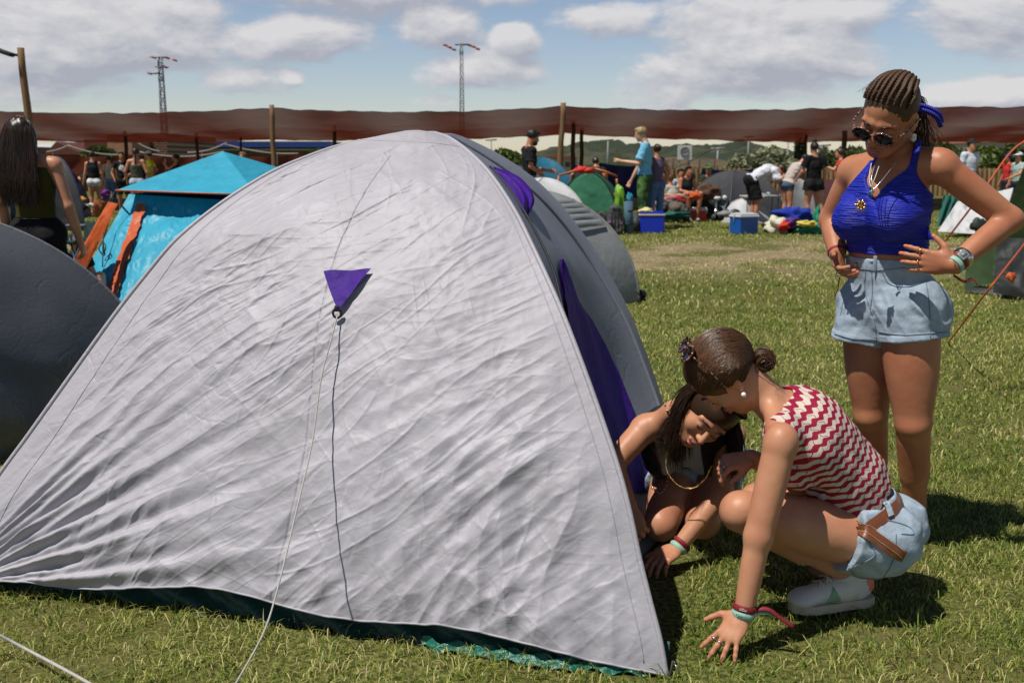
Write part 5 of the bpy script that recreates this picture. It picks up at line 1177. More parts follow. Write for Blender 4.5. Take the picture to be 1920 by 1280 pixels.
S.cut(P(1660, 474, 3.3), (0.02, 0, -1)); chb = V3(JA['chest'])
def notch(p, n): S.cut(p, n)
# neckline: V between the two cups, low at the back and under the arms
cR, cL = V3(P(1608, 352, 3.2)), V3(P(1712, 350, 3.1)); mid_ = V3(P(1641, 384, 3.12)); topc = V3(P(1655, 372, 3.3))
S2 = SDF(lo, hi, .004); S2.d = S.d.copy()
S.cut(V3(P(1606, 345, 3.2)), unit(np.array([-.80, .15, .60]))); S.cut(V3(P(1606, 362, 3.2)), unit(np.array([.62, 0, .78])))    # cup under her right arm
S2.cut(V3(P(1709, 358, 3.1)), unit(np.array([.70, .10, .66]))); S2.cut(V3(P(1700, 355, 3.1)), unit(np.array([-.52, 0, .86])))
for q in (S, S2): q.cut(V3(JA['chest'])+upA*.095, upA)
S.d = np.minimum(S.d, S2.d)
def dispT(V):
    return .0030*noise3(V[:, 0]*16, V[:, 1]*16, V[:, 2]*120+V[:, 0]*18)+.0015*noise3(V[:, 0]*30, V[:, 1]*30, V[:, 2]*230)
S.build('halter_top', M_blue_top, wa_, 1, dispT)
nape = V3(JA['neck'])-fwA*.055+upA*.05
BD0 = [o for o in wa_.children if o.name.startswith(('body', 'halter'))]
def cup(name, rows, off, m, root, n=44, mm=22):
    A = np.zeros((n, mm, 3)); ok = []
    R_ = catmull([Vector(r_) for r_ in rows], n)
    for i, r_ in enumerate(R_):
        row = []
        for j in range(mm):
            q = j/(mm-1); p_ = project(BD0, r_[1]*(1-q)+r_[2]*q, r_[0], off*(1 if 0 < j < mm-1 else .2)*min(1, (n-1-i)/14)); row.append(p_)
        good = [k_ for k_, x in enumerate(row) if x is not None]
        if len(good) > mm//2: row = [row[min(good, key=lambda g_: abs(g_-k_))] for k_ in range(mm)]; ok.append([tuple(x) for x in row])
    B = np.array(ok)
    for _ in range(3): B[1:-1, 1:-1] = (B[1:-1, 1:-1]*2+B[:-2, 1:-1]+B[2:, 1:-1]+B[1:-1, :-2]+B[1:-1, 2:])/6
    return gridmesh(name, B, m, root)
cup('cup', [(304, 1634, 1641), (320, 1621, 1632), (338, 1604, 1626), (355, 1588, 1632), (374, 1574, 1640), (396, 1570, 1646), (425, 1574, 1660), (450, 1580, 1665)], .010, M_blue_top, wa_)
cup('cup', [(268, 1716, 1727), (290, 1711, 1724), (310, 1706, 1720), (324, 1692, 1720), (338, 1672, 1727), (354, 1655, 1739), (372, 1643, 1752), (392, 1640, 1764), (420, 1640, 1768), (450, 1646, 1766)], .010, M_blue_top, wa_)
mb = MB(); mb.tube(catmull([P(1719, 286, 3.10), P(1722, 268, 3.16), Vector(nape-sdA*.02)], 14), [.011]*7+[.009]*7, 8, squash=.5); mb.build('strap', M_blue_top, wa_)
mb = MB(); mb.tube(catmull([P(1637, 306, 3.15), Vector(V3(JA['neck'])+sdA*.055+upA*.035+fwA*.02), Vector(nape+sdA*.02)], 14), [.008]*14, 8, squash=.5); mb.build('strap', M_blue_top, wa_)
mb = MB(); bc = P(1613, 385, 3.085); mb.ball(bc, .009, 8, 6)
for i in range(7):
    a = i*2*PI/7+.3; e = bc+Vector((.020*math.cos(a), -.004, .020*math.sin(a))); mb.tube([bc, e], [.006, .0018], 6); mb.ball(e*.6+bc*.4+Vector((0, -.006, 0)), .0042, 8, 6)
mb.build('brooch', M_gold, wa_)
# necklace
def chain(name, pts, r, m, root, link_len=None, n=60):
    c = catmull(pts, n); mb = MB()
    if link_len:
        for i in range(n-1):
            a, b = c[i], c[i+1]; d = (b-a).normalized(); o = d.orthogonal().normalized(); o = o if i % 2 else d.cross(o); L_ = (b-a).length*.72
            ring = [(a+b)/2+d*math.cos(t)*L_+o*math.sin(t)*r*2.0 for t in np.linspace(0, 2*PI, 9)]; mb.tube(ring, r*.55, 4, cap=False)
    else: mb.tube(c, r, 5)
    return mb.build(name, m, root)
chain('necklace', [P(1640, 310, 3.14), P(1634, 335, 3.11), P(1636, 355, 3.095), P(1652, 340, 3.10), P(1680, 305, 3.13)], .0014, M_silv, wa_)
chain('necklace', [P(1634, 306, 3.15), P(1630, 330, 3.125), P(1633, 350, 3.1), P(1640, 335, 3.1), P(1648, 312, 3.13)], .0014, mat('white_bead', (.6, .58, .54), .5), wa_)
mb = MB(); c = P(1634, 361, 3.09); mb.tube([c+Vector((0, 0, .008)), c+Vector((0, 0, -.016))], .003, 6); mb.tube([c+Vector((-.008, 0, .002)), c+Vector((.008, 0, .002))], .003, 6); mb.build('pendant', mat('turquoise', (.08, .2, .25), .3), wa_)
# denim shorts
def denim(name, col):
    m, nt, N, L = newmat(name); o = N.new('ShaderNodeOutputMaterial'); b = N.new('ShaderNodeBsdfPrincipled'); L.new(b.outputs[0], o.inputs[0]); tc = N.new('ShaderNodeTexCoord')
    n = N.new('ShaderNodeTexNoise'); n.inputs['Scale'].default_value = 13; n.inputs['Detail'].default_value = 7; n.inputs['Roughness'].default_value = .65; L.new(tc.outputs['Object'], n.inputs['Vector']); r = N.new('ShaderNodeValToRGB'); L.new(n.outputs[0], r.inputs[0])
    r.color_ramp.elements[0].position = .32; r.color_ramp.elements[1].position = .68; r.color_ramp.elements[0].color = (*[c*.72 for c in col], 1); r.color_ramp.elements[1].color = (*[min(1, c*1.22) for c in col], 1)
    L.new(r.outputs[0], b.inputs['Base Color']); b.inputs['Roughness'].default_value = .9; b.inputs['Specular IOR Level'].default_value = .15; wv = N.new('ShaderNodeTexWave'); wv.inputs['Scale'].default_value = 260; wv.bands_direction = 'DIAGONAL'; L.new(tc.outputs['Object'], wv.inputs['Vector'])
    bp = N.new('ShaderNodeBump'); bp.inputs['Strength'].default_value = .35; bp.inputs['Distance'].default_value = .0008; L.new(wv.outputs[0], bp.inputs['Height']); n2 = N.new('ShaderNodeTexNoise'); n2.inputs['Scale'].default_value = 26; n2.inputs['Detail'].default_value = 5; L.new(tc.outputs['Object'], n2.inputs['Vector'])
    b2 = N.new('ShaderNodeBump'); b2.inputs['Strength'].default_value = .6; b2.inputs['Distance'].default_value = .008; L.new(n2.outputs[0], b2.inputs['Height']); L.new(bp.outputs[0], b2.inputs['Normal']); L.new(b2.outputs[0], b.inputs['Normal']); return m
M_denim = denim('light_denim', (.36, .44, .52)); M_stitch = mat('stitching', (.30, .34, .40), .8)
lo, hi = bounds(JA, ['waist', 'pel', 'hipR', 'hipL', 'knR', 'knL'], .17); S = SDF(lo, hi, .004); torso(S, JA, dict(RA, bust=0), 1, .011, neck=False); S.cut(P(1660, 482, 3.3), (0, 0, 1))
hemA = {}
for q, (x, y, yy) in (('R', (1622, 640, 3.37)), ('L', (1711, 634, 3.23))):
    hp = V3(JA['hip'+q]); e = V3(P(x, y, yy)); hemA[q] = e; S.cone(hp, e, .108, .111, .03, cut=True); S.cone(e+(hp-e)*.22, e, .113, .114, .002, cut=True, cut0=True)
def dispD(V):
    z = V[:, 2]; l = V-V3(JA['pel']); x = l@sdA; cz = np.abs(x)
    return .0045*ridge1(noise3(x*4, V[:, 1]*4, z*17+np.abs(x)*22))*np.exp(-((z-.83)/.09)**2)+.003*noise3(V[:, 0]*20, V[:, 1]*20, V[:, 2]*35)-.005*np.exp(-(x/.010)**2)*(z > .80)*(z < .98)
def ridge1(n): return 1-2*np.abs(n)
S.build('denim_shorts', M_denim, wa_, 1, dispD)
def onbody(o, px, py, guess, off=.003, n=None):
    return P(px, py, guess)
def surfline(name, objs, pxs, r, m, root, n=40, off=.001, guess=3.1, seg=5):
    out_ = []
    cc_ = catmull([Vector((x, y, 0)) for x, y in pxs], n); last = None
    for c in cc_:
        p_ = project(objs, c.x, c.y, off)
        if p_ is not None and (last is None or (p_-last).length < .06): out_.append(p_); last = p_
    if len(out_) < 3: return None
    mb = MB(); mb.tube(out_, r, seg); return mb.build(name, m, root)
SH = [o for o in wa_.children if o.name.startswith('denim_shorts')]; BD = [o for o in wa_.children if o.name.startswith('body')]
M_denim_d = denim('denim_seam', (.20, .26, .33))
for pts in ([(1590, 500), (1640, 506), (1700, 502)], [(1624, 500), (1622, 540), (1630, 575), (1640, 600), (1644, 636)], [(1634, 505), (1636, 545), (1632, 580)], [(1735, 525), (1742, 570), (1744, 632)], [(1652, 505), (1668, 532), (1700, 538), (1730, 530)]): surfline('seam', SH, pts, .0016, M_denim_d, wa_)
for pts in ([(1566, 626), (1600, 635), (1644, 637)], [(1648, 622), (1700, 628), (1784, 622)]): surfline('cuff_seam', SH, pts, .0022, M_denim_d, wa_)
mb = MB(); c = project(SH, 1607, 496, .003) or P(1607, 496, 3.1); mb.tube([c+Vector((0, .004, 0)), c+Vector((0, -.003, 0))], .0085, 14); mb.build('button', mat('copper', (.5, .26, .15), .4, metal=.8), wa_)
for (x, y) in ((1642, 494), (1720, 482)):
    c = project(SH, x, y, .004)
    if c: mb = MB(); mb.box(c, (.011, .006, .05), bevel=.001); mb.build('belt_loop', M_denim, wa_)
# wrist pieces
def band(name, J, a, b, t, r, wd, m, root, flat=None, thick=.0022):
    a, b = V3(a), V3(b); c = a+(b-a)*t; d = unit(b-a); o = unit(np.cross(d, [.1, .2, 1])); p_ = np.cross(d, o); A = np.zeros((5, 32, 3))
    for i in range(5):
        for j in range(32):
            an = 2*PI*j/31; w_ = (i/4-.5)*wd; bulge = thick*(1-(abs(i/4-.5)*2)**4); A[i, j] = c+d*w_+(o*math.cos(an)+p_*math.sin(an))*(r+bulge)
    return gridmesh(name, A, m, root)
M_mint = mat('mint_band', (.25, .48, .38), .6); M_redband = mat('red_band', (.22, .012, .02), .7, .3, 80)
band('wristband', JA, JA['elL'], JA['wrL'], .99, .0295, .016, M_mint, wa_); band('wristband', JA, JA['elL'], JA['wrL'], .925, .0300, .014, M_redband, wa_); band('watch_strap', JA, JA['elL'], JA['wrL'], .84, .0315, .020, M_silv, wa_)
wd_ = unit(V3(JA['elL'])-V3(JA['wrL'])); wc = V3(JA['elL'])+(V3(JA['wrL'])-V3(JA['elL']))*.84+np.array([-.012, -.030, .012])
mb = MB(); rot = Matrix((Vector(wd_), Vector(np.cross([-.3, -.9, .3], wd_)).normalized(), Vector(np.cross(wd_, np.cross([-.3, -.9, .3], wd_))).normalized())).transposed(); mb.box(Vector(wc), (.032, .028, .007), rot, bevel=.003); wo = mb.build('watch_case', mat('grey_watch', (.35, .36, .36), .3, .3, 90, metal=.4), wa_)
mb = MB(); n_ = rot @ Vector((0, 0, 1)); n_ = n_ if n_.y < 0 else -n_; mb.box(Vector(wc)+n_*.0036, (.018, .013, .002), rot); mb.build('watch_screen', mat('lcd', (.18, .22, .2), .2), wa_)
def lettering(txt, loc, right, up, size, m, name, root):
    cu = bpy.data.curves.new('t', 'FONT'); cu.body = txt; cu.size = size; cu.extrude = .0002; cu.align_x = 'CENTER'; cu.align_y = 'CENTER'; ob = bpy.data.objects.new('t', cu); COL.objects.link(ob); dg = bpy.context.evaluated_depsgraph_get(); me = bpy.data.meshes.new_from_object(ob.evaluated_get(dg)); bpy.data.objects.remove(ob); me.name = name
    r_ = Vector(right).normalized(); u_ = Vector(up); u_ = (u_-r_*u_.dot(r_)).normalized(); M_ = Matrix((r_, u_, r_.cross(u_))).transposed()
    for v_ in me.vertices: v_.co = M_ @ v_.co+Vector(loc)
    return link(name, me, m, root, smooth=False)
M_whitetxt = mat('white_print', (.7, .7, .68), .7); M_darktxt = mat('dark_print', (.03, .10, .10), .7)
for (t_, c_, m_) in ((.925, 'zibu', M_whitetxt), (.99, 'Malubi', M_darktxt)):
    c = V3(JA['elL'])+(V3(JA['wrL'])-V3(JA['elL']))*t_+unit([-.25, -.95, .1])*.0335; lettering(c_, c, (-wd_[2], 0, wd_[0]) if False else unit(np.cross(wd_, [-.25, -.95, .1])), wd_, .010, m_, 'print', wa_)
mb = MB(); b0 = Vector(V3(JA['wrL'])+np.array([.0, -.005, -.03])); mb.tube(catmull([b0, b0+Vector((.03, -.01, -.02)), b0+Vector((.06, .0, -.012)), b0+Vector((.075, 0, -.03))], 12), .005, 5, squash=.3); mb.build('band_tail', M_redband, wa_)
band('wristband', JA, JA['elR'], JA['wrR'], .93, .0290, .012, M_redband, wa_); mb = MB(); b0 = P(1574, 520, 3.33); mb.tube(catmull([b0, b0+Vector((-.004, 0, -.04)), b0+Vector((-.014, 0, -.065))], 10), .004, 5, squash=.3); mb.build('band_tail', M_redband, wa_)
for hd_, spec in ((hi_[0], ((0, .35), (2, .4))), (hi_[1], ((1, .4),))):
    for i, f_ in spec:
        b = hd_['wr']+hd_['d']*(.088+.02)*.95+hd_['sd']*(.029-.0195*i)*.95; ring = [Vector(b+(hd_['sd']*math.cos(a)+hd_['n']*math.sin(a))*.0105) for a in np.linspace(0, 2*PI, 16)]; mb = MB(); mb.tube(ring, .0018, 5, cap=False); mb.build('ring', M_gold, wa_)
# ------------------------------------------------ woman crouching, leaning on her hand
JB = jv(dict(pel=(1640, 985, 2.78), waist=(1598, 890, 2.76), chest=(1525, 812, 2.73), neck=(1452, 762, 2.74), head=(1357, 702, 2.74), shL=(1466, 822, 2.56), shR=(1478, 772, 2.90), elL=(1422, 1005, 2.52), elR=(1500, 905, 2.88), wrL=(1394, 1150, 2.49), wrR=(1408, 858, 2.86),
             hipL=(1632, 1012, 2.70), hipR=(1648, 985, 2.88), knL=(1388, 958, 2.66), knR=(1420, 940, 2.98), anL=(1604, 1078, 2.76), anR=(1600, 1052, 2.96), toeL=(1500, 1138, 2.72), toeR=(1530, 1098, 2.96)))
JB['toeL'][2] = .035; JB['toeR'][2] = .03
JB['hf'] = np.array([-.42, .18, -.86]); JB['hu'] = np.array([-.86, -.05, .42])
RB = dict(DEF, th=.086, kn=.056, ca=.056, an=.035, waist=.110, chest=.122, hip=.098, ua=.041, el=.038, fa=.035, wr=.0255, bust=.05, sh=.046, glute=.080, neck=.046)
wb = empty('person', (1.0, 2.7, 0), label='crouching woman in red and cream wave print top, one hand flat on the grass', cat='person')
lo, hi = bounds(JB, pad=.16); S = SDF(lo, hi, .0040); torso(S, JB, RB)
for q in 'RL': leg(S, JB, RB, q, k=.015)
for q in 'RL': arm(S, JB, RB, q, k=.010)
head(S, JB, .95); hb = []
hand(S, JB['wrL'], V3(P(1352, 1212, 2.45))-JB['wrL'], (-.1, .25, -1), (-.3, .9, .1), .90, curl=(8, 8, 8, 8), spread=17, th=(.85, .4, .05), info=hb)
hand(S, JB['wrR'], V3(P(1360, 868, 2.84))-JB['wrR'], (-.35, .2, -.9), (-.2, -1, 0), .93, curl=(38, 50, 55, 60), spread=4, th=(.35, .75, .55), info=hb)
foot(S, JB, 'R', R=RB); S.build('body', SK_mid, wb); face_bits(JB, .95, wb)
rB, fB, uB = hframe(JB); HB = JB['head']; WB = lambda x, y, z: Vector(HB+(rB*x+fB*y+uB*z)*.95)
S = SDF(HB-.22, HB+.22, .004); S.ell(WB(0, -.022, .030), (.081, .102, .089), (rB, fB, uB), 0); S.ell(WB(0, .125, -.065), (.133, .100, .105), (rB, fB, uB), .006, sub=True); S.cut(WB(0, 0, -.062), -uB+fB*.55)
for q in (1, -1): S.ell(WB(q*.080, .004, -.02), (.02, .026, .036), (rB, fB, uB), .004, sub=True)
bun = WB(0, -.078, -.082); S.build('hair', HR_brown, wb, 2)
def on_ell(x, y, z, k=1.02): v_ = np.array([x/.085, (y+.022)/.108, (z-.030)/.094]); v_ = v_/np.linalg.norm(v_)*k; return WB(v_[0]*.085, v_[1]*.108-.022, v_[2]*.094+.030)
cur = []; rg = np.random.default_rng(8)
for i in range(2600):
    a = rg.uniform(-1.0, PI+1.0)       # hairline ring: left ear, over the forehead, right ear
    x, z = math.cos(a), math.sin(a); st = np.array([x*.085, .045+.035*z-.05*(z < 0)*abs(z), .030+z*.07]); en = np.array([0, -.085, -.055]); k_ = 1.015+.05*rg.random(); seg_ = []
    for t in np.linspace(rg.uniform(0, .35), 1, 12): ct_ = np.array([st[0]*1.25, -.10, .045+.10*max(z, 0)-.05*max(-z, 0)]); q = st*(1-t)**2+2*ct_*t*(1-t)+en*t*t; w_ = .012*math.sin(t*PI)*rg.normal()*.3; seg_.append(tuple(on_ell(q[0]+w_, q[1], q[2]+w_, k_)))
    cur.append(np.array(seg_))
strands('hair_strands', cur, .0015, HR_brown, wb)
cur = []
for i in range(420):
    a0 = rg.uniform(0, 2*PI); tl = rg.normal()*.5; R_ = .014+.018*rg.random(); ax1 = rB*math.cos(tl)+uB*math.sin(tl)*.4+fB*rg.normal()*.2; ax1 = unit(ax1); e1_ = unit(np.cross(ax1, uB+.1)); e2_ = np.cross(ax1, e1_); c0 = np.array(bun)-fB*.012+ax1*rg.normal()*.010
    cur.append(np.array([c0+(e1_*math.cos(a0+t)+e2_*math.sin(a0+t))*R_ for t in np.linspace(0, 3.6, 14)]))
strands('hair_bun', cur, .0014, HR_brown, wb)
mb = MB(); mb.tube([Vector(np.array(bun)+fB*.012+(rB*math.cos(a)+uB*math.sin(a))*.019) for a in np.linspace(0, 2*PI, 20)], .005, 6, cap=False); mb.build('hair_tie', M_black, wb)
cur = []
for i in range(40):
    b0 = np.array(WB(rg.normal()*.035, -.115, -.045-.02*rg.random())); cur.append(np.array([tuple(p) for p in catmull([Vector(b0), Vector(b0+rg.normal(size=3)*.012+np.array([.02, 0, -.01])), Vector(b0+rg.normal(size=3)*.02+np.array([.035, 0, -.03]))], 8)]))
strands('flyaway_hair', cur, .0004, HR_brown, wb)
# sunglasses pushed up on the crown
uu = unit(uB*.86+fB*.5); ff = unit(uB*.94+fB*.33); WBg = lambda x, y, z: Vector(HB+rB*x+(unit(uB*.98-fB*.15))*y+(unit(-fB*.98-uB*.15))*z)
sunglasses(WBg, wb, .036, .135, .0, .028, .024, M_tort, M_lens, .02)
mb = MB(); mb.ball(WB(-.086, .004, -.052), .0072, 12, 8); mb.build('earring', M_pearl, wb)
# patterned top
def wavy(name):
    m, nt, N, L = newmat(name); o = N.new('ShaderNodeOutputMaterial'); b = N.new('ShaderNodeBsdfPrincipled'); L.new(b.outputs[0], o.inputs[0]); uv = N.new('ShaderNodeUVMap'); uv.uv_map = 'UVMap'; s_ = N.new('ShaderNodeSeparateXYZ'); L.new(uv.outputs[0], s_.inputs[0])
    def M(op, a, b_=None):
        n = N.new('ShaderNodeMath'); n.operation = op
        for i, x in enumerate((a, b_)):
            if x is None: continue
            if isinstance(x, (int, float)): n.inputs[i].default_value = x
            else: L.new(x, n.inputs[i])
        return n.outputs[0]
    u_, v_ = s_.outputs[0], s_.outputs[1]
    # columns of sheared wave lozenges: red / cream alternate in v, phase flips from column to column
    cw = .029; col = M('DIVIDE', u_, cw); vv = M('DIVIDE', v_, .026); wig = M('MULTIPLY', M('SINE', M('MULTIPLY', vv, 2*PI)), .17); col2 = M('ADD', col, wig); fr = M('FRACT', col2)
    wave = M('MULTIPLY', M('SINE', M('MULTIPLY', col, 2*PI)), .14); ph = M('ADD', M('ADD', vv, wave), M('MULTIPLY', col, .22)); f2 = M('FRACT', ph)
    red = M('GREATER_THAN', f2, M('ADD', M('MULTIPLY', M('SINE', M('ADD', M('MULTIPLY', col, 2*PI), 1.2)), .10), .52))
    mx = N.new('ShaderNodeMixRGB'); L.new(red, mx.inputs[0]); mx.inputs[1].default_value = (.62, .52, .44, 1); mx.inputs[2].default_value = (.30, .012, .045, 1); edge = M('LESS_THAN', M('ABSOLUTE', M('SUBTRACT', fr, .5)), .47); m2 = N.new('ShaderNodeMixRGB'); L.new(edge, m2.inputs[0]); m2.inputs[1].default_value = (.16, .012, .03, 1); L.new(mx.outputs[0], m2.inputs[2])
    L.new(m2.outputs[0], b.inputs['Base Color']); b.inputs['Roughness'].default_value = .7; b.inputs['Specular IOR Level'].default_value = .2; tc = N.new('ShaderNodeTexCoord'); n2 = N.new('ShaderNodeTexNoise'); n2.inputs['Scale'].default_value = 24; n2.inputs['Detail'].default_value = 4; L.new(tc.outputs['Object'], n2.inputs['Vector'])
    b2 = N.new('ShaderNodeBump'); b2.inputs['Strength'].default_value = .6; b2.inputs['Distance'].default_value = .008; L.new(n2.outputs[0], b2.inputs['Height']); L.new(b2.outputs[0], b.inputs['Normal']); return m
upB, sdB, fwB = frame(JB)
def add_uv(ob, J, diag=0):
    up, sd_, fw = frame(J); me = ob.data; n = len(me.vertices); co_ = np.zeros(n*3, np.float32); me.vertices.foreach_get('co', co_); co_ = co_.reshape(-1, 3)-V3(J['pel']); a = co_@up; x = co_@sd_; y = co_@fw
    th = np.arctan2(x, -y-.04)*.13; c, s_ = math.cos(diag), math.sin(diag); th = (x-y)*.72; uvv = np.stack([a*s_+th*c+2, a*c-th*s_+2], -1); li = np.zeros(len(me.loops), np.int32); me.loops.foreach_get('vertex_index', li); l = me.uv_layers.new(name='UVMap'); l.data.foreach_set('uv', uvv[li].astype(np.float32).ravel())
lo, hi = bounds(JB, ['waist', 'chest', 'neck', 'shR', 'shL', 'pel', 'hipR', 'hipL'], .2); S = SDF(lo, hi, .0042); torso(S, JB, RB, 1, .013, neck=False)
hm = V3(P(1655, 935, 2.7)); S.cone(V3(JB['waist'])+fwB*.03, V3(JB['waist'])*.45+V3(JB['pel'])*.55+fwB*.075, .118, .112, .03, fwB, .85)
S.cut(hm, -upB-fwB*.45); S.cone(V3(JB['neck'])+upB*.03, V3(JB['neck'])+upB*.13+fwB*.03, .066, .11, .008, sub=True)
for q in 'RL': sg_ = 1 if q == 'R' else -1; S.ell(V3(JB['sh'+q])+sdB*sg_*.028-upB*.03+fwB*.010, (.052, .060, .082), (sdB, fwB, upB), k=.006, sub=True)
def dispB(V):
    l = V-V3(JB['waist']); a = l@upB; y = l@fwB; x = l@sdB; fr_ = np.clip(y*8, 0, 1); return .008*noise3(x*13, y*13, a*11)*(.5+fr_)+.004*noise3(x*28, y*28, a*20)
tb = S.build('top', wavy('red_wave_print'), wb, 1, dispB); add_uv(tb, JB, .15)
# denim shorts with belt
lo, hi = bounds(JB, ['waist', 'pel', 'hipR', 'hipL', 'knL'], .18); S = SDF(lo, hi, .004); torso(S, JB, dict(RB, bust=0), 1, .013, neck=False); wcut = V3(P(1646, 940, 2.73)); wnn = unit([-.50, .25, .83]); S.cut(wcut, wnn)
for q in 'RL':
    hp, kn = V3(JB['hip'+q]), V3(JB['kn'+q]); e = hp+(kn-hp)*.20; S.cone(hp, e, .103, .108, .02, cut=True)
def dispS(V): return .0055*ridge1(noise3(V[:, 0]*9, V[:, 1]*9, V[:, 2]*12))+.003*noise3(V[:, 0]*26, V[:, 1]*26, V[:, 2]*26)
S.build('denim_shorts', M_denim, wb, 1, dispS); SHB = [o for o in wb.children if o.name.startswith('denim_shorts')]; BB = [o for o in wb.children if o.name.startswith(('body', 'top', 'denim'))]
M_belt = mat('brown_leather', (.19, .06, .022), .4, .15, 20, coat=.1); 
A = np.zeros((9, 48, 3)); bc_ = wcut-wnn*.024; 
for j in range(48):
    an = 2*PI*j/47; d_ = unit(sdB-wnn*(sdB@wnn))*math.cos(an)+np.cross(unit(sdB-wnn*(sdB@wnn)), wnn)*math.sin(an)
    hit = None
    for ob in SHB:
        ok, loc, nm, _ = ob.ray_cast(Vector(bc_+d_*.35), Vector(-d_)); 
        if ok: hit = np.array(loc)
    rr_ = np.linalg.norm(hit-bc_)+.004 if hit is not None else .14
    for i in range(9): A[i, j] = bc_+d_*(rr_+.002*(1-abs(i-4)/4))+wnn*((i-4)/4*.017)
gridmesh('belt', A, M_belt, wb)
def strip(name, objs, c, wdt, m, root, off=.004, n=30, bend=0):
    cc_ = catmull([Vector((x, y, 0)) for x, y in c], n); L_, R__ = [], []; A = []
    for i, q in enumerate(cc_):
        t = (cc_[min(i+1, n-1)]-cc_[max(i-1, 0)]).normalized(); nn = Vector((-t.y, t.x, 0)); row = []
        for w_ in np.linspace(-.5, .5, 5):
            p_ = project(objs, q.x+nn.x*wdt*w_, q.y+nn.y*wdt*w_, off)
            row.append(p_)
        if all(x is not None for x in row): A.append([tuple(x) for x in row])
    if len(A) > 2: return gridmesh(name, np.array(A), m, root)
strip('belt_tail', SHB, [(1604, 983), (1640, 1008), (1672, 1030), (1693, 1042)], 21, M_belt, wb, .007)
for pts in ([(1606, 990), (1645, 1014), (1688, 1043)], [(1612, 978), (1650, 1000), (1694, 1033)]): surfline('belt_stitch', SHB, pts, .0008, mat('tan_stitch', (.5, .35, .2), .8), wb, off=.0085)
strip('belt_loop', SHB, [(1652, 925), (1660, 945), (1668, 968)], 10, M_denim, wb, .010); strip('belt_loop', SHB, [(1692, 878), (1698, 905), (1702, 930)], 8, M_denim, wb, .010)
for pts in ([(1640, 968), (1700, 985), (1712, 1000), (1690, 1000)], [(1580, 1000), (1600, 1075), (1650, 1085)], [(1680, 1000), (1676, 1045), (1655, 1085)], [(1625, 1010), (1640, 1040), (1600, 1062)]): surfline('seam', SHB, pts, .0016, M_denim_d, wb)
# white trainer
M_shoew = mat('white_leather', (.62, .61, .58), .45, .06, 20, bump=.2, bscale=80); M_sole = mat('gum_sole', (.50, .42, .32), .7, .1, 30); a = V3(JB['anL']); t_ = V3(JB['toeL']); td = unit([t_[0]-a[0], t_[1]-a[1], 0]); heel = np.array([a[0], a[1], .016])-td*.055; zz = np.array([0, 0, 1.])
shl = heel+td*.265; sdx = np.cross(td, zz)
S = SDF(heel-.12, shl+np.array([.1, .1, .2]), .0035) if heel[0] < shl[0] else SDF(np.minimum(heel, shl)-.1, np.maximum(heel, shl)+np.array([.1, .1, .22]), .0035)
S.cone(heel+td*.04+zz*.062, heel+td*.10+zz*.055, .040, .040, .01, sdx, .9); S.cone(heel+td*.04+zz*.10, heel+td*.06+zz*.10, .036, .034, .02, sdx, .9); S.cone(heel+td*.10+zz*.060, heel+td*.215+zz*.040, .042, .032, .03, zz, .85); S.ell(shl-td*.035+zz*.036, (.036, .040, .024), (td, sdx, zz), .02)
S.cut(zz*.022+heel, -zz); S.cut(heel+td*.04+zz*.115, unit(zz*.9-td*.25)); S.build('shoe', M_shoew, wb); SHO = [o for o in wb.children if o.name.startswith('shoe')]
A_ = []
mb = MB(); out_ = [heel+td*x_+sdx*w_ for x_, w_ in ((-.004, 0), (.0, .022), (.03, .036), (.09, .036), (.15, .042), (.20, .045), (.235, .036), (.262, .015), (.266, 0), (.262, -.015), (.235, -.036), (.20, -.045), (.15, -.042), (.09, -.036), (.03, -.036), (0, -.022))]
mb.prism([tuple(q+zz*.002) for q in out_], (0, 0, .026)); flatbuild(mb, 'sole', M_sole, wb)
M_coral = mat('coral_suede', (.72, .20, .13), .7); M_sage = mat('sage_leather', (.22, .38, .24), .6)
def shoe_slice(name, m, cuts, off=.0022):
    S = SDF(np.minimum(heel, shl)-.1, np.maximum(heel, shl)+np.array([.1, .1, .22]), .0035)
    S.cone(heel+td*.04+zz*.062, heel+td*.10+zz*.055, .040+off, .040+off, .01, sdx, .9); S.cone(heel+td*.04+zz*.10, heel+td*.06+zz*.10, .036+off, .034+off, .02, sdx, .9); S.cone(heel+td*.10+zz*.060, heel+td*.215+zz*.040, .042+off, .032+off, .03, zz, .85)
    S.cut(heel+td*.04+zz*.116, unit(zz*.9-td*.25))
    for p_, n_ in cuts: S.cut(p_, n_)
    S.build(name, m, wb)
shoe_slice('heel_tab', M_coral, [(heel+td*.062, unit(td+zz*.25)), (heel+zz*.052, -zz)]); shoe_slice('side_patch', M_sage, [(heel+td*.185, unit(td+zz*.5)), (heel+td*.100, unit(-td+zz*.55)), (heel+zz*.03, -zz), (heel+zz*.092, zz)])
mb = MB()
for i in range(5):
    x_ = .125+.022*i; b0 = heel+td*x_+zz*(.112-.011*i-.004*i); mb.tube([Vector(b0-sdx*.022-zz*.006), Vector(b0+zz*.003), Vector(b0+sdx*.022-zz*.006+td*.012)], .0032, 5); mb.tube([Vector(b0+sdx*.022-zz*.006), Vector(b0+zz*.005), Vector(b0-sdx*.022-zz*.006+td*.012)], .0032, 5)
for sg_ in (1, -1): b0 = heel+td*.11+zz*.12; mb.tube(catmull([Vector(b0), Vector(b0+sdx*sg_*.02+zz*.02), Vector(b0+sdx*sg_*.035+zz*.005+td*.01), Vector(b0+td*.01)], 12), .003, 5)
mb.build('laces', mat('cream_lace', (.55, .52, .40), .8), wb)
S = SDF(a-.12, a+.12, .004); S.cone(a-zz*.03, a+(V3(JB['knL'])-a)*.10, .044, .040, .01, cut=True); S.build('sock', mat('white_sock', (.6, .58, .6), .9), wb)
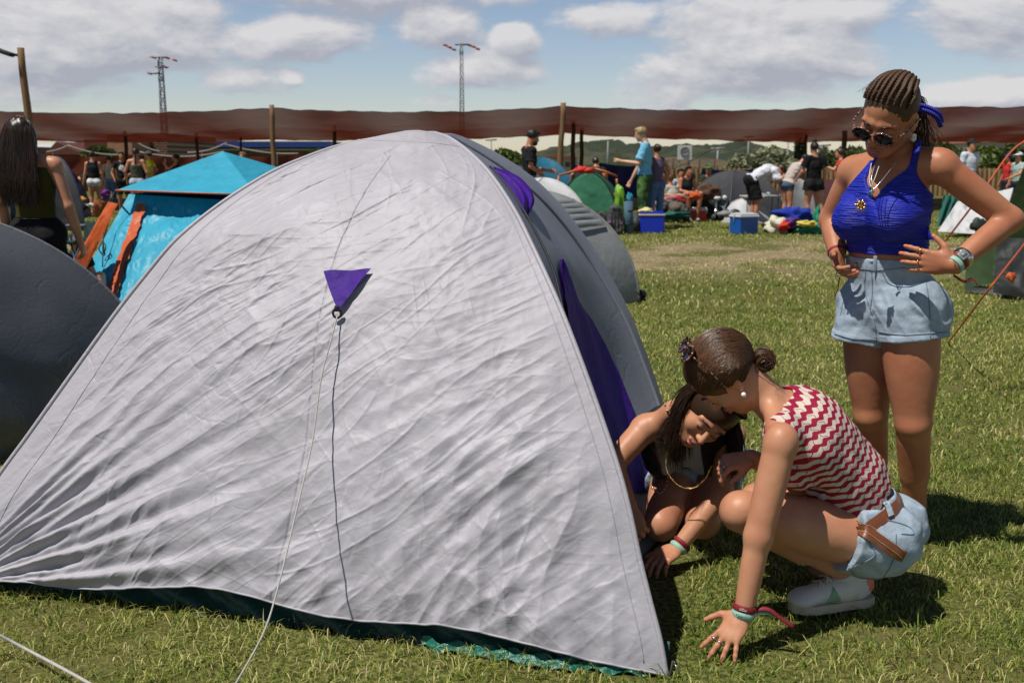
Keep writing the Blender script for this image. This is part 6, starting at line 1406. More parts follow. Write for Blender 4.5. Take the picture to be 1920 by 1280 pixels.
# bands and rings of the crouching woman
band('wristband', JB, JB['elL'], JB['wrL'], .915, .0300, .017, M_redband, wb); band('wristband', JB, JB['elL'], JB['wrL'], 1.0, .0295, .016, M_mint, wb)
dB = unit(V3(JB['wrL'])-V3(JB['elL']))
for (t_, c_, m_, sz) in ((.915, 'zibu', M_whitetxt, .012), (1.0, 'Malubi', M_darktxt, .012)):
    c = V3(JB['elL'])+(V3(JB['wrL'])-V3(JB['elL']))*t_+unit([-.35, -.9, .2])*.0335; lettering(c_, c, unit([1, -.38, -.12]), (0, 0, 1), sz, m_, 'print', wb)
b0 = Vector(V3(JB['elL'])+(V3(JB['wrL'])-V3(JB['elL']))*.93)+Vector((.03, -.008, 0)); mb = MB(); mb.tube(catmull([b0, b0+Vector((.03, -.005, .003)), b0+Vector((.06, -.008, -.018)), b0+Vector((.10, -.01, -.045))], 16), .007, 5, squash=.3); mb.build('band_tail', M_redband, wb)
mb = MB(); mb.tube(catmull([b0+Vector((0, 0, -.01)), b0+Vector((.03, -.003, -.008)), b0+Vector((.05, 0, -.022))], 10), .005, 5, squash=.3); mb.build('band_tail', M_mint, wb)
for hd_, spec, sc in ((hb[0], (0, 1), .95), (hb[1], (1, 2), .93)):
    for i in spec:
        b = hd_['wr']+(hd_['d']*(.088+.016)+hd_['sd']*(.029-.0195*i))*sc+hd_['n']*.003; mb = MB(); mb.tube([Vector(b+(hd_['sd']*math.cos(a)+hd_['n']*math.sin(a))*.0105) for a in np.linspace(0, 2*PI, 16)], .0018, 5, cap=False); mb.build('ring', M_silv, wb)
# ------------------------------------------------ woman kneeling behind, in black
JC = jv(dict(pel=(1305, 905, 3.50), waist=(1290, 870, 3.40), chest=(1275, 820, 3.28), neck=(1268, 775, 3.17), head=(1330, 772, 3.06), shR=(1212, 800, 3.20), shL=(1372, 812, 3.24), elR=(1150, 868, 3.12), elL=(1352, 925, 3.12), wrR=(1180, 950, 3.06), wrL=(1270, 1036, 3.06),
             hipR=(1270, 925, 3.47), hipL=(1345, 925, 3.5), knR=(1240, 950, 3.20), knL=(1318, 965, 3.22), anR=(1265, 960, 3.6), anL=(1335, 960, 3.6), toeR=(1265, 970, 3.75), toeL=(1335, 970, 3.75)))
for q in 'RL': JC['kn'+q][2] = .10; JC['an'+q][2] = .06; JC['toe'+q][2] = .04; JC['hip'+q][2] = .22
JC['pel'][2] = .26; JC['waist'][2] = .33; JC['wrL'][2] = max(JC['wrL'][2], .07)
JC['hf'] = np.array([-.18, -.80, -.58]); JC['hu'] = np.array([.62, -.25, .74])
RC = dict(DEF, th=.080, waist=.105, chest=.12, hip=.10, bust=.045, ua=.041, el=.035, fa=.035, wr=.024, sh=.048, glute=.08, neck=.045)
wc_ = empty('person', (.7, 3.3, 0), label='dark haired young woman kneeling in a black studded vest beside the silver tent', cat='person')
lo, hi = bounds(JC, pad=.15); S = SDF(lo, hi, .0044); torso(S, JC, RC)
for q in 'RL': leg(S, JC, RC, q, k=.015)
for q in 'RL': arm(S, JC, RC, q, k=.010)
head(S, JC, .98); hc = []
hand(S, JC['wrL'], V3(P(1235, 1050, 3.0))-JC['wrL'], (.1, .2, -1), (0, 1, .2), .92, curl=(22, 26, 30, 34), spread=5, th=(.5, .7, .2), info=hc)
hand(S, JC['wrR'], V3(P(1190, 985, 3.04))-JC['wrR'], (.2, .9, 0), (-1, 0, 0), .92, curl=(35, 40, 45, 45), info=hc)
S.build('body', SK_mid, wc_); face_bits(JC, .98, wc_, lip=(.46, .17, .13), brow=HR_dark)
rC, fC, uC = hframe(JC); HC = JC['head']; WC = lambda x, y, z: Vector(HC+(rC*x+fC*y+uC*z)*.98)
S = SDF(HC-.2, HC+.2, .0045); S.ell(WC(0, -.022, .030), (.084, .104, .092), (rC, fC, uC), 0); S.ell(WC(0, .13, -.065), (.105, .11, .115), (rC, fC, uC), .006, sub=True); S.cut(WC(0, 0, -.06), -uC+fC*.3); S.build('hair', HR_dark, wc_, 2)
cur = []; rg = np.random.default_rng(21)
for i in range(1500):
    sd0 = 1 if rg.random() < .5 else -1; a = rg.uniform(-1.5, .95)         # parting runs front to back
    st = np.array([sd0*.006, .095*math.cos(a+.3)*.9-.02, .030+.09*abs(math.cos(a*.5))]); pts = [WC(*st)]
    ln = rg.uniform(.55, 1.0); pts.append(WC(sd0*.060, st[1]*.85-.004, .030+.078*abs(math.cos(a*.5))))
    mid1 = WC(sd0*(.086+.012*rg.random()), -.035+.022*math.sin(a)+.012*rg.random(), .0+.03*rg.random()); pts.append(mid1)
    endx = (-.06-.12*ln*rg.random()) if sd0 > 0 else (.03+.05*rg.random())
    if sd0 > 0: e1 = np.array(mid1)+np.array([-.030-.022*rg.random(), .02+.012*rg.normal(), -.10*ln]); e2 = e1+np.array([-.01+.02*rg.normal(), .01*rg.normal(), -.12*ln])
    else: e1 = np.array(mid1)+np.array([.005+.02*rg.random(), .03+.03*rg.normal(), -.10*ln]); e2 = e1+np.array([.01*rg.normal(), .02*rg.normal(), -.12*ln])
    pts += [Vector(e1), Vector(e2)]; cur.append(np.array([tuple(p) for p in catmull(pts, 16)]))
for i in range(700):           # the back hair falls over the neck and left shoulder
    a = rg.normal()*.6; st = WC(.05*math.sin(a), -.09, .06+.02*rg.random()); e1 = np.array(st)+np.array([-.06-.03*rg.random(), .0, -.03]); e2 = V3(JC['neck'])+np.array([-.01+.02*rg.normal(), -.065+.015*rg.normal(), -.03-.05*rg.random()]); cur.append(np.array([tuple(p) for p in catmull([st, Vector(e1), Vector(e2), Vector(e2+np.array([.0, -.02, -.10*rg.random()]))], 14)]))
strands('hair_strands', cur, .0013, HR_dark, wc_)
# garments
upC, sdC, fwC = frame(JC); lo, hi = bounds(JC, ['waist', 'chest', 'neck', 'shR', 'shL', 'pel'], .2)
S = SDF(lo, hi, .0045); torso(S, JC, RC, 1, .010, neck=False); S.cut(V3(JC['waist'])*.6+V3(JC['pel'])*.4, -upC); S.cone(V3(JC['neck'])+upC*.02+fwC*.03, V3(JC['neck'])+upC*.12+fwC*.07, .085, .12, .008, sub=True)
for q in 'RL': S.ell(V3(JC['sh'+q])+sdC*(1 if q == 'R' else -1)*.032, (.052, .062, .075), (sdC, fwC, upC), k=.006, sub=True)
S.build('crop_top', mat('pale_blue_cotton', (.34, .40, .44), .85, bump=.4, bscale=40), wc_, 1, lambda V: .004*noise3(V[:, 0]*22, V[:, 1]*22, V[:, 2]*22))
S = SDF(lo, hi, .0045); torso(S, JC, RC, 1, .020, neck=False); S.cut(V3(JC['waist'])*.45+V3(JC['pel'])*.55, -upC); S.cone(V3(JC['neck'])+upC*.03+fwC*.05, V3(JC['waist'])*.6+V3(JC['chest'])*.4+fwC*.20, .070, .075, .01, sub=True)
for q in 'RL': S.ell(V3(JC['sh'+q])+sdC*(1 if q == 'R' else -1)*.034, (.045, .058, .068), (sdC, fwC, upC), k=.006, sub=True)
S.build('vest', mat('black_cloth', (.010, .010, .012), .7, .3, 20, bump=.5), wc_, 1, lambda V: .005*noise3(V[:, 0]*16, V[:, 1]*16, V[:, 2]*16))
VS = [o for o in wc_.children if o.name.startswith(('vest', 'body'))]
mb = MB()
for pts in ([(1215, 742), (1240, 748), (1252, 770), (1254, 800), (1253, 830)], [(1250, 870), (1250, 905), (1238, 925), (1225, 915)]):
    for c in catmull([Vector((x, y, 0)) for x, y in pts], 11):
        p_ = project(VS, c.x, c.y, .003)
        if p_: mb.ball(p_, .0042, 8, 6)
mb.build('studs', M_silv, wc_)
lo, hi = bounds(JC, ['waist', 'pel', 'hipR', 'hipL', 'knR', 'knL'], .16); S = SDF(lo, hi, .005); torso(S, JC, dict(RC, bust=0), 1, .011, neck=False); S.cut(V3(JC['pel'])*.6+V3(JC['waist'])*.4, upC)
for q in 'RL': hp, kn = V3(JC['hip'+q]), V3(JC['kn'+q]); S.cone(hp, hp+(kn-hp)*.38, .092, .094, .02, cut=True)
S.build('denim_shorts', M_denim, wc_, 1, dispS)
chain('gold_chain', [P(1250, 845, 3.08), P(1250, 880, 3.06), P(1270, 908, 3.04), P(1295, 915, 3.03), P(1320, 900, 3.02), P(1335, 872, 3.02)], .0012, M_gold, wc_, True, 64)
band('wristband', JC, JC['elL'], JC['wrL'], .90, .0285, .013, M_redband, wc_); band('wristband', JC, JC['elL'], JC['wrL'], .98, .0285, .014, M_mint, wc_)
# ================================================================ OTHER TENTS
M_slate = silver('slate_fabric', (.19, .195, .215), .2, .40, .6, .01); M_char = silver('charcoal_fabric', (.11, .115, .13), .3, .36, .6, .01)
tl, arcs = dome_tent([(-1.78, 5.0, .02), (-2.75, 3.35, .02), (-4.3, 4.5, .02), (-3.2, 6.2, .02)], (-2.98, 4.78, 1.10), M_slate, label='dark grey dome tent half out of frame at the left edge', mats=[M_char, M_char, M_char, M_slate], sag=-.05, pw=.009, polemat=M_slate, n=60, wrinkle=.035)
def along(arc, off=0): return [Vector(q)+Vector((0, 0, off)) for q in arc]
rope('guy_line', [G(-30, 1175, .10), P(60, 1222, 2.42), P(170, 1282, 2.2), G(330, 1380)], .0042, M_cord, 'thick pale cord crossing the grass in the bottom left corner', 'guy rope')
# turquoise tent with pyramid canopy
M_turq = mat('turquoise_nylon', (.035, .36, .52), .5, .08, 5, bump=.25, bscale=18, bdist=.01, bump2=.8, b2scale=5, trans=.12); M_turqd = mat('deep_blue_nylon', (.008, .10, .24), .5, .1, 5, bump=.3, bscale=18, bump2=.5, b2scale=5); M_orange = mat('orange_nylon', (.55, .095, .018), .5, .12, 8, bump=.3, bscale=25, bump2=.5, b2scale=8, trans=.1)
ap, fl, fr, br, bl = P(418, 284, 10.1), P(217, 357, 9.4), P(482, 366, 8.9), P(640, 348, 10.9), P(390, 342, 11.4)
tt_ = empty('tent', (ap.x, ap.y, 0), label='turquoise tent with pyramid canopy and orange strips behind the big silver tent', cat='tent')
def quad(name, a, b, c, d, m, root, n=40, mm=30, amp=.02, fr_=3, out=(0, -1, .3), seed=0, belly=0):
    A = np.zeros((n, mm, 3)); o = unit(out)
    for i in range(n):
        for j in range(mm):
            s, t = i/(n-1), j/(mm-1); A[i, j] = Vector(a).lerp(Vector(b), s).lerp(Vector(d).lerp(Vector(c), s), t)
    e = np.minimum(1, np.minimum(np.linspace(0, 1, n), np.linspace(1, 0, n))*8)[:, None]*np.minimum(1, np.minimum(np.linspace(0, 1, mm), np.linspace(1, 0, mm))*8)[None]
    nz_ = noise3(A[..., 0]*fr_+seed, A[..., 1]*fr_, A[..., 2]*fr_)+.5*(1-2*np.abs(noise3(A[..., 0]*fr_*2.3+seed, A[..., 2]*fr_*1.2, A[..., 1]*2)))+.35*(1-2*np.abs(noise3(A[..., 0]*fr_*5+seed, A[..., 2]*fr_*4, A[..., 1]*2)))
    A = A+o*(amp*nz_*e+belly*np.sin(PI*np.linspace(0, 1, n))[:, None]*np.sin(PI*np.linspace(0, 1, mm))[None])[..., None]
    return gridmesh(name, A, m, root)
quad('canopy_panel', fl, fr, ap, ap, M_turq, tt_, amp=.014, belly=-.03); quad('canopy_panel', fr, br, ap, ap, M_turq, tt_, amp=.014, out=(1, 0, .3), seed=3); quad('canopy_panel', br, bl, ap, ap, M_turq, tt_, out=(0, 1, .3)); quad('canopy_panel', bl, fl, ap, ap, M_turq, tt_, out=(-1, 0, .3))
mb = MB(); mb.tube([fl, fr, br, bl, fl], .008, 6); mb.build('canopy_edge', M_orange, tt_)
bfl, bfr, bbr, bbl = G(118, 585), G(470, 640), G(800, 540), G(240, 500)
ufl, ufr, ubr, ubl = P(242, 364, 9.75), P(500, 380, 9.3), P(620, 355, 10.8), P(385, 350, 11.2)
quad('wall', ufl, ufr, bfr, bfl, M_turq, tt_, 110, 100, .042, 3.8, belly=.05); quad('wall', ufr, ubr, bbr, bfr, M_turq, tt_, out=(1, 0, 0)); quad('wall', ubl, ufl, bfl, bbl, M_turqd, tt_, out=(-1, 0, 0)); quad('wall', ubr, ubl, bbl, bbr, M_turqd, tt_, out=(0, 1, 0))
def band3(name, pts, wd, m, root, lift=.05):
    c = catmull(pts, 40); A = np.zeros((40, 6, 3))
    for i in range(40):
        for j in range(6): w_ = (j/5-.5)*wd; A[i, j] = c[i]+Vector((w_, -lift-.012*math.sin(j*1.3+i*.4)-.01*math.sin(i*.9), .004*math.sin(i*.8)))
    return gridmesh(name, A, m, root)
wq = lambda s, t: Vector(ufl).lerp(Vector(ufr), s).lerp(Vector(bfl).lerp(Vector(bfr), s), t)
WL = [o for o in tt_.children if o.name.startswith('wall')]
strip('orange_strip', WL, [(268, 386), (250, 440), (226, 510), (204, 574)], 17, M_orange, tt_, .03)
quad('orange_flap', P(203, 378, 9.0), P(221, 382, 9.0), P(158, 512, 8.2), P(140, 488, 8.2), M_orange, tt_, 14, 24, .02, 4)
mb = MB(); mb.tube(catmull([P(215, 360, 9.4), P(198, 395, 9.3), P(194, 440, 9.1), P(192, 500, 8.9)], 20), .006, 5)
for a in (0, 1.2, 2.2): mb.tube(catmull([P(193, 452, 9.05), P(190+8*math.cos(a), 462+6*math.sin(a), 9.0), P(196, 470+4*a, 9.0), P(193, 455, 9.05)], 14), .006, 5)
mb.build('guy_cord', M_black, tt_)
mb = MB(); c = P(296, 392, 9.45); mb.tube([c+Vector((-.02, -.08, -.02)), c+Vector((.0, -.09, .02)), c+Vector((.02, -.08, -.02))], .006, 5); mb.build('toggle', M_silv, tt_)
for a, b in ((fl, G(190, 470)), (fr, bfr)): mb = MB(); mb.tube([a, a.lerp(Vector(b), .5), b], .010, 6); mb.build('pole', M_black, tt_)
# grey dome behind the silver tent
M_lgrey = mat('light_grey_nylon', (.23, .235, .235), .55, .1, 5, bump=.3, bscale=18, bump2=.4, b2scale=4)
tg, arcs = dome_tent([(1.20, 9.35, .0), (.15, 8.35, .0), (-.95, 9.7, .0), (.2, 10.9, .0)], (.12, 9.6, 1.05), M_lgrey, label='light grey dome tent peeking out directly behind the silver tent', sag=.02, pw=.012, n=60)
a0 = np.array(arcs[0]); a1 = np.array(arcs[1])
for k_ in range(5):     # vent folds
    f_ = .52+.05*k_; i = int(f_*60); p_, q_ = a0[60-i if False else i], a1[i]; A = np.zeros((16, 5, 3))
    for s_ in range(16):
        for j in range(5): t = .04+.5*s_/15; z_ = a0[i]*(1-t)+a1[i]*t; A[s_, j] = z_+np.array([.35, -.6, .5])*(.020*math.sin(j/4*PI))*math.sin(PI*s_/15)+np.array([.02, -.03, -.06])*(j/4)+np.array([.02, -.03, .02])
    gridmesh('vent_fold', A, M_lgrey, tg)
mb = MB(); mb.tube([G(1196, 567), G(1203, 560, .06), P(1190, 540, 9.2)], .008, 5); mb.ball(G(1203, 552, .05), .05, 8, 6); mb.build('peg_strap', M_black, tg)
grp = 'smaller tents pitched in the background'
M_teal = mat('teal_nylon', (.010, .12, .20), .55, .1, 5, bump2=.4, b2scale=4); M_navyt = mat('navy_nylon', (.018, .030, .095), .5, .1, 5, bump2=.4, b2scale=4); M_dkg = mat('dark_grey_nylon', (.05, .05, .055), .6, .1, 5, bump2=.4, b2scale=4); M_gr = mat('green_nylon', (.09, .36, .20), .5, .1, 5, bump2=.4, b2scale=4, trans=.1); M_grd = mat('deep_green_nylon', (.015, .11, .05), .5); M_wht = mat('white_nylon', (.52, .52, .52), .6, .08, 4, bump2=.6, b2scale=3)
def st(px, Y, w, d, ytop, yaw, m, label, **k):
    h = P(px, ytop, Y).z; return sil_tent(px, 400, Y, w, d, h, yaw, m, label=label, group=grp, n=24, wrinkle=.02, **k)
st(112, 19.5, .78, .9, 293, .5, M_navyt, 'navy and grey dome tent right of the long haired woman', mats=[M_dkg, M_navyt, M_navyt, M_navyt], pw=.012)
st(85, 24, 1.7, 1.8, 296, .2, M_navyt, 'dark navy dome tent farther behind the left crowd', pw=.012)
st(1015, 25, 1.4, 1.6, 296, .3, M_teal, 'teal dome tent behind the man in black', mats=[M_teal, M_navyt, M_teal, M_teal], pw=.012)
st(955, 19, 1.9, 1.6, 310, .1, M_dkg, 'low dark grey tent just over the silver tent shoulder', pw=.012)
st(1018, 15.5, 1.1, 1.4, 334, .35, M_wht, 'small white tent between the man in black and the green tent', pw=.012)
st(1375, 23.5, 1.45, 2.0, 320, .35, M_dkg, 'dark grey dome with a pale lower half in front of the blue tarpaulin', mats=[M_dkg, M_lgrey, M_dkg, M_dkg], pw=.015)
st(1440, 25, 1.0, 1.2, 362, .2, mat('lime_nylon', (.30, .38, .08), .6), 'lime green low tent behind the folding table', mats=[mat('red_nylon', (.5, .05, .06), .6), mat('lime_nylon', (.30, .38, .08), .6), M_dkg, M_dkg], pw=.012)
st(1398, 21.8, .7, .8, 372, .5, M_wht, 'small white and red tent end beside the grey dome', mats=[M_wht, mat('red_nylon', (.5, .05, .06), .6), M_wht, M_wht], pw=.01)
st(1530, 24.5, 2.0, 1.8, 335, .1, mat('maroon_nylon', (.06, .012, .012), .6), 'dark maroon tent behind the woman in the black tee', pw=.012)
st(1492, 23.5, .55, 1.0, 335, .1, M_lgrey, 'pale grey tent flap between the beige and the black tee women', pw=.01)
# green tent with outside poles
gt, arcs = dome_tent([tuple(G(1040, 425)), tuple(G(1158, 425)), (P(1172, 400, 22).x, 22, 0), (P(1052, 400, 22).x, 22, 0)], (P(1103, 324, 20.6).x, 20.6, P(1103, 320, 20.6).z*.97), M_gr, label='green tent with orange tipped outside poles and red cloth on top', sag=-.03, mats=[M_gr, M_grd, M_gr, M_grd], pw=.009, polemat=M_black, n=30, p=1.15)
M_opole = mat('orange_pole', (.45, .12, .03), .5); M_redc = mat('red_cloth', (.6, .03, .02), .7, bump2=.6, b2scale=10)
for pts in ([P(1048, 329, 20), P(1085, 318, 20), P(1115, 315, 20)], [P(1115, 316, 20), P(1135, 322, 20), P(1158, 331, 20)], [P(1048, 330, 20), P(1044, 350, 20), P(1037, 368, 20)], [P(1156, 335, 20), P(1158, 352, 20)], [P(1152, 362, 20), P(1160, 378, 20)], [P(1130, 325, 20), P(1138, 336, 20)]):
    mb = MB(); mb.tube(pts, .022, 6); mb.build('outside_pole', M_opole, gt)
mb = MB(); mb.ball(P(1090, 319, 20), (.12, .12, .07), 12, 8, .5); mb.ball(P(1103, 320, 20), (.12, .12, .06), 12, 8, .5, seed=4); mb.build('red_cloth', M_redc, gt)
# right edge: dark green tent and slumped white tent
M_olive = mat('olive_nylon', (.035, .065, .018), .6, .2, 4, bump2=.6, b2scale=4, trans=.1); M_bkc = mat('black_nylon', (.022, .025, .024), .6, .2, 4, bump2=.6, b2scale=5)
rt = empty('tent', (P(1930, 400, 10).x, 10, 0), label='dark green open tent at the right edge of the picture', cat='tent')
quad('fly_panel', P(1925, 300, 9.8), P(2200, 290, 9.6), P(2200, 575, 9.2), P(1845, 505, 10.2), M_olive, rt, 30, 40, .05, 2); quad('fly_panel', P(1925, 300, 9.8), P(1960, 310, 11), P(1900, 470, 11.4), P(1845, 505, 10.2), M_olive, rt, 14, 30, .03, 2, out=(-1, 0, 0))
quad('dark_wall', P(1870, 445, 9.7), P(1990, 450, 9.6), P(1990, 575, 9.3), P(1862, 548, 9.6), M_bkc, rt, 24, 24, .03, 4); quad('dark_wall', P(1815, 462, 10.6), P(1872, 450, 10.0), P(1864, 530, 9.9), P(1808, 541, 10.2), M_olive, rt, 20, 20, .05, 4)
mb = MB(); mb.ball(P(1896, 519, 9.35), (.05, .02, .04), 8, 6, .4); mb.tube([P(1893, 514, 9.35), P(1898, 530, 9.33)], .015, 5); mb.build('orange_tag', M_orange, rt)
quad('groundsheet', P(1808, 538, 10.1), P(1990, 548, 9.3), P(1990, 568, 9.3), P(1812, 546, 10.0), M_bkc, rt, 20, 6, .02, 4)
rope('guy_line', [P(1925, 452, 6.2), P(1850, 548, 5.5), G(1776, 645)], .0055, M_orange, 'orange guy rope running down to the grass right of the standing woman', 'guy rope')
rope('guy_line', [P(1925, 262, 11), P(1890, 292, 11), P(1820, 390, 11), G(1735, 500)], .011, M_orange, 'orange guy rope higher up, behind the raised elbow', 'guy rope')
wt = empty('tent', (P(1815, 400, 17).x, 17.5, 0), label='slumped white tent seen under the bent arm', cat='tent')
quad('fly_panel', P(1795, 378, 18.5), P(1900, 352, 18.5), P(1875, 442, 17.4), P(1758, 434, 17.6), M_wht, wt, 40, 40, .12, 1.5); quad('fly_panel', P(1795, 378, 18.5), P(1900, 352, 18.5), P(1900, 400, 20.5), P(1775, 400, 20.5), M_wht, wt, 20, 20, .06, 1.5, out=(0, 1, .5))
mb = MB(); mb.ball(P(1835, 424, 17.3), (.14, .08, .12), 10, 8, .6); mb.build('window', M_bkc, wt)
tarp('tarp', [(1770, 365), (1812, 352), (1790, 420), (1757, 425)], 19, mat('sea_green_sheet', (.02, .15, .12), .6), 'sea green sheet just left of the slumped white tent')
# ================================================================ COOLERS, BAGS, FURNITURE
def cooler(px, yb, w, d, h, yaw, cb, cl, label, trim=None):
    g = G(px, yb); root = empty('cooler', tuple(g), label=label, cat='cooler', group='picnic coolers on the grass'); R_ = Matrix.Rotation(yaw, 3, 'Z'); Y = g.y; g = g+Vector((0, d/2, 0))
    mb = MB(); mb.box(g+Vector((0, 0, h*.42)), (w*.92, d*.92, h*.84), R_, bevel=.02); mb.build('body', mat('cooler_plastic', cb, .35, .05, 3), root, smooth=False)
    mb = MB(); mb.box(g+Vector((0, 0, h*.87)), (w, d, h*.10), R_, bevel=.015); mb.build('lid_rim', mat('cooler_rim', cl, .4, .05, 3), root, smooth=False)
    mb = MB(); mb.box(g+Vector((0, 0, h*.955)), (w*.93, d*.93, h*.08), R_, bevel=.02); mb.build('lid', mat('cooler_lid', trim or cl, .4, .05, 3), root, smooth=False)
    pts = [g+R_ @ Vector((sx*w*.5, 0, z)) for sx, z in ((-1, h*.6), (-1.04, h*.9), (-.9, h*1.02), (.9, h*1.02), (1.04, h*.9), (1, h*.6))]; mb = MB(); mb.tube(pts, .012, 6); mb.build('handle', mat('cooler_handle', trim or cl, .4), root)
cooler(1222, 437, .50, .32, .385, .06, (.010, .035, .55), (.52, .46, .34), 'blue cooler with cream rim and blue lid in front of the light blue shirt man', (.010, .035, .50))
cooler(1311, 416, .37, .28, .30, -.12, (.60, .02, .02), (.65, .64, .62), 'small red cooler with white lid near the seated group')
cooler(1398, 440, .46, .34, .38, .45, (.010, .09, .36), (.60, .62, .64), 'blue cooler with white lid standing below the folding table')
def blobthing(name, label, cat, px, py, Y, r, m, noise=.5, seed=0, squash=(1, 1, 1), extra=None, seg=28, group=None):
    c = P(px, py, Y); c.z = max(c.z, .02); root_ = MB(); root_.ball(c, r, seg, seg//2, noise, squash, seed)
    for v in root_.bm.verts: v.co.z = max(v.co.z, .0)
    for v in root_.bm.verts: n = float(noise3(v.co.x*14+seed, v.co.y*14, v.co.z*14)); v.co += Vector((n, n*.3, n*.6))*.03
    return tag(root_.build(name, m), label, cat, group)
# backpack with mats
bp_ = empty('backpack', tuple(G(1152, 434)), label='dark grey backpack standing before the green tent', cat='backpack'); Yb = 18.4; M_bp = mat('grey_cordura', (.06, .06, .063), .85, .15, 10, bump2=.5, b2scale=9)
S = SDF(P(1152, 405, Yb)-Vector((.35, .3, .45)), P(1152, 405, Yb)+Vector((.35, .3, .45)), .012); c = P(1152, 412, Yb); c.z = .22
S.cone((c.x, Yb, .10), (c.x, Yb, .42), .17, .12, .03, (0, 1, 0), .7); S.cone((c.x-.09, Yb-.08, .08), (c.x-.08, Yb-.08, .20), .07, .06, .02); S.cone((c.x+.10, Yb-.08, .08), (c.x+.10, Yb-.08, .20), .07, .06, .02); S.ell((c.x, Yb, .47), (.11, .09, .05), k=.03); S.build('bag', M_bp, bp_, 1, lambda V: .01*noise3(V[:, 0]*14, V[:, 1]*14, V[:, 2]*14))
for dx in (-.06, .06): mb = MB(); mb.tube(catmull([Vector((c.x+dx*.6, Yb-.10, .50)), Vector((c.x+dx, Yb-.15, .34)), Vector((c.x+dx, Yb-.14, .12))], 10), .018, 6, squash=.4); mb.build('strap', M_black, bp_)
for dx, zz_ in ((-.10, .22), (.10, .2)): mb = MB(); mb.ball((c.x+dx, Yb-.135, zz_), (.04, .015, .02), 8, 6); mb.build('buckle_patch', mat('lilac_trim', (.22, .06, .22), .7), bp_)
x = P(1179, 420, 18.45).x; mr_ = empty('rolled_mat', (x, 18.45, 0), label='blue grey rolled sleeping mat upright beside the backpack', cat='sleeping mat'); mb = MB(); mb.tube([(x, 18.45, 0), (x-.02, 18.45, .60)], .085, 14); mb.build('roll', mat('mat_foam', (.055, .12, .17), .8, .15, 10), mr_)
for z in (.18, .42): mb = MB(); mb.tube([(x, 18.45, z), (x, 18.45, z+.025)], .09, 14); mb.build('strap', M_black, mr_)
blobthing('duffel_bag', 'black bag lying left of the grey backpack', 'bag', 1126, 412, 18.7, (.24, .18, .17), M_bkc, seed=1); blobthing('duffel_bag', 'dark bag between rolled mat and blue cooler', 'bag', 1193, 424, 18.9, (.13, .16, .24), M_bkc, .3, 3)
blobthing('cloth_bundle', 'pale yellow bundle on top of the blue cooler', 'bundle', 1211, 396, 18.9, (.14, .12, .06), mat('yellow_cloth', (.62, .52, .22), .8), .4, 5); blobthing('plastic_bag', 'bright green bag at the right foot of the green tent', 'bag', 1162, 376, 19.4, (.10, .10, .28), mat('lime_plastic', (.16, .36, .02), .5), .4, 6)
blobthing('cool_bag', 'turquoise bag hanging by the light blue shirt man', 'bag', 1180, 372, 19.2, (.06, .06, .12), mat('turq_plastic', (.02, .25, .35), .5), .3, 7)
# heap right of the second cooler
hp_ = 'bags and clothes heaped by the second blue cooler'
for px, py, Y, r, c, nm, lb, sd_ in ((1488, 405, 19.2, (.34, .22, .17), (.015, .04, .33), 'jacket', 'royal blue jacket on top of the heap right of the coolers', 1), (1455, 424, 18.6, (.20, .18, .15), (.58, .55, .42), 'jacket', 'cream white garment at the left side of the heap', 2), (1446, 432, 18.9, (.16, .16, .13), (.012, .012, .012), 'duffel_bag', 'black bag under the cream garment', 3),
                                    (1481, 418, 18.5, (.16, .12, .10), (.09, .03, .20), 'cloth', 'purple cloth in the middle of the heap', 4), (1470, 425, 18.35, (.10, .10, .08), (.5, .03, .02), 'cloth', 'red cloth low in the middle of the heap', 5), (1520, 428, 18.5, (.28, .18, .11), (.03, .22, .14), 'bag', 'green plastic bag at the right side of the heap', 6),
                                    (1512, 419, 18.3, (.17, .10, .05), (.6, .48, .08), 'cloth', 'yellow cloth draped over the green plastic bag', 7), (1492, 428, 18.55, (.14, .12, .12), (.015, .012, .02), 'duffel_bag', 'black bag in the middle of the heap', 8), (1532, 412, 18.9, (.06, .06, .22), (.02, .28, .16), 'rolled_mat', 'green rolled mat standing at the right of the heap', 9)):
    blobthing(nm, lb, nm.replace('_', ' '), px, py, Y, r, fabric(c, .7), .7, sd_, group=hp_)
# folding table
def table(px0, px1, yt, Y, label, col=(.5, .5, .48), depth=.6):
    a, b = P(px0, yt, Y), P(px1, yt, Y); root = empty('folding_table', ((a.x+b.x)/2, Y, 0), label=label, cat='table'); mb = MB(); mb.box(((a.x+b.x)/2, Y+depth/2, a.z), (b.x-a.x, depth, .035), bevel=.006); mb.build('table_top', mat('table_top', col, .4), root, smooth=False)
    for x_, y_ in ((a.x+.06, Y+.05), (b.x-.06, Y+.05), (a.x+.06, Y+depth-.05), (b.x-.06, Y+depth-.05)): mb = MB(); mb.tube([(x_, y_, a.z), (x_*1.0, y_, 0)], .014, 6); mb.build('leg', M_steel, root)
    return a.z
tz = table(1398, 1466, 369, 21.5, 'grey folding camp table behind the second blue cooler'); table(1232, 1284, 366, 21.6, 'low pale table in the middle of the seated group', (.5, .42, .32))
mb = MB(); c = P(1422, 366, 21.6); mb.box(c+Vector((0, .1, .02)), (.32, .2, .03)); o = mb.build('tray', M_wht, smooth=False); tag(o, 'white tray on the grey folding camp table', 'tray')
blobthing('cup', 'white cup at the right end of the folding table', 'cup', 1441, 364, 21.7, (.05, .05, .05), M_wht, .1)
blobthing('banner_cloth', 'white and red printed cloth hanging below the seated group table', 'cloth', 1266, 373, 21.2, (.25, .05, .09), mat('printed_cloth', (.55, .53, .5), .8, col2=(.5, .05, .04), c2scale=2.5), .3, 2)
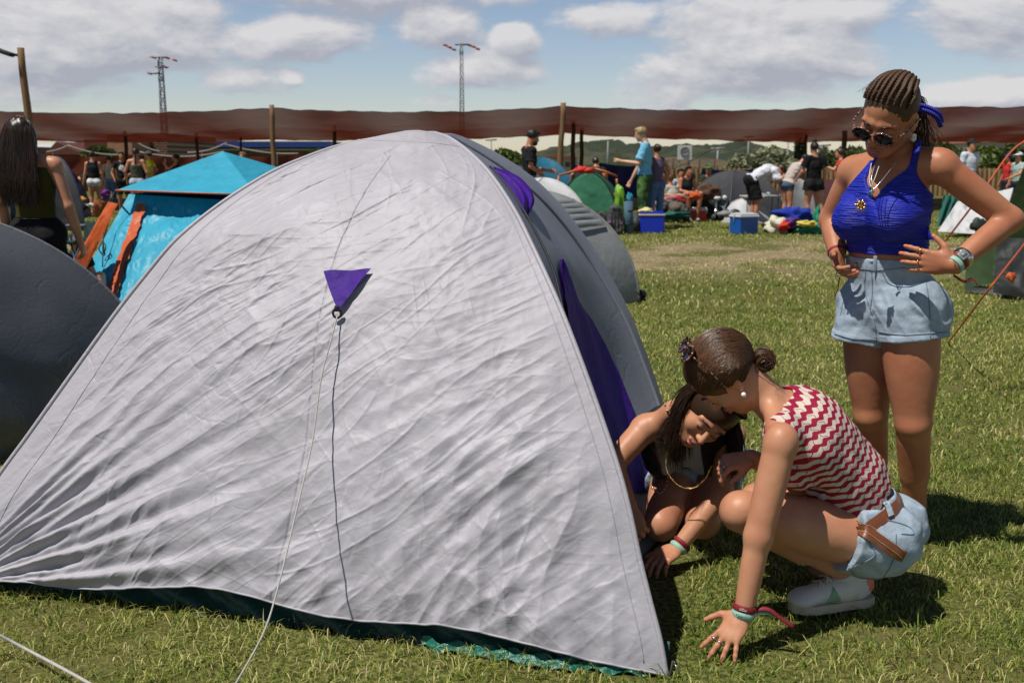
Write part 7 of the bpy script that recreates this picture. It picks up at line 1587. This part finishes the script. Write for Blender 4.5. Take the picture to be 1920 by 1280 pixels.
blobthing('rolled_sleeping_bag', 'brown rolled bag in the grass by the seated group', 'bag', 1268, 393, 20.6, (.16, .14, .16), fabric((.13, .10, .08)), .3, 3); blobthing('duffel_bag', 'black bag at the left of the brown rolled bag', 'bag', 1246, 392, 20.8, (.18, .16, .17), M_bkc, .5, 4); blobthing('duffel_bag', 'dark green sheet bag under the seated group', 'bag', 1262, 404, 20.3, (.34, .16, .07), fabric((.02, .11, .08)), .5, 5); blobthing('duffel_bag', 'dark bag right of the brown rolled bag', 'bag', 1284, 400, 20.5, (.10, .12, .16), M_bkc, .4, 8)
blobthing('cloth', 'orange cloth bundle between seated group and grey dome', 'cloth', 1304, 368, 22, (.13, .1, .09), fabric((.5, .09, .03)), .4, 6); blobthing('tarp_bundle', 'brown blanket slung before the blue tarpaulin', 'blanket', 1324, 360, 23, (.30, .15, .17), fabric((.11, .06, .035)), .6, 7); blobthing('tarp_bundle', 'black bags stacked behind the small red cooler', 'bag', 1318, 380, 23.4, (.34, .2, .22), M_bkc, .5, 9)
# pushchair
pc = empty('pushchair', (P(1355, 400, 20).x, 20, 0), label='black and white folded pushchair beside the small red cooler', cat='pushchair')
for px, py, r in ((1350, 406, .09), (1378, 403, .12), (1340, 408, .07)): c = P(px, py, 20); mb = MB(); mb.tube([c+Vector((0, -.02, 0)), c+Vector((0, .02, 0))], r, 16); mb.build('wheel', M_bkc, pc)
for pts in ([(1345, 372), (1342, 390), (1350, 408)], [(1365, 374), (1356, 392), (1362, 408)], [(1350, 385), (1378, 404)], [(1342, 392), (1340, 408)]): mb = MB(); mb.tube([P(x_, y_, 20) for x_, y_ in pts], .022, 6); mb.build('frame', M_silv, pc)
mb = MB(); mb.ball(P(1353, 383, 20.1), (.15, .12, .15), 16, 10, .4); mb.build('seat', M_bkc, pc); mb = MB(); mb.ball(P(1345, 372, 20), (.07, .08, .04), 10, 6, .3); mb.ball(P(1359, 371, 20), (.05, .08, .05), 10, 6, .3, seed=2); mb.build('hood', M_wht, pc); mb = MB(); mb.ball(P(1362, 401, 19.9), (.16, .1, .06), 12, 8, .4); mb.build('basket', mat('grey_cloth2', (.25, .25, .25), .8), pc)
# left ground litter
for px, py, Y, r, c, nm, lb, sd_ in ((137, 372, 22, (.22, .15, .07), (.62, .33, .04), 'bag', 'orange yellow bag on the grass left of the white shorts woman', 1), (136, 384, 20.5, (.16, .12, .10), (.12, .02, .03), 'bag', 'dark red bag below the orange yellow bag', 2), (152, 388, 20.8, (.10, .1, .09), (.015, .015, .015), 'bag', 'small black bag beside the dark red bag', 3), (165, 385, 22, (.20, .1, .04), (.6, .58, .5), 'towel', 'white towel on the grass by the white shorts woman', 4), (198, 364, 23, (.10, .1, .10), (.14, .02, .20), 'bag', 'violet bag behind the bare legs of the left crowd', 5), (186, 390, 17, (.09, .09, .14), (.20, .07, .02), 'scarf', 'reddish brown fur bundle next to the orange flap', 6)):
    blobthing(nm, lb, nm, px, py, Y, r, fabric(c, .8), .6, sd_)
# camp chair by the left edge
cc = empty('camp_chair', (P(150, 440, 8.6).x, 8.6, 0), label='dark green camp chair with metal legs left of the turquoise tent', cat='camp chair')
mb = MB(); mb.prism([P(158, 416, 8.8), P(180, 418, 8.7), P(176, 452, 8.6), P(156, 455, 8.8)], (.01, .03, .0)); flatbuild(mb, 'backrest', fabric((.012, .035, .03)), cc); mb = MB(); mb.box(P(146, 452, 8.6), (.24, .36, .03), bevel=.01); mb.build('seat', fabric((.012, .035, .03)), cc)
mb = MB(); mb.box(P(143, 423, 8.6), (.17, .05, .025), bevel=.01); mb.build('armrest', mat('grey_arm', (.12, .12, .13), .6), cc)
for a, b in (((130, 445), (150, 520)), ((150, 448), (128, 520)), ((165, 448), (145, 515)), ((140, 424), (138, 452))): mb = MB(); mb.tube([P(a[0], a[1], 8.5), P(b[0], b[1], 8.4)], .009, 6); mb.build('leg', M_silv, cc)
# ================================================================ PEOPLE BEHIND
Yd = 6.6
def longhair(J, s, root):
    r_, f, u_ = hframe(J); c = V3(J['head']); W = lambda x, y, z: Vector(c+(r_*x+f*y+u_*z)*s); rg = np.random.default_rng(4); cur = []
    for i in range(1500):
        x = rg.uniform(-1, 1); st = W(.006*x+.004*rg.normal(), .03-.06*rg.random(), .122); m1 = W(x*.088, -.085*math.sqrt(max(0, 1-x*x*.85))-.02+.01*rg.random(), .045+.01*rg.normal()); e1 = W(x*.118+.008*rg.normal(), -.115-.02*rg.random(), -.14); e2 = W(x*.13+.012*rg.normal(), -.13-.03*rg.random(), -.30); e3 = W(x*.125+.02*rg.normal(), -.125-.03*rg.random(), -.36-.14*rg.random()); cur.append(np.array([tuple(p) for p in catmull([st, m1, e1, e2, e3], 16)]))
    strands('hair_strands', cur, .0022, HR_dark, root)
rD, JD, sD = person(62, Yd, 1.60, 4, 'woman seen from behind with very long dark hair, olive crop top and black trousers', 'mid', ('long', HR_dark), dict(col=(.055, .045, .006), off=.010, tube=.10, hem=.55, name='crop_top', wr=.003), dict(col=(.006, .006, .007), frac=1.96, rise=.55, loose=1.6, name='trousers', off=.014, wr=.004),
                ov=dict(head=(-.05, .0, 1.575), neck=(-.03, -.01, 1.42), elR=(.235, -.03, 1.08), wrR=(.27, .04, .84), elL=(-.215, -.03, 1.10), wrL=(-.22, .06, .86)), vox=.0085, R=dict(hip=.112, waist=.11, ua=.040), shoes=None, extra=longhair)
person(8, 8.7, 1.66, 195, 'seated young woman with long dark hair, face visible left of the olive crop top', 'fair', ('longf', HR_black), dict(col=(.02, .02, .02), sleeve=.3), dict(col=(.02, .02, .025), frac=1.0, name='trousers'), vox=.010, shoes=None,
       ov=dict(pel=(0, 0, .32), waist=(0, .0, .44), chest=(0, -.02, .60), neck=(0, 0, .76), head=(0, .03, .91), shR=(.15, 0, .73), shL=(-.15, 0, .73), elR=(.2, .05, .50), elL=(-.2, .05, .50), wrR=(.12, .22, .42), wrL=(-.12, .22, .42), hipR=(.08, 0, .30), hipL=(-.08, 0, .30), knR=(.13, .42, .40), knL=(-.13, .42, .40), anR=(.12, .42, .08), anL=(-.12, .42, .08), toeR=(.12, .58, .03), toeL=(-.12, .58, .03)), x=P(8, 400, 8.7).x)
def sit(px, Y, yaw, label, skin, hair, top, low=None, z=.30, h=1.7, group=None, **k):
    o = dict(pel=(0, 0, z), waist=(0, .01, z+.12), chest=(0, .03, z+.30), neck=(0, .07, z+.46), head=(0, .12, z+.61), shR=(.15, .05, z+.43), shL=(-.15, .05, z+.43), elR=(.21, .12, z+.18), elL=(-.21, .12, z+.18), wrR=(.10, .32, z+.16), wrL=(-.10, .32, z+.16), hipR=(.08, 0, z), hipL=(-.08, 0, z), knR=(.16, .40, z+.12), knL=(-.16, .40, z+.12), anR=(.10, .36, .08), anL=(-.10, .36, .08), toeR=(.12, .50, .03), toeL=(-.12, .50, .03))
    o.update(k.pop('ov', {})); return person(px, Y, h, yaw, label, skin, hair, top, low or dict(col=(.02, .025, .04), frac=.6), ov=o, group=group, **k)
sit(122, 8.6, -120, 'seated person mostly hidden, pale bent knee beside the dark green camp chair', 'fair', ('short', HR_dark), dict(col=(.02, .02, .02)), dict(col=(.012, .012, .015), frac=.5), z=.24, h=1.25, ov=dict(knR=(.10, .36, .50), knL=(-.10, .36, .46)), vox=.010)
bend = lambda k=1: dict(pel=(0, -.08, .92), waist=(0, .04, 1.02), chest=(0, .20, 1.10), neck=(0, .38, 1.14), head=(0, .52, 1.10), shR=(.15, .32, 1.10), shL=(-.15, .32, 1.10), elR=(.18, .36, .86), elL=(-.18, .36, .86), wrR=(.12, .46, .70), wrL=(-.12, .46, .70), hipR=(.08, -.10, .90), hipL=(-.08, -.10, .90), hf=(0, .3, -.95), hu=(0, .95, .3))
lc = 'people standing in the left crowd'
person(176, 25.5, 1.58, 8, 'woman from behind in black sleeveless top and white shorts', 'mid', ('bun', HR_dark), dict(col=(.012, .012, .012), sleeve=0, hem=.4), dict(col=(.62, .62, .62), frac=.30), ov=dict(wrR=(.26, .0, .86), wrL=(-.29, .0, .84)), vox=.015, group=lc)
person(150, 26, 1.5, -60, 'person in black bending down beside the navy dome tent', 'mid', ('short', HR_dark), dict(col=(.012, .012, .012), sleeve=0, hem=.8), dict(col=(.012, .012, .012), frac=.3), ov=bend(), vox=.015, group=lc)
person(206, 28.5, 1.50, 20, 'woman with bare shoulders, pale top and blue jeans between white shorts and black tee', 'fair', ('bun', HR_dark), dict(col=(.35, .36, .30), tube=.09, hem=.5), dict(col=(.09, .16, .30), frac=1.9, name='jeans'), vox=.016, group=lc)
r_, J_, s_ = person(230, 26, 1.58, 200, 'man facing the camera in a black tee with pale skull like print', 'tan', ('short', HR_black), dict(col=(.012, .012, .013), sleeve=.5, hem=.0), dict(col=(.012, .012, .013), frac=.9), ov=dict(elL=(-.24, .02, 1.12), wrL=(-.08, .16, .98), wrR=(.22, .1, .95), elR=(.27, -.02, 1.12)), vox=.015, group=lc)
mb = MB(); c = Vector(J_['chest'])+Vector(frame(J_)[2])*.125; mb.ball(c+Vector((0, 0, -.02)), (.07, .012, .08), 12, 8, .5); mb.build('shirt_print', mat('pale_print', (.45, .46, .48), .8), r_)
person(257, 23.5, 1.64, 6, 'woman from behind with long ponytail, olive tube top and pale denim shorts', 'mid', ('braid', HR_dark), dict(col=(.07, .075, .05), tube=.05, hem=.5), dict(col=(.33, .42, .52), frac=.35), ov=dict(elL=(-.26, -.04, 1.14), wrL=(-.25, .02, .92), elR=(.25, -.05, 1.12), wrR=(.27, .06, .95)), vox=.014, group=lc)
person(281, 28, 1.62, 95, 'person in a bright yellow tee and pale cap, hand on hip', 'mid', ('short', HR_dark), dict(col=(.70, .66, .04), sleeve=.55, hem=.1, loose=2), dict(col=(.5, .5, .5), frac=.9), ov=dict(elR=(.28, -.14, 1.15), wrR=(.13, .02, .98), elL=(-.26, -.16, 1.13), wrL=(-.13, .02, .98)), cap=(.5, .48, .45), vox=.016, group=lc)
person(268, 29, 1.50, 20, 'dark haired person half hidden behind the ponytail woman', 'tan', ('short', HR_black), dict(col=(.012, .012, .012)), dict(col=(.02, .02, .03), frac=1.9, name='trousers'), vox=.018, group=lc)
person(331, 30, 1.55, 100, 'dark haired person raising hands just over the turquoise canopy slope', 'mid', ('bun', HR_black), dict(col=(.02, .02, .02), sleeve=0), dict(col=(.02, .02, .03), frac=1.9, name='trousers'), ov=dict(elR=(.18, .22, 1.2), wrR=(.08, .34, 1.36), elL=(-.18, .22, 1.2), wrL=(-.06, .34, 1.36)), vox=.018, group=lc)
person(458, 27, 1.58, 150, 'fair haired head showing right of the turquoise canopy apex', 'mid', ('short', HR_blond), dict(col=(.02, .02, .025)), dict(col=(.02, .02, .03), frac=1.9, name='trousers'), vox=.016, group=lc)
# middle
person(993, 17.6, 1.86, -72, 'bearded man in black tee and lilac shorts reaching out to the right', 'tan', ('short', HR_black), dict(col=(.009, .009, .010), sleeve=.75, hem=-.35, loose=2.2, off=.022, wr=.012), dict(col=(.42, .33, .46), frac=.9, loose=3, off=.02), vox=.011, shoes=(.02, .02, .02),
       ov=dict(head=(.0, .06, 1.585), hf=(.1, .85, -.35), elR=(.20, -.05, 1.13), wrR=(.04, .16, 1.02), elL=(-.18, .10, 1.10), wrL=(-.12, .36, 1.06)), extra=lambda J, s, root: (lambda S: (S.ell(V3(J['head'])+(hframe(J)[1]*.055-hframe(J)[2]*.075)*s, (.058*s, .05*s, .05*s), hframe(J), 0), S.build('beard', HR_black, root)))(SDF(V3(J['head'])-.2, V3(J['head'])+.2, .01)))
def tattoo(J, s, root): pass
person(1208, 19.5, 1.98, 78, 'man in light blue tee and green patterned trousers with his arm stretched left', 'fair', ('short', HR_blond), dict(col=(.17, .46, .66), sleeve=.8, hem=-.1, loose=2.2, off=.024, wr=.012), None, vox=.011, shoes=(.3, .3, .3), R=dict(waist=.125, hip=.115),
       ov=dict(head=(.0, .08, 1.58), hf=(.0, .9, -.3), elL=(-.22, .08, 1.10), wrL=(-.16, .36, 1.14), elR=(.20, .10, 1.08), wrR=(.16, .22, .84)),
       extra=lambda J, s, root: cloth(J, 'low', 'trousers', mat('leaf_print', (.012, .05, .012), .7, .2, 5, col2=(.10, .22, .04), c2scale=5, c2pos=.55), root, s, dict(DEF), .011, off=.022, frac=1.85, loose=2.4, rise=.2))
person(1231, 19.8, 1.66, 20, 'woman in dark lilac top and jeans half hidden behind the light blue tee', 'mid', ('bun', HR_dark), dict(col=(.12, .09, .15), sleeve=0, hem=.1), dict(col=(.10, .17, .30), frac=1.9, name='jeans'), ov=dict(elR=(.30, .02, 1.16), wrR=(.24, .05, .92)), vox=.014)
person(1120, 23, 1.62, 10, 'dark haired person bending behind the green tent', 'tan', ('short', HR_black), dict(col=(.02, .02, .02)), dict(col=(.02, .02, .03), frac=.8), ov=dict(head=(0, .2, 1.38), neck=(0, .12, 1.26), chest=(0, .06, 1.12), shR=(.15, .08, 1.2), shL=(-.15, .08, 1.2)), vox=.014)
person(1087, 24, 1.55, 10, 'second dark haired person behind the green tent, left of the other', 'tan', ('short', HR_black), dict(col=(.02, .02, .02)), dict(col=(.02, .02, .03), frac=.8), ov=dict(head=(0, .2, 1.30), neck=(0, .12, 1.20), chest=(0, .06, 1.08), shR=(.15, .08, 1.15), shL=(-.15, .08, 1.15)), vox=.016)
sg = 'people seated around the low table'
for px, Y, yaw, z, sk, top, lb in ((1243, 22.8, 170, .40, 'tan', (.03, .03, .03), 'seated person in dark clothes at the left end of the low table'), (1262, 22.0, 30, .33, 'mid', (.5, .47, .40), 'seated person in cream top with reddish brown hair at the low table'), (1273, 23.4, 190, .44, 'tan', (.45, .52, .55), 'seated person in pale blue tee with dark stripe at the low table'), (1286, 22.6, 200, .50, 'tan', (.02, .03, .03), 'bare armed seated person in dark vest at the right end of the low table'), (1303, 23.2, 120, .34, 'tan', (.02, .02, .02), 'seated person in black right of the low table'), (1330, 24.5, 160, .52, 'tan', (.03, .05, .02), 'seated person with green cap in front of the blue tarpaulin')):
    sit(px, Y, yaw, lb, sk, ('short', HR_brown if px == 1262 else HR_black), dict(col=top, sleeve=0 if px == 1286 else .5), z=z, group=sg, vox=.015, cap=(.1, .2, .05) if px == 1330 else None)
# right
wb_ov = bend(); wb_ov.update(wrR=(.12, .50, .95), wrL=(-.12, .50, .95), elR=(.2, .40, .86), elL=(-.2, .40, .86))
r_, J_, s_ = person(1418, 21.2, 1.76, -82, 'person bent over the folding table in white tee and black striped shorts', 'mid', ('short', HR_dark), dict(col=(.62, .63, .68), sleeve=.8, hem=-.2, loose=2.4, off=.024, wr=.012), dict(col=(.012, .012, .013), frac=.92, loose=2.2, off=.02), ov=wb_ov, vox=.012)
mb = MB(); a, b = V3(J_['hipL']), V3(J_['knL']); p_ = [Vector(a+(b-a)*t+np.array([.0, -.115, 0])) for t in (0, .5, .95)]; mb.tube(p_, .022, 6, squash=.4); mb.build('side_stripe', M_wht, r_)
u_ov = dict(waist=(0, .05, 1.05), chest=(0, .14, 1.20), neck=(0, .28, 1.34), head=(0, .40, 1.42), shR=(.15, .22, 1.30), shL=(-.15, .22, 1.30), elR=(.16, .34, 1.08), elL=(-.18, .36, 1.08), wrR=(.06, .52, .96), wrL=(-.08, .56, .97), hf=(0, .6, -.8), hu=(0, .8, .6))
person(1478, 21.0, 1.62, -75, 'woman in beige tee and denim shorts leaning over, dark hair falling forward', 'mid', ('longf', HR_dark), dict(col=(.50, .42, .37), sleeve=.55, hem=-.15, loose=2.4, off=.022, wr=.012), dict(col=(.08, .12, .2), frac=.3), ov=u_ov, vox=.012)
person(1526, 20.2, 1.70, 6, 'woman from behind in black tee and black running shorts with white edge', 'mid', ('topbun', HR_black), dict(col=(.008, .008, .009), sleeve=.65, hem=-.1, loose=2.2, off=.022, wr=.010), dict(col=(.010, .010, .011), frac=.34, loose=3, off=.018), ov=dict(elL=(-.23, .02, 1.12), wrL=(-.28, .16, .99), anR=(.20, -.1, .085), knR=(.17, .0, .49), head=(-.02, .02, 1.59)), vox=.012)
person(1574, 21.5, 1.60, 70, 'person in red tee mostly hidden by the standing woman', 'mid', ('short', HR_dark), dict(col=(.55, .05, .03), sleeve=.6), dict(col=(.02, .02, .03), frac=.8), ov=dict(elL=(-.2, .12, 1.22), wrL=(-.12, .30, 1.30)), vox=.014)
person(1817, 22, 1.80, 200, 'man in white tee and dark cap behind the bent arm', 'mid', ('short', HR_black), dict(col=(.55, .58, .64), sleeve=.6, off=.02), dict(col=(.02, .02, .03), frac=.8), cap=(.02, .02, .02), vox=.014)
person(1888, 26, 1.52, 100, 'person in red tee and blue cap at the right edge', 'tan', ('short', HR_black), dict(col=(.50, .03, .025), sleeve=.6), dict(col=(.02, .02, .03), frac=.8), cap=(.02, .03, .25), vox=.016)
person(1908, 24, 1.54, 110, 'person in pale green tee and white cap at the right edge', 'mid', ('short', HR_dark), dict(col=(.33, .42, .38), sleeve=.6), dict(col=(.02, .02, .03), frac=.8), cap=(.62, .62, .62), ov=dict(elL=(-.2, .14, 1.15), wrL=(-.14, .38, 1.05)), vox=.016)
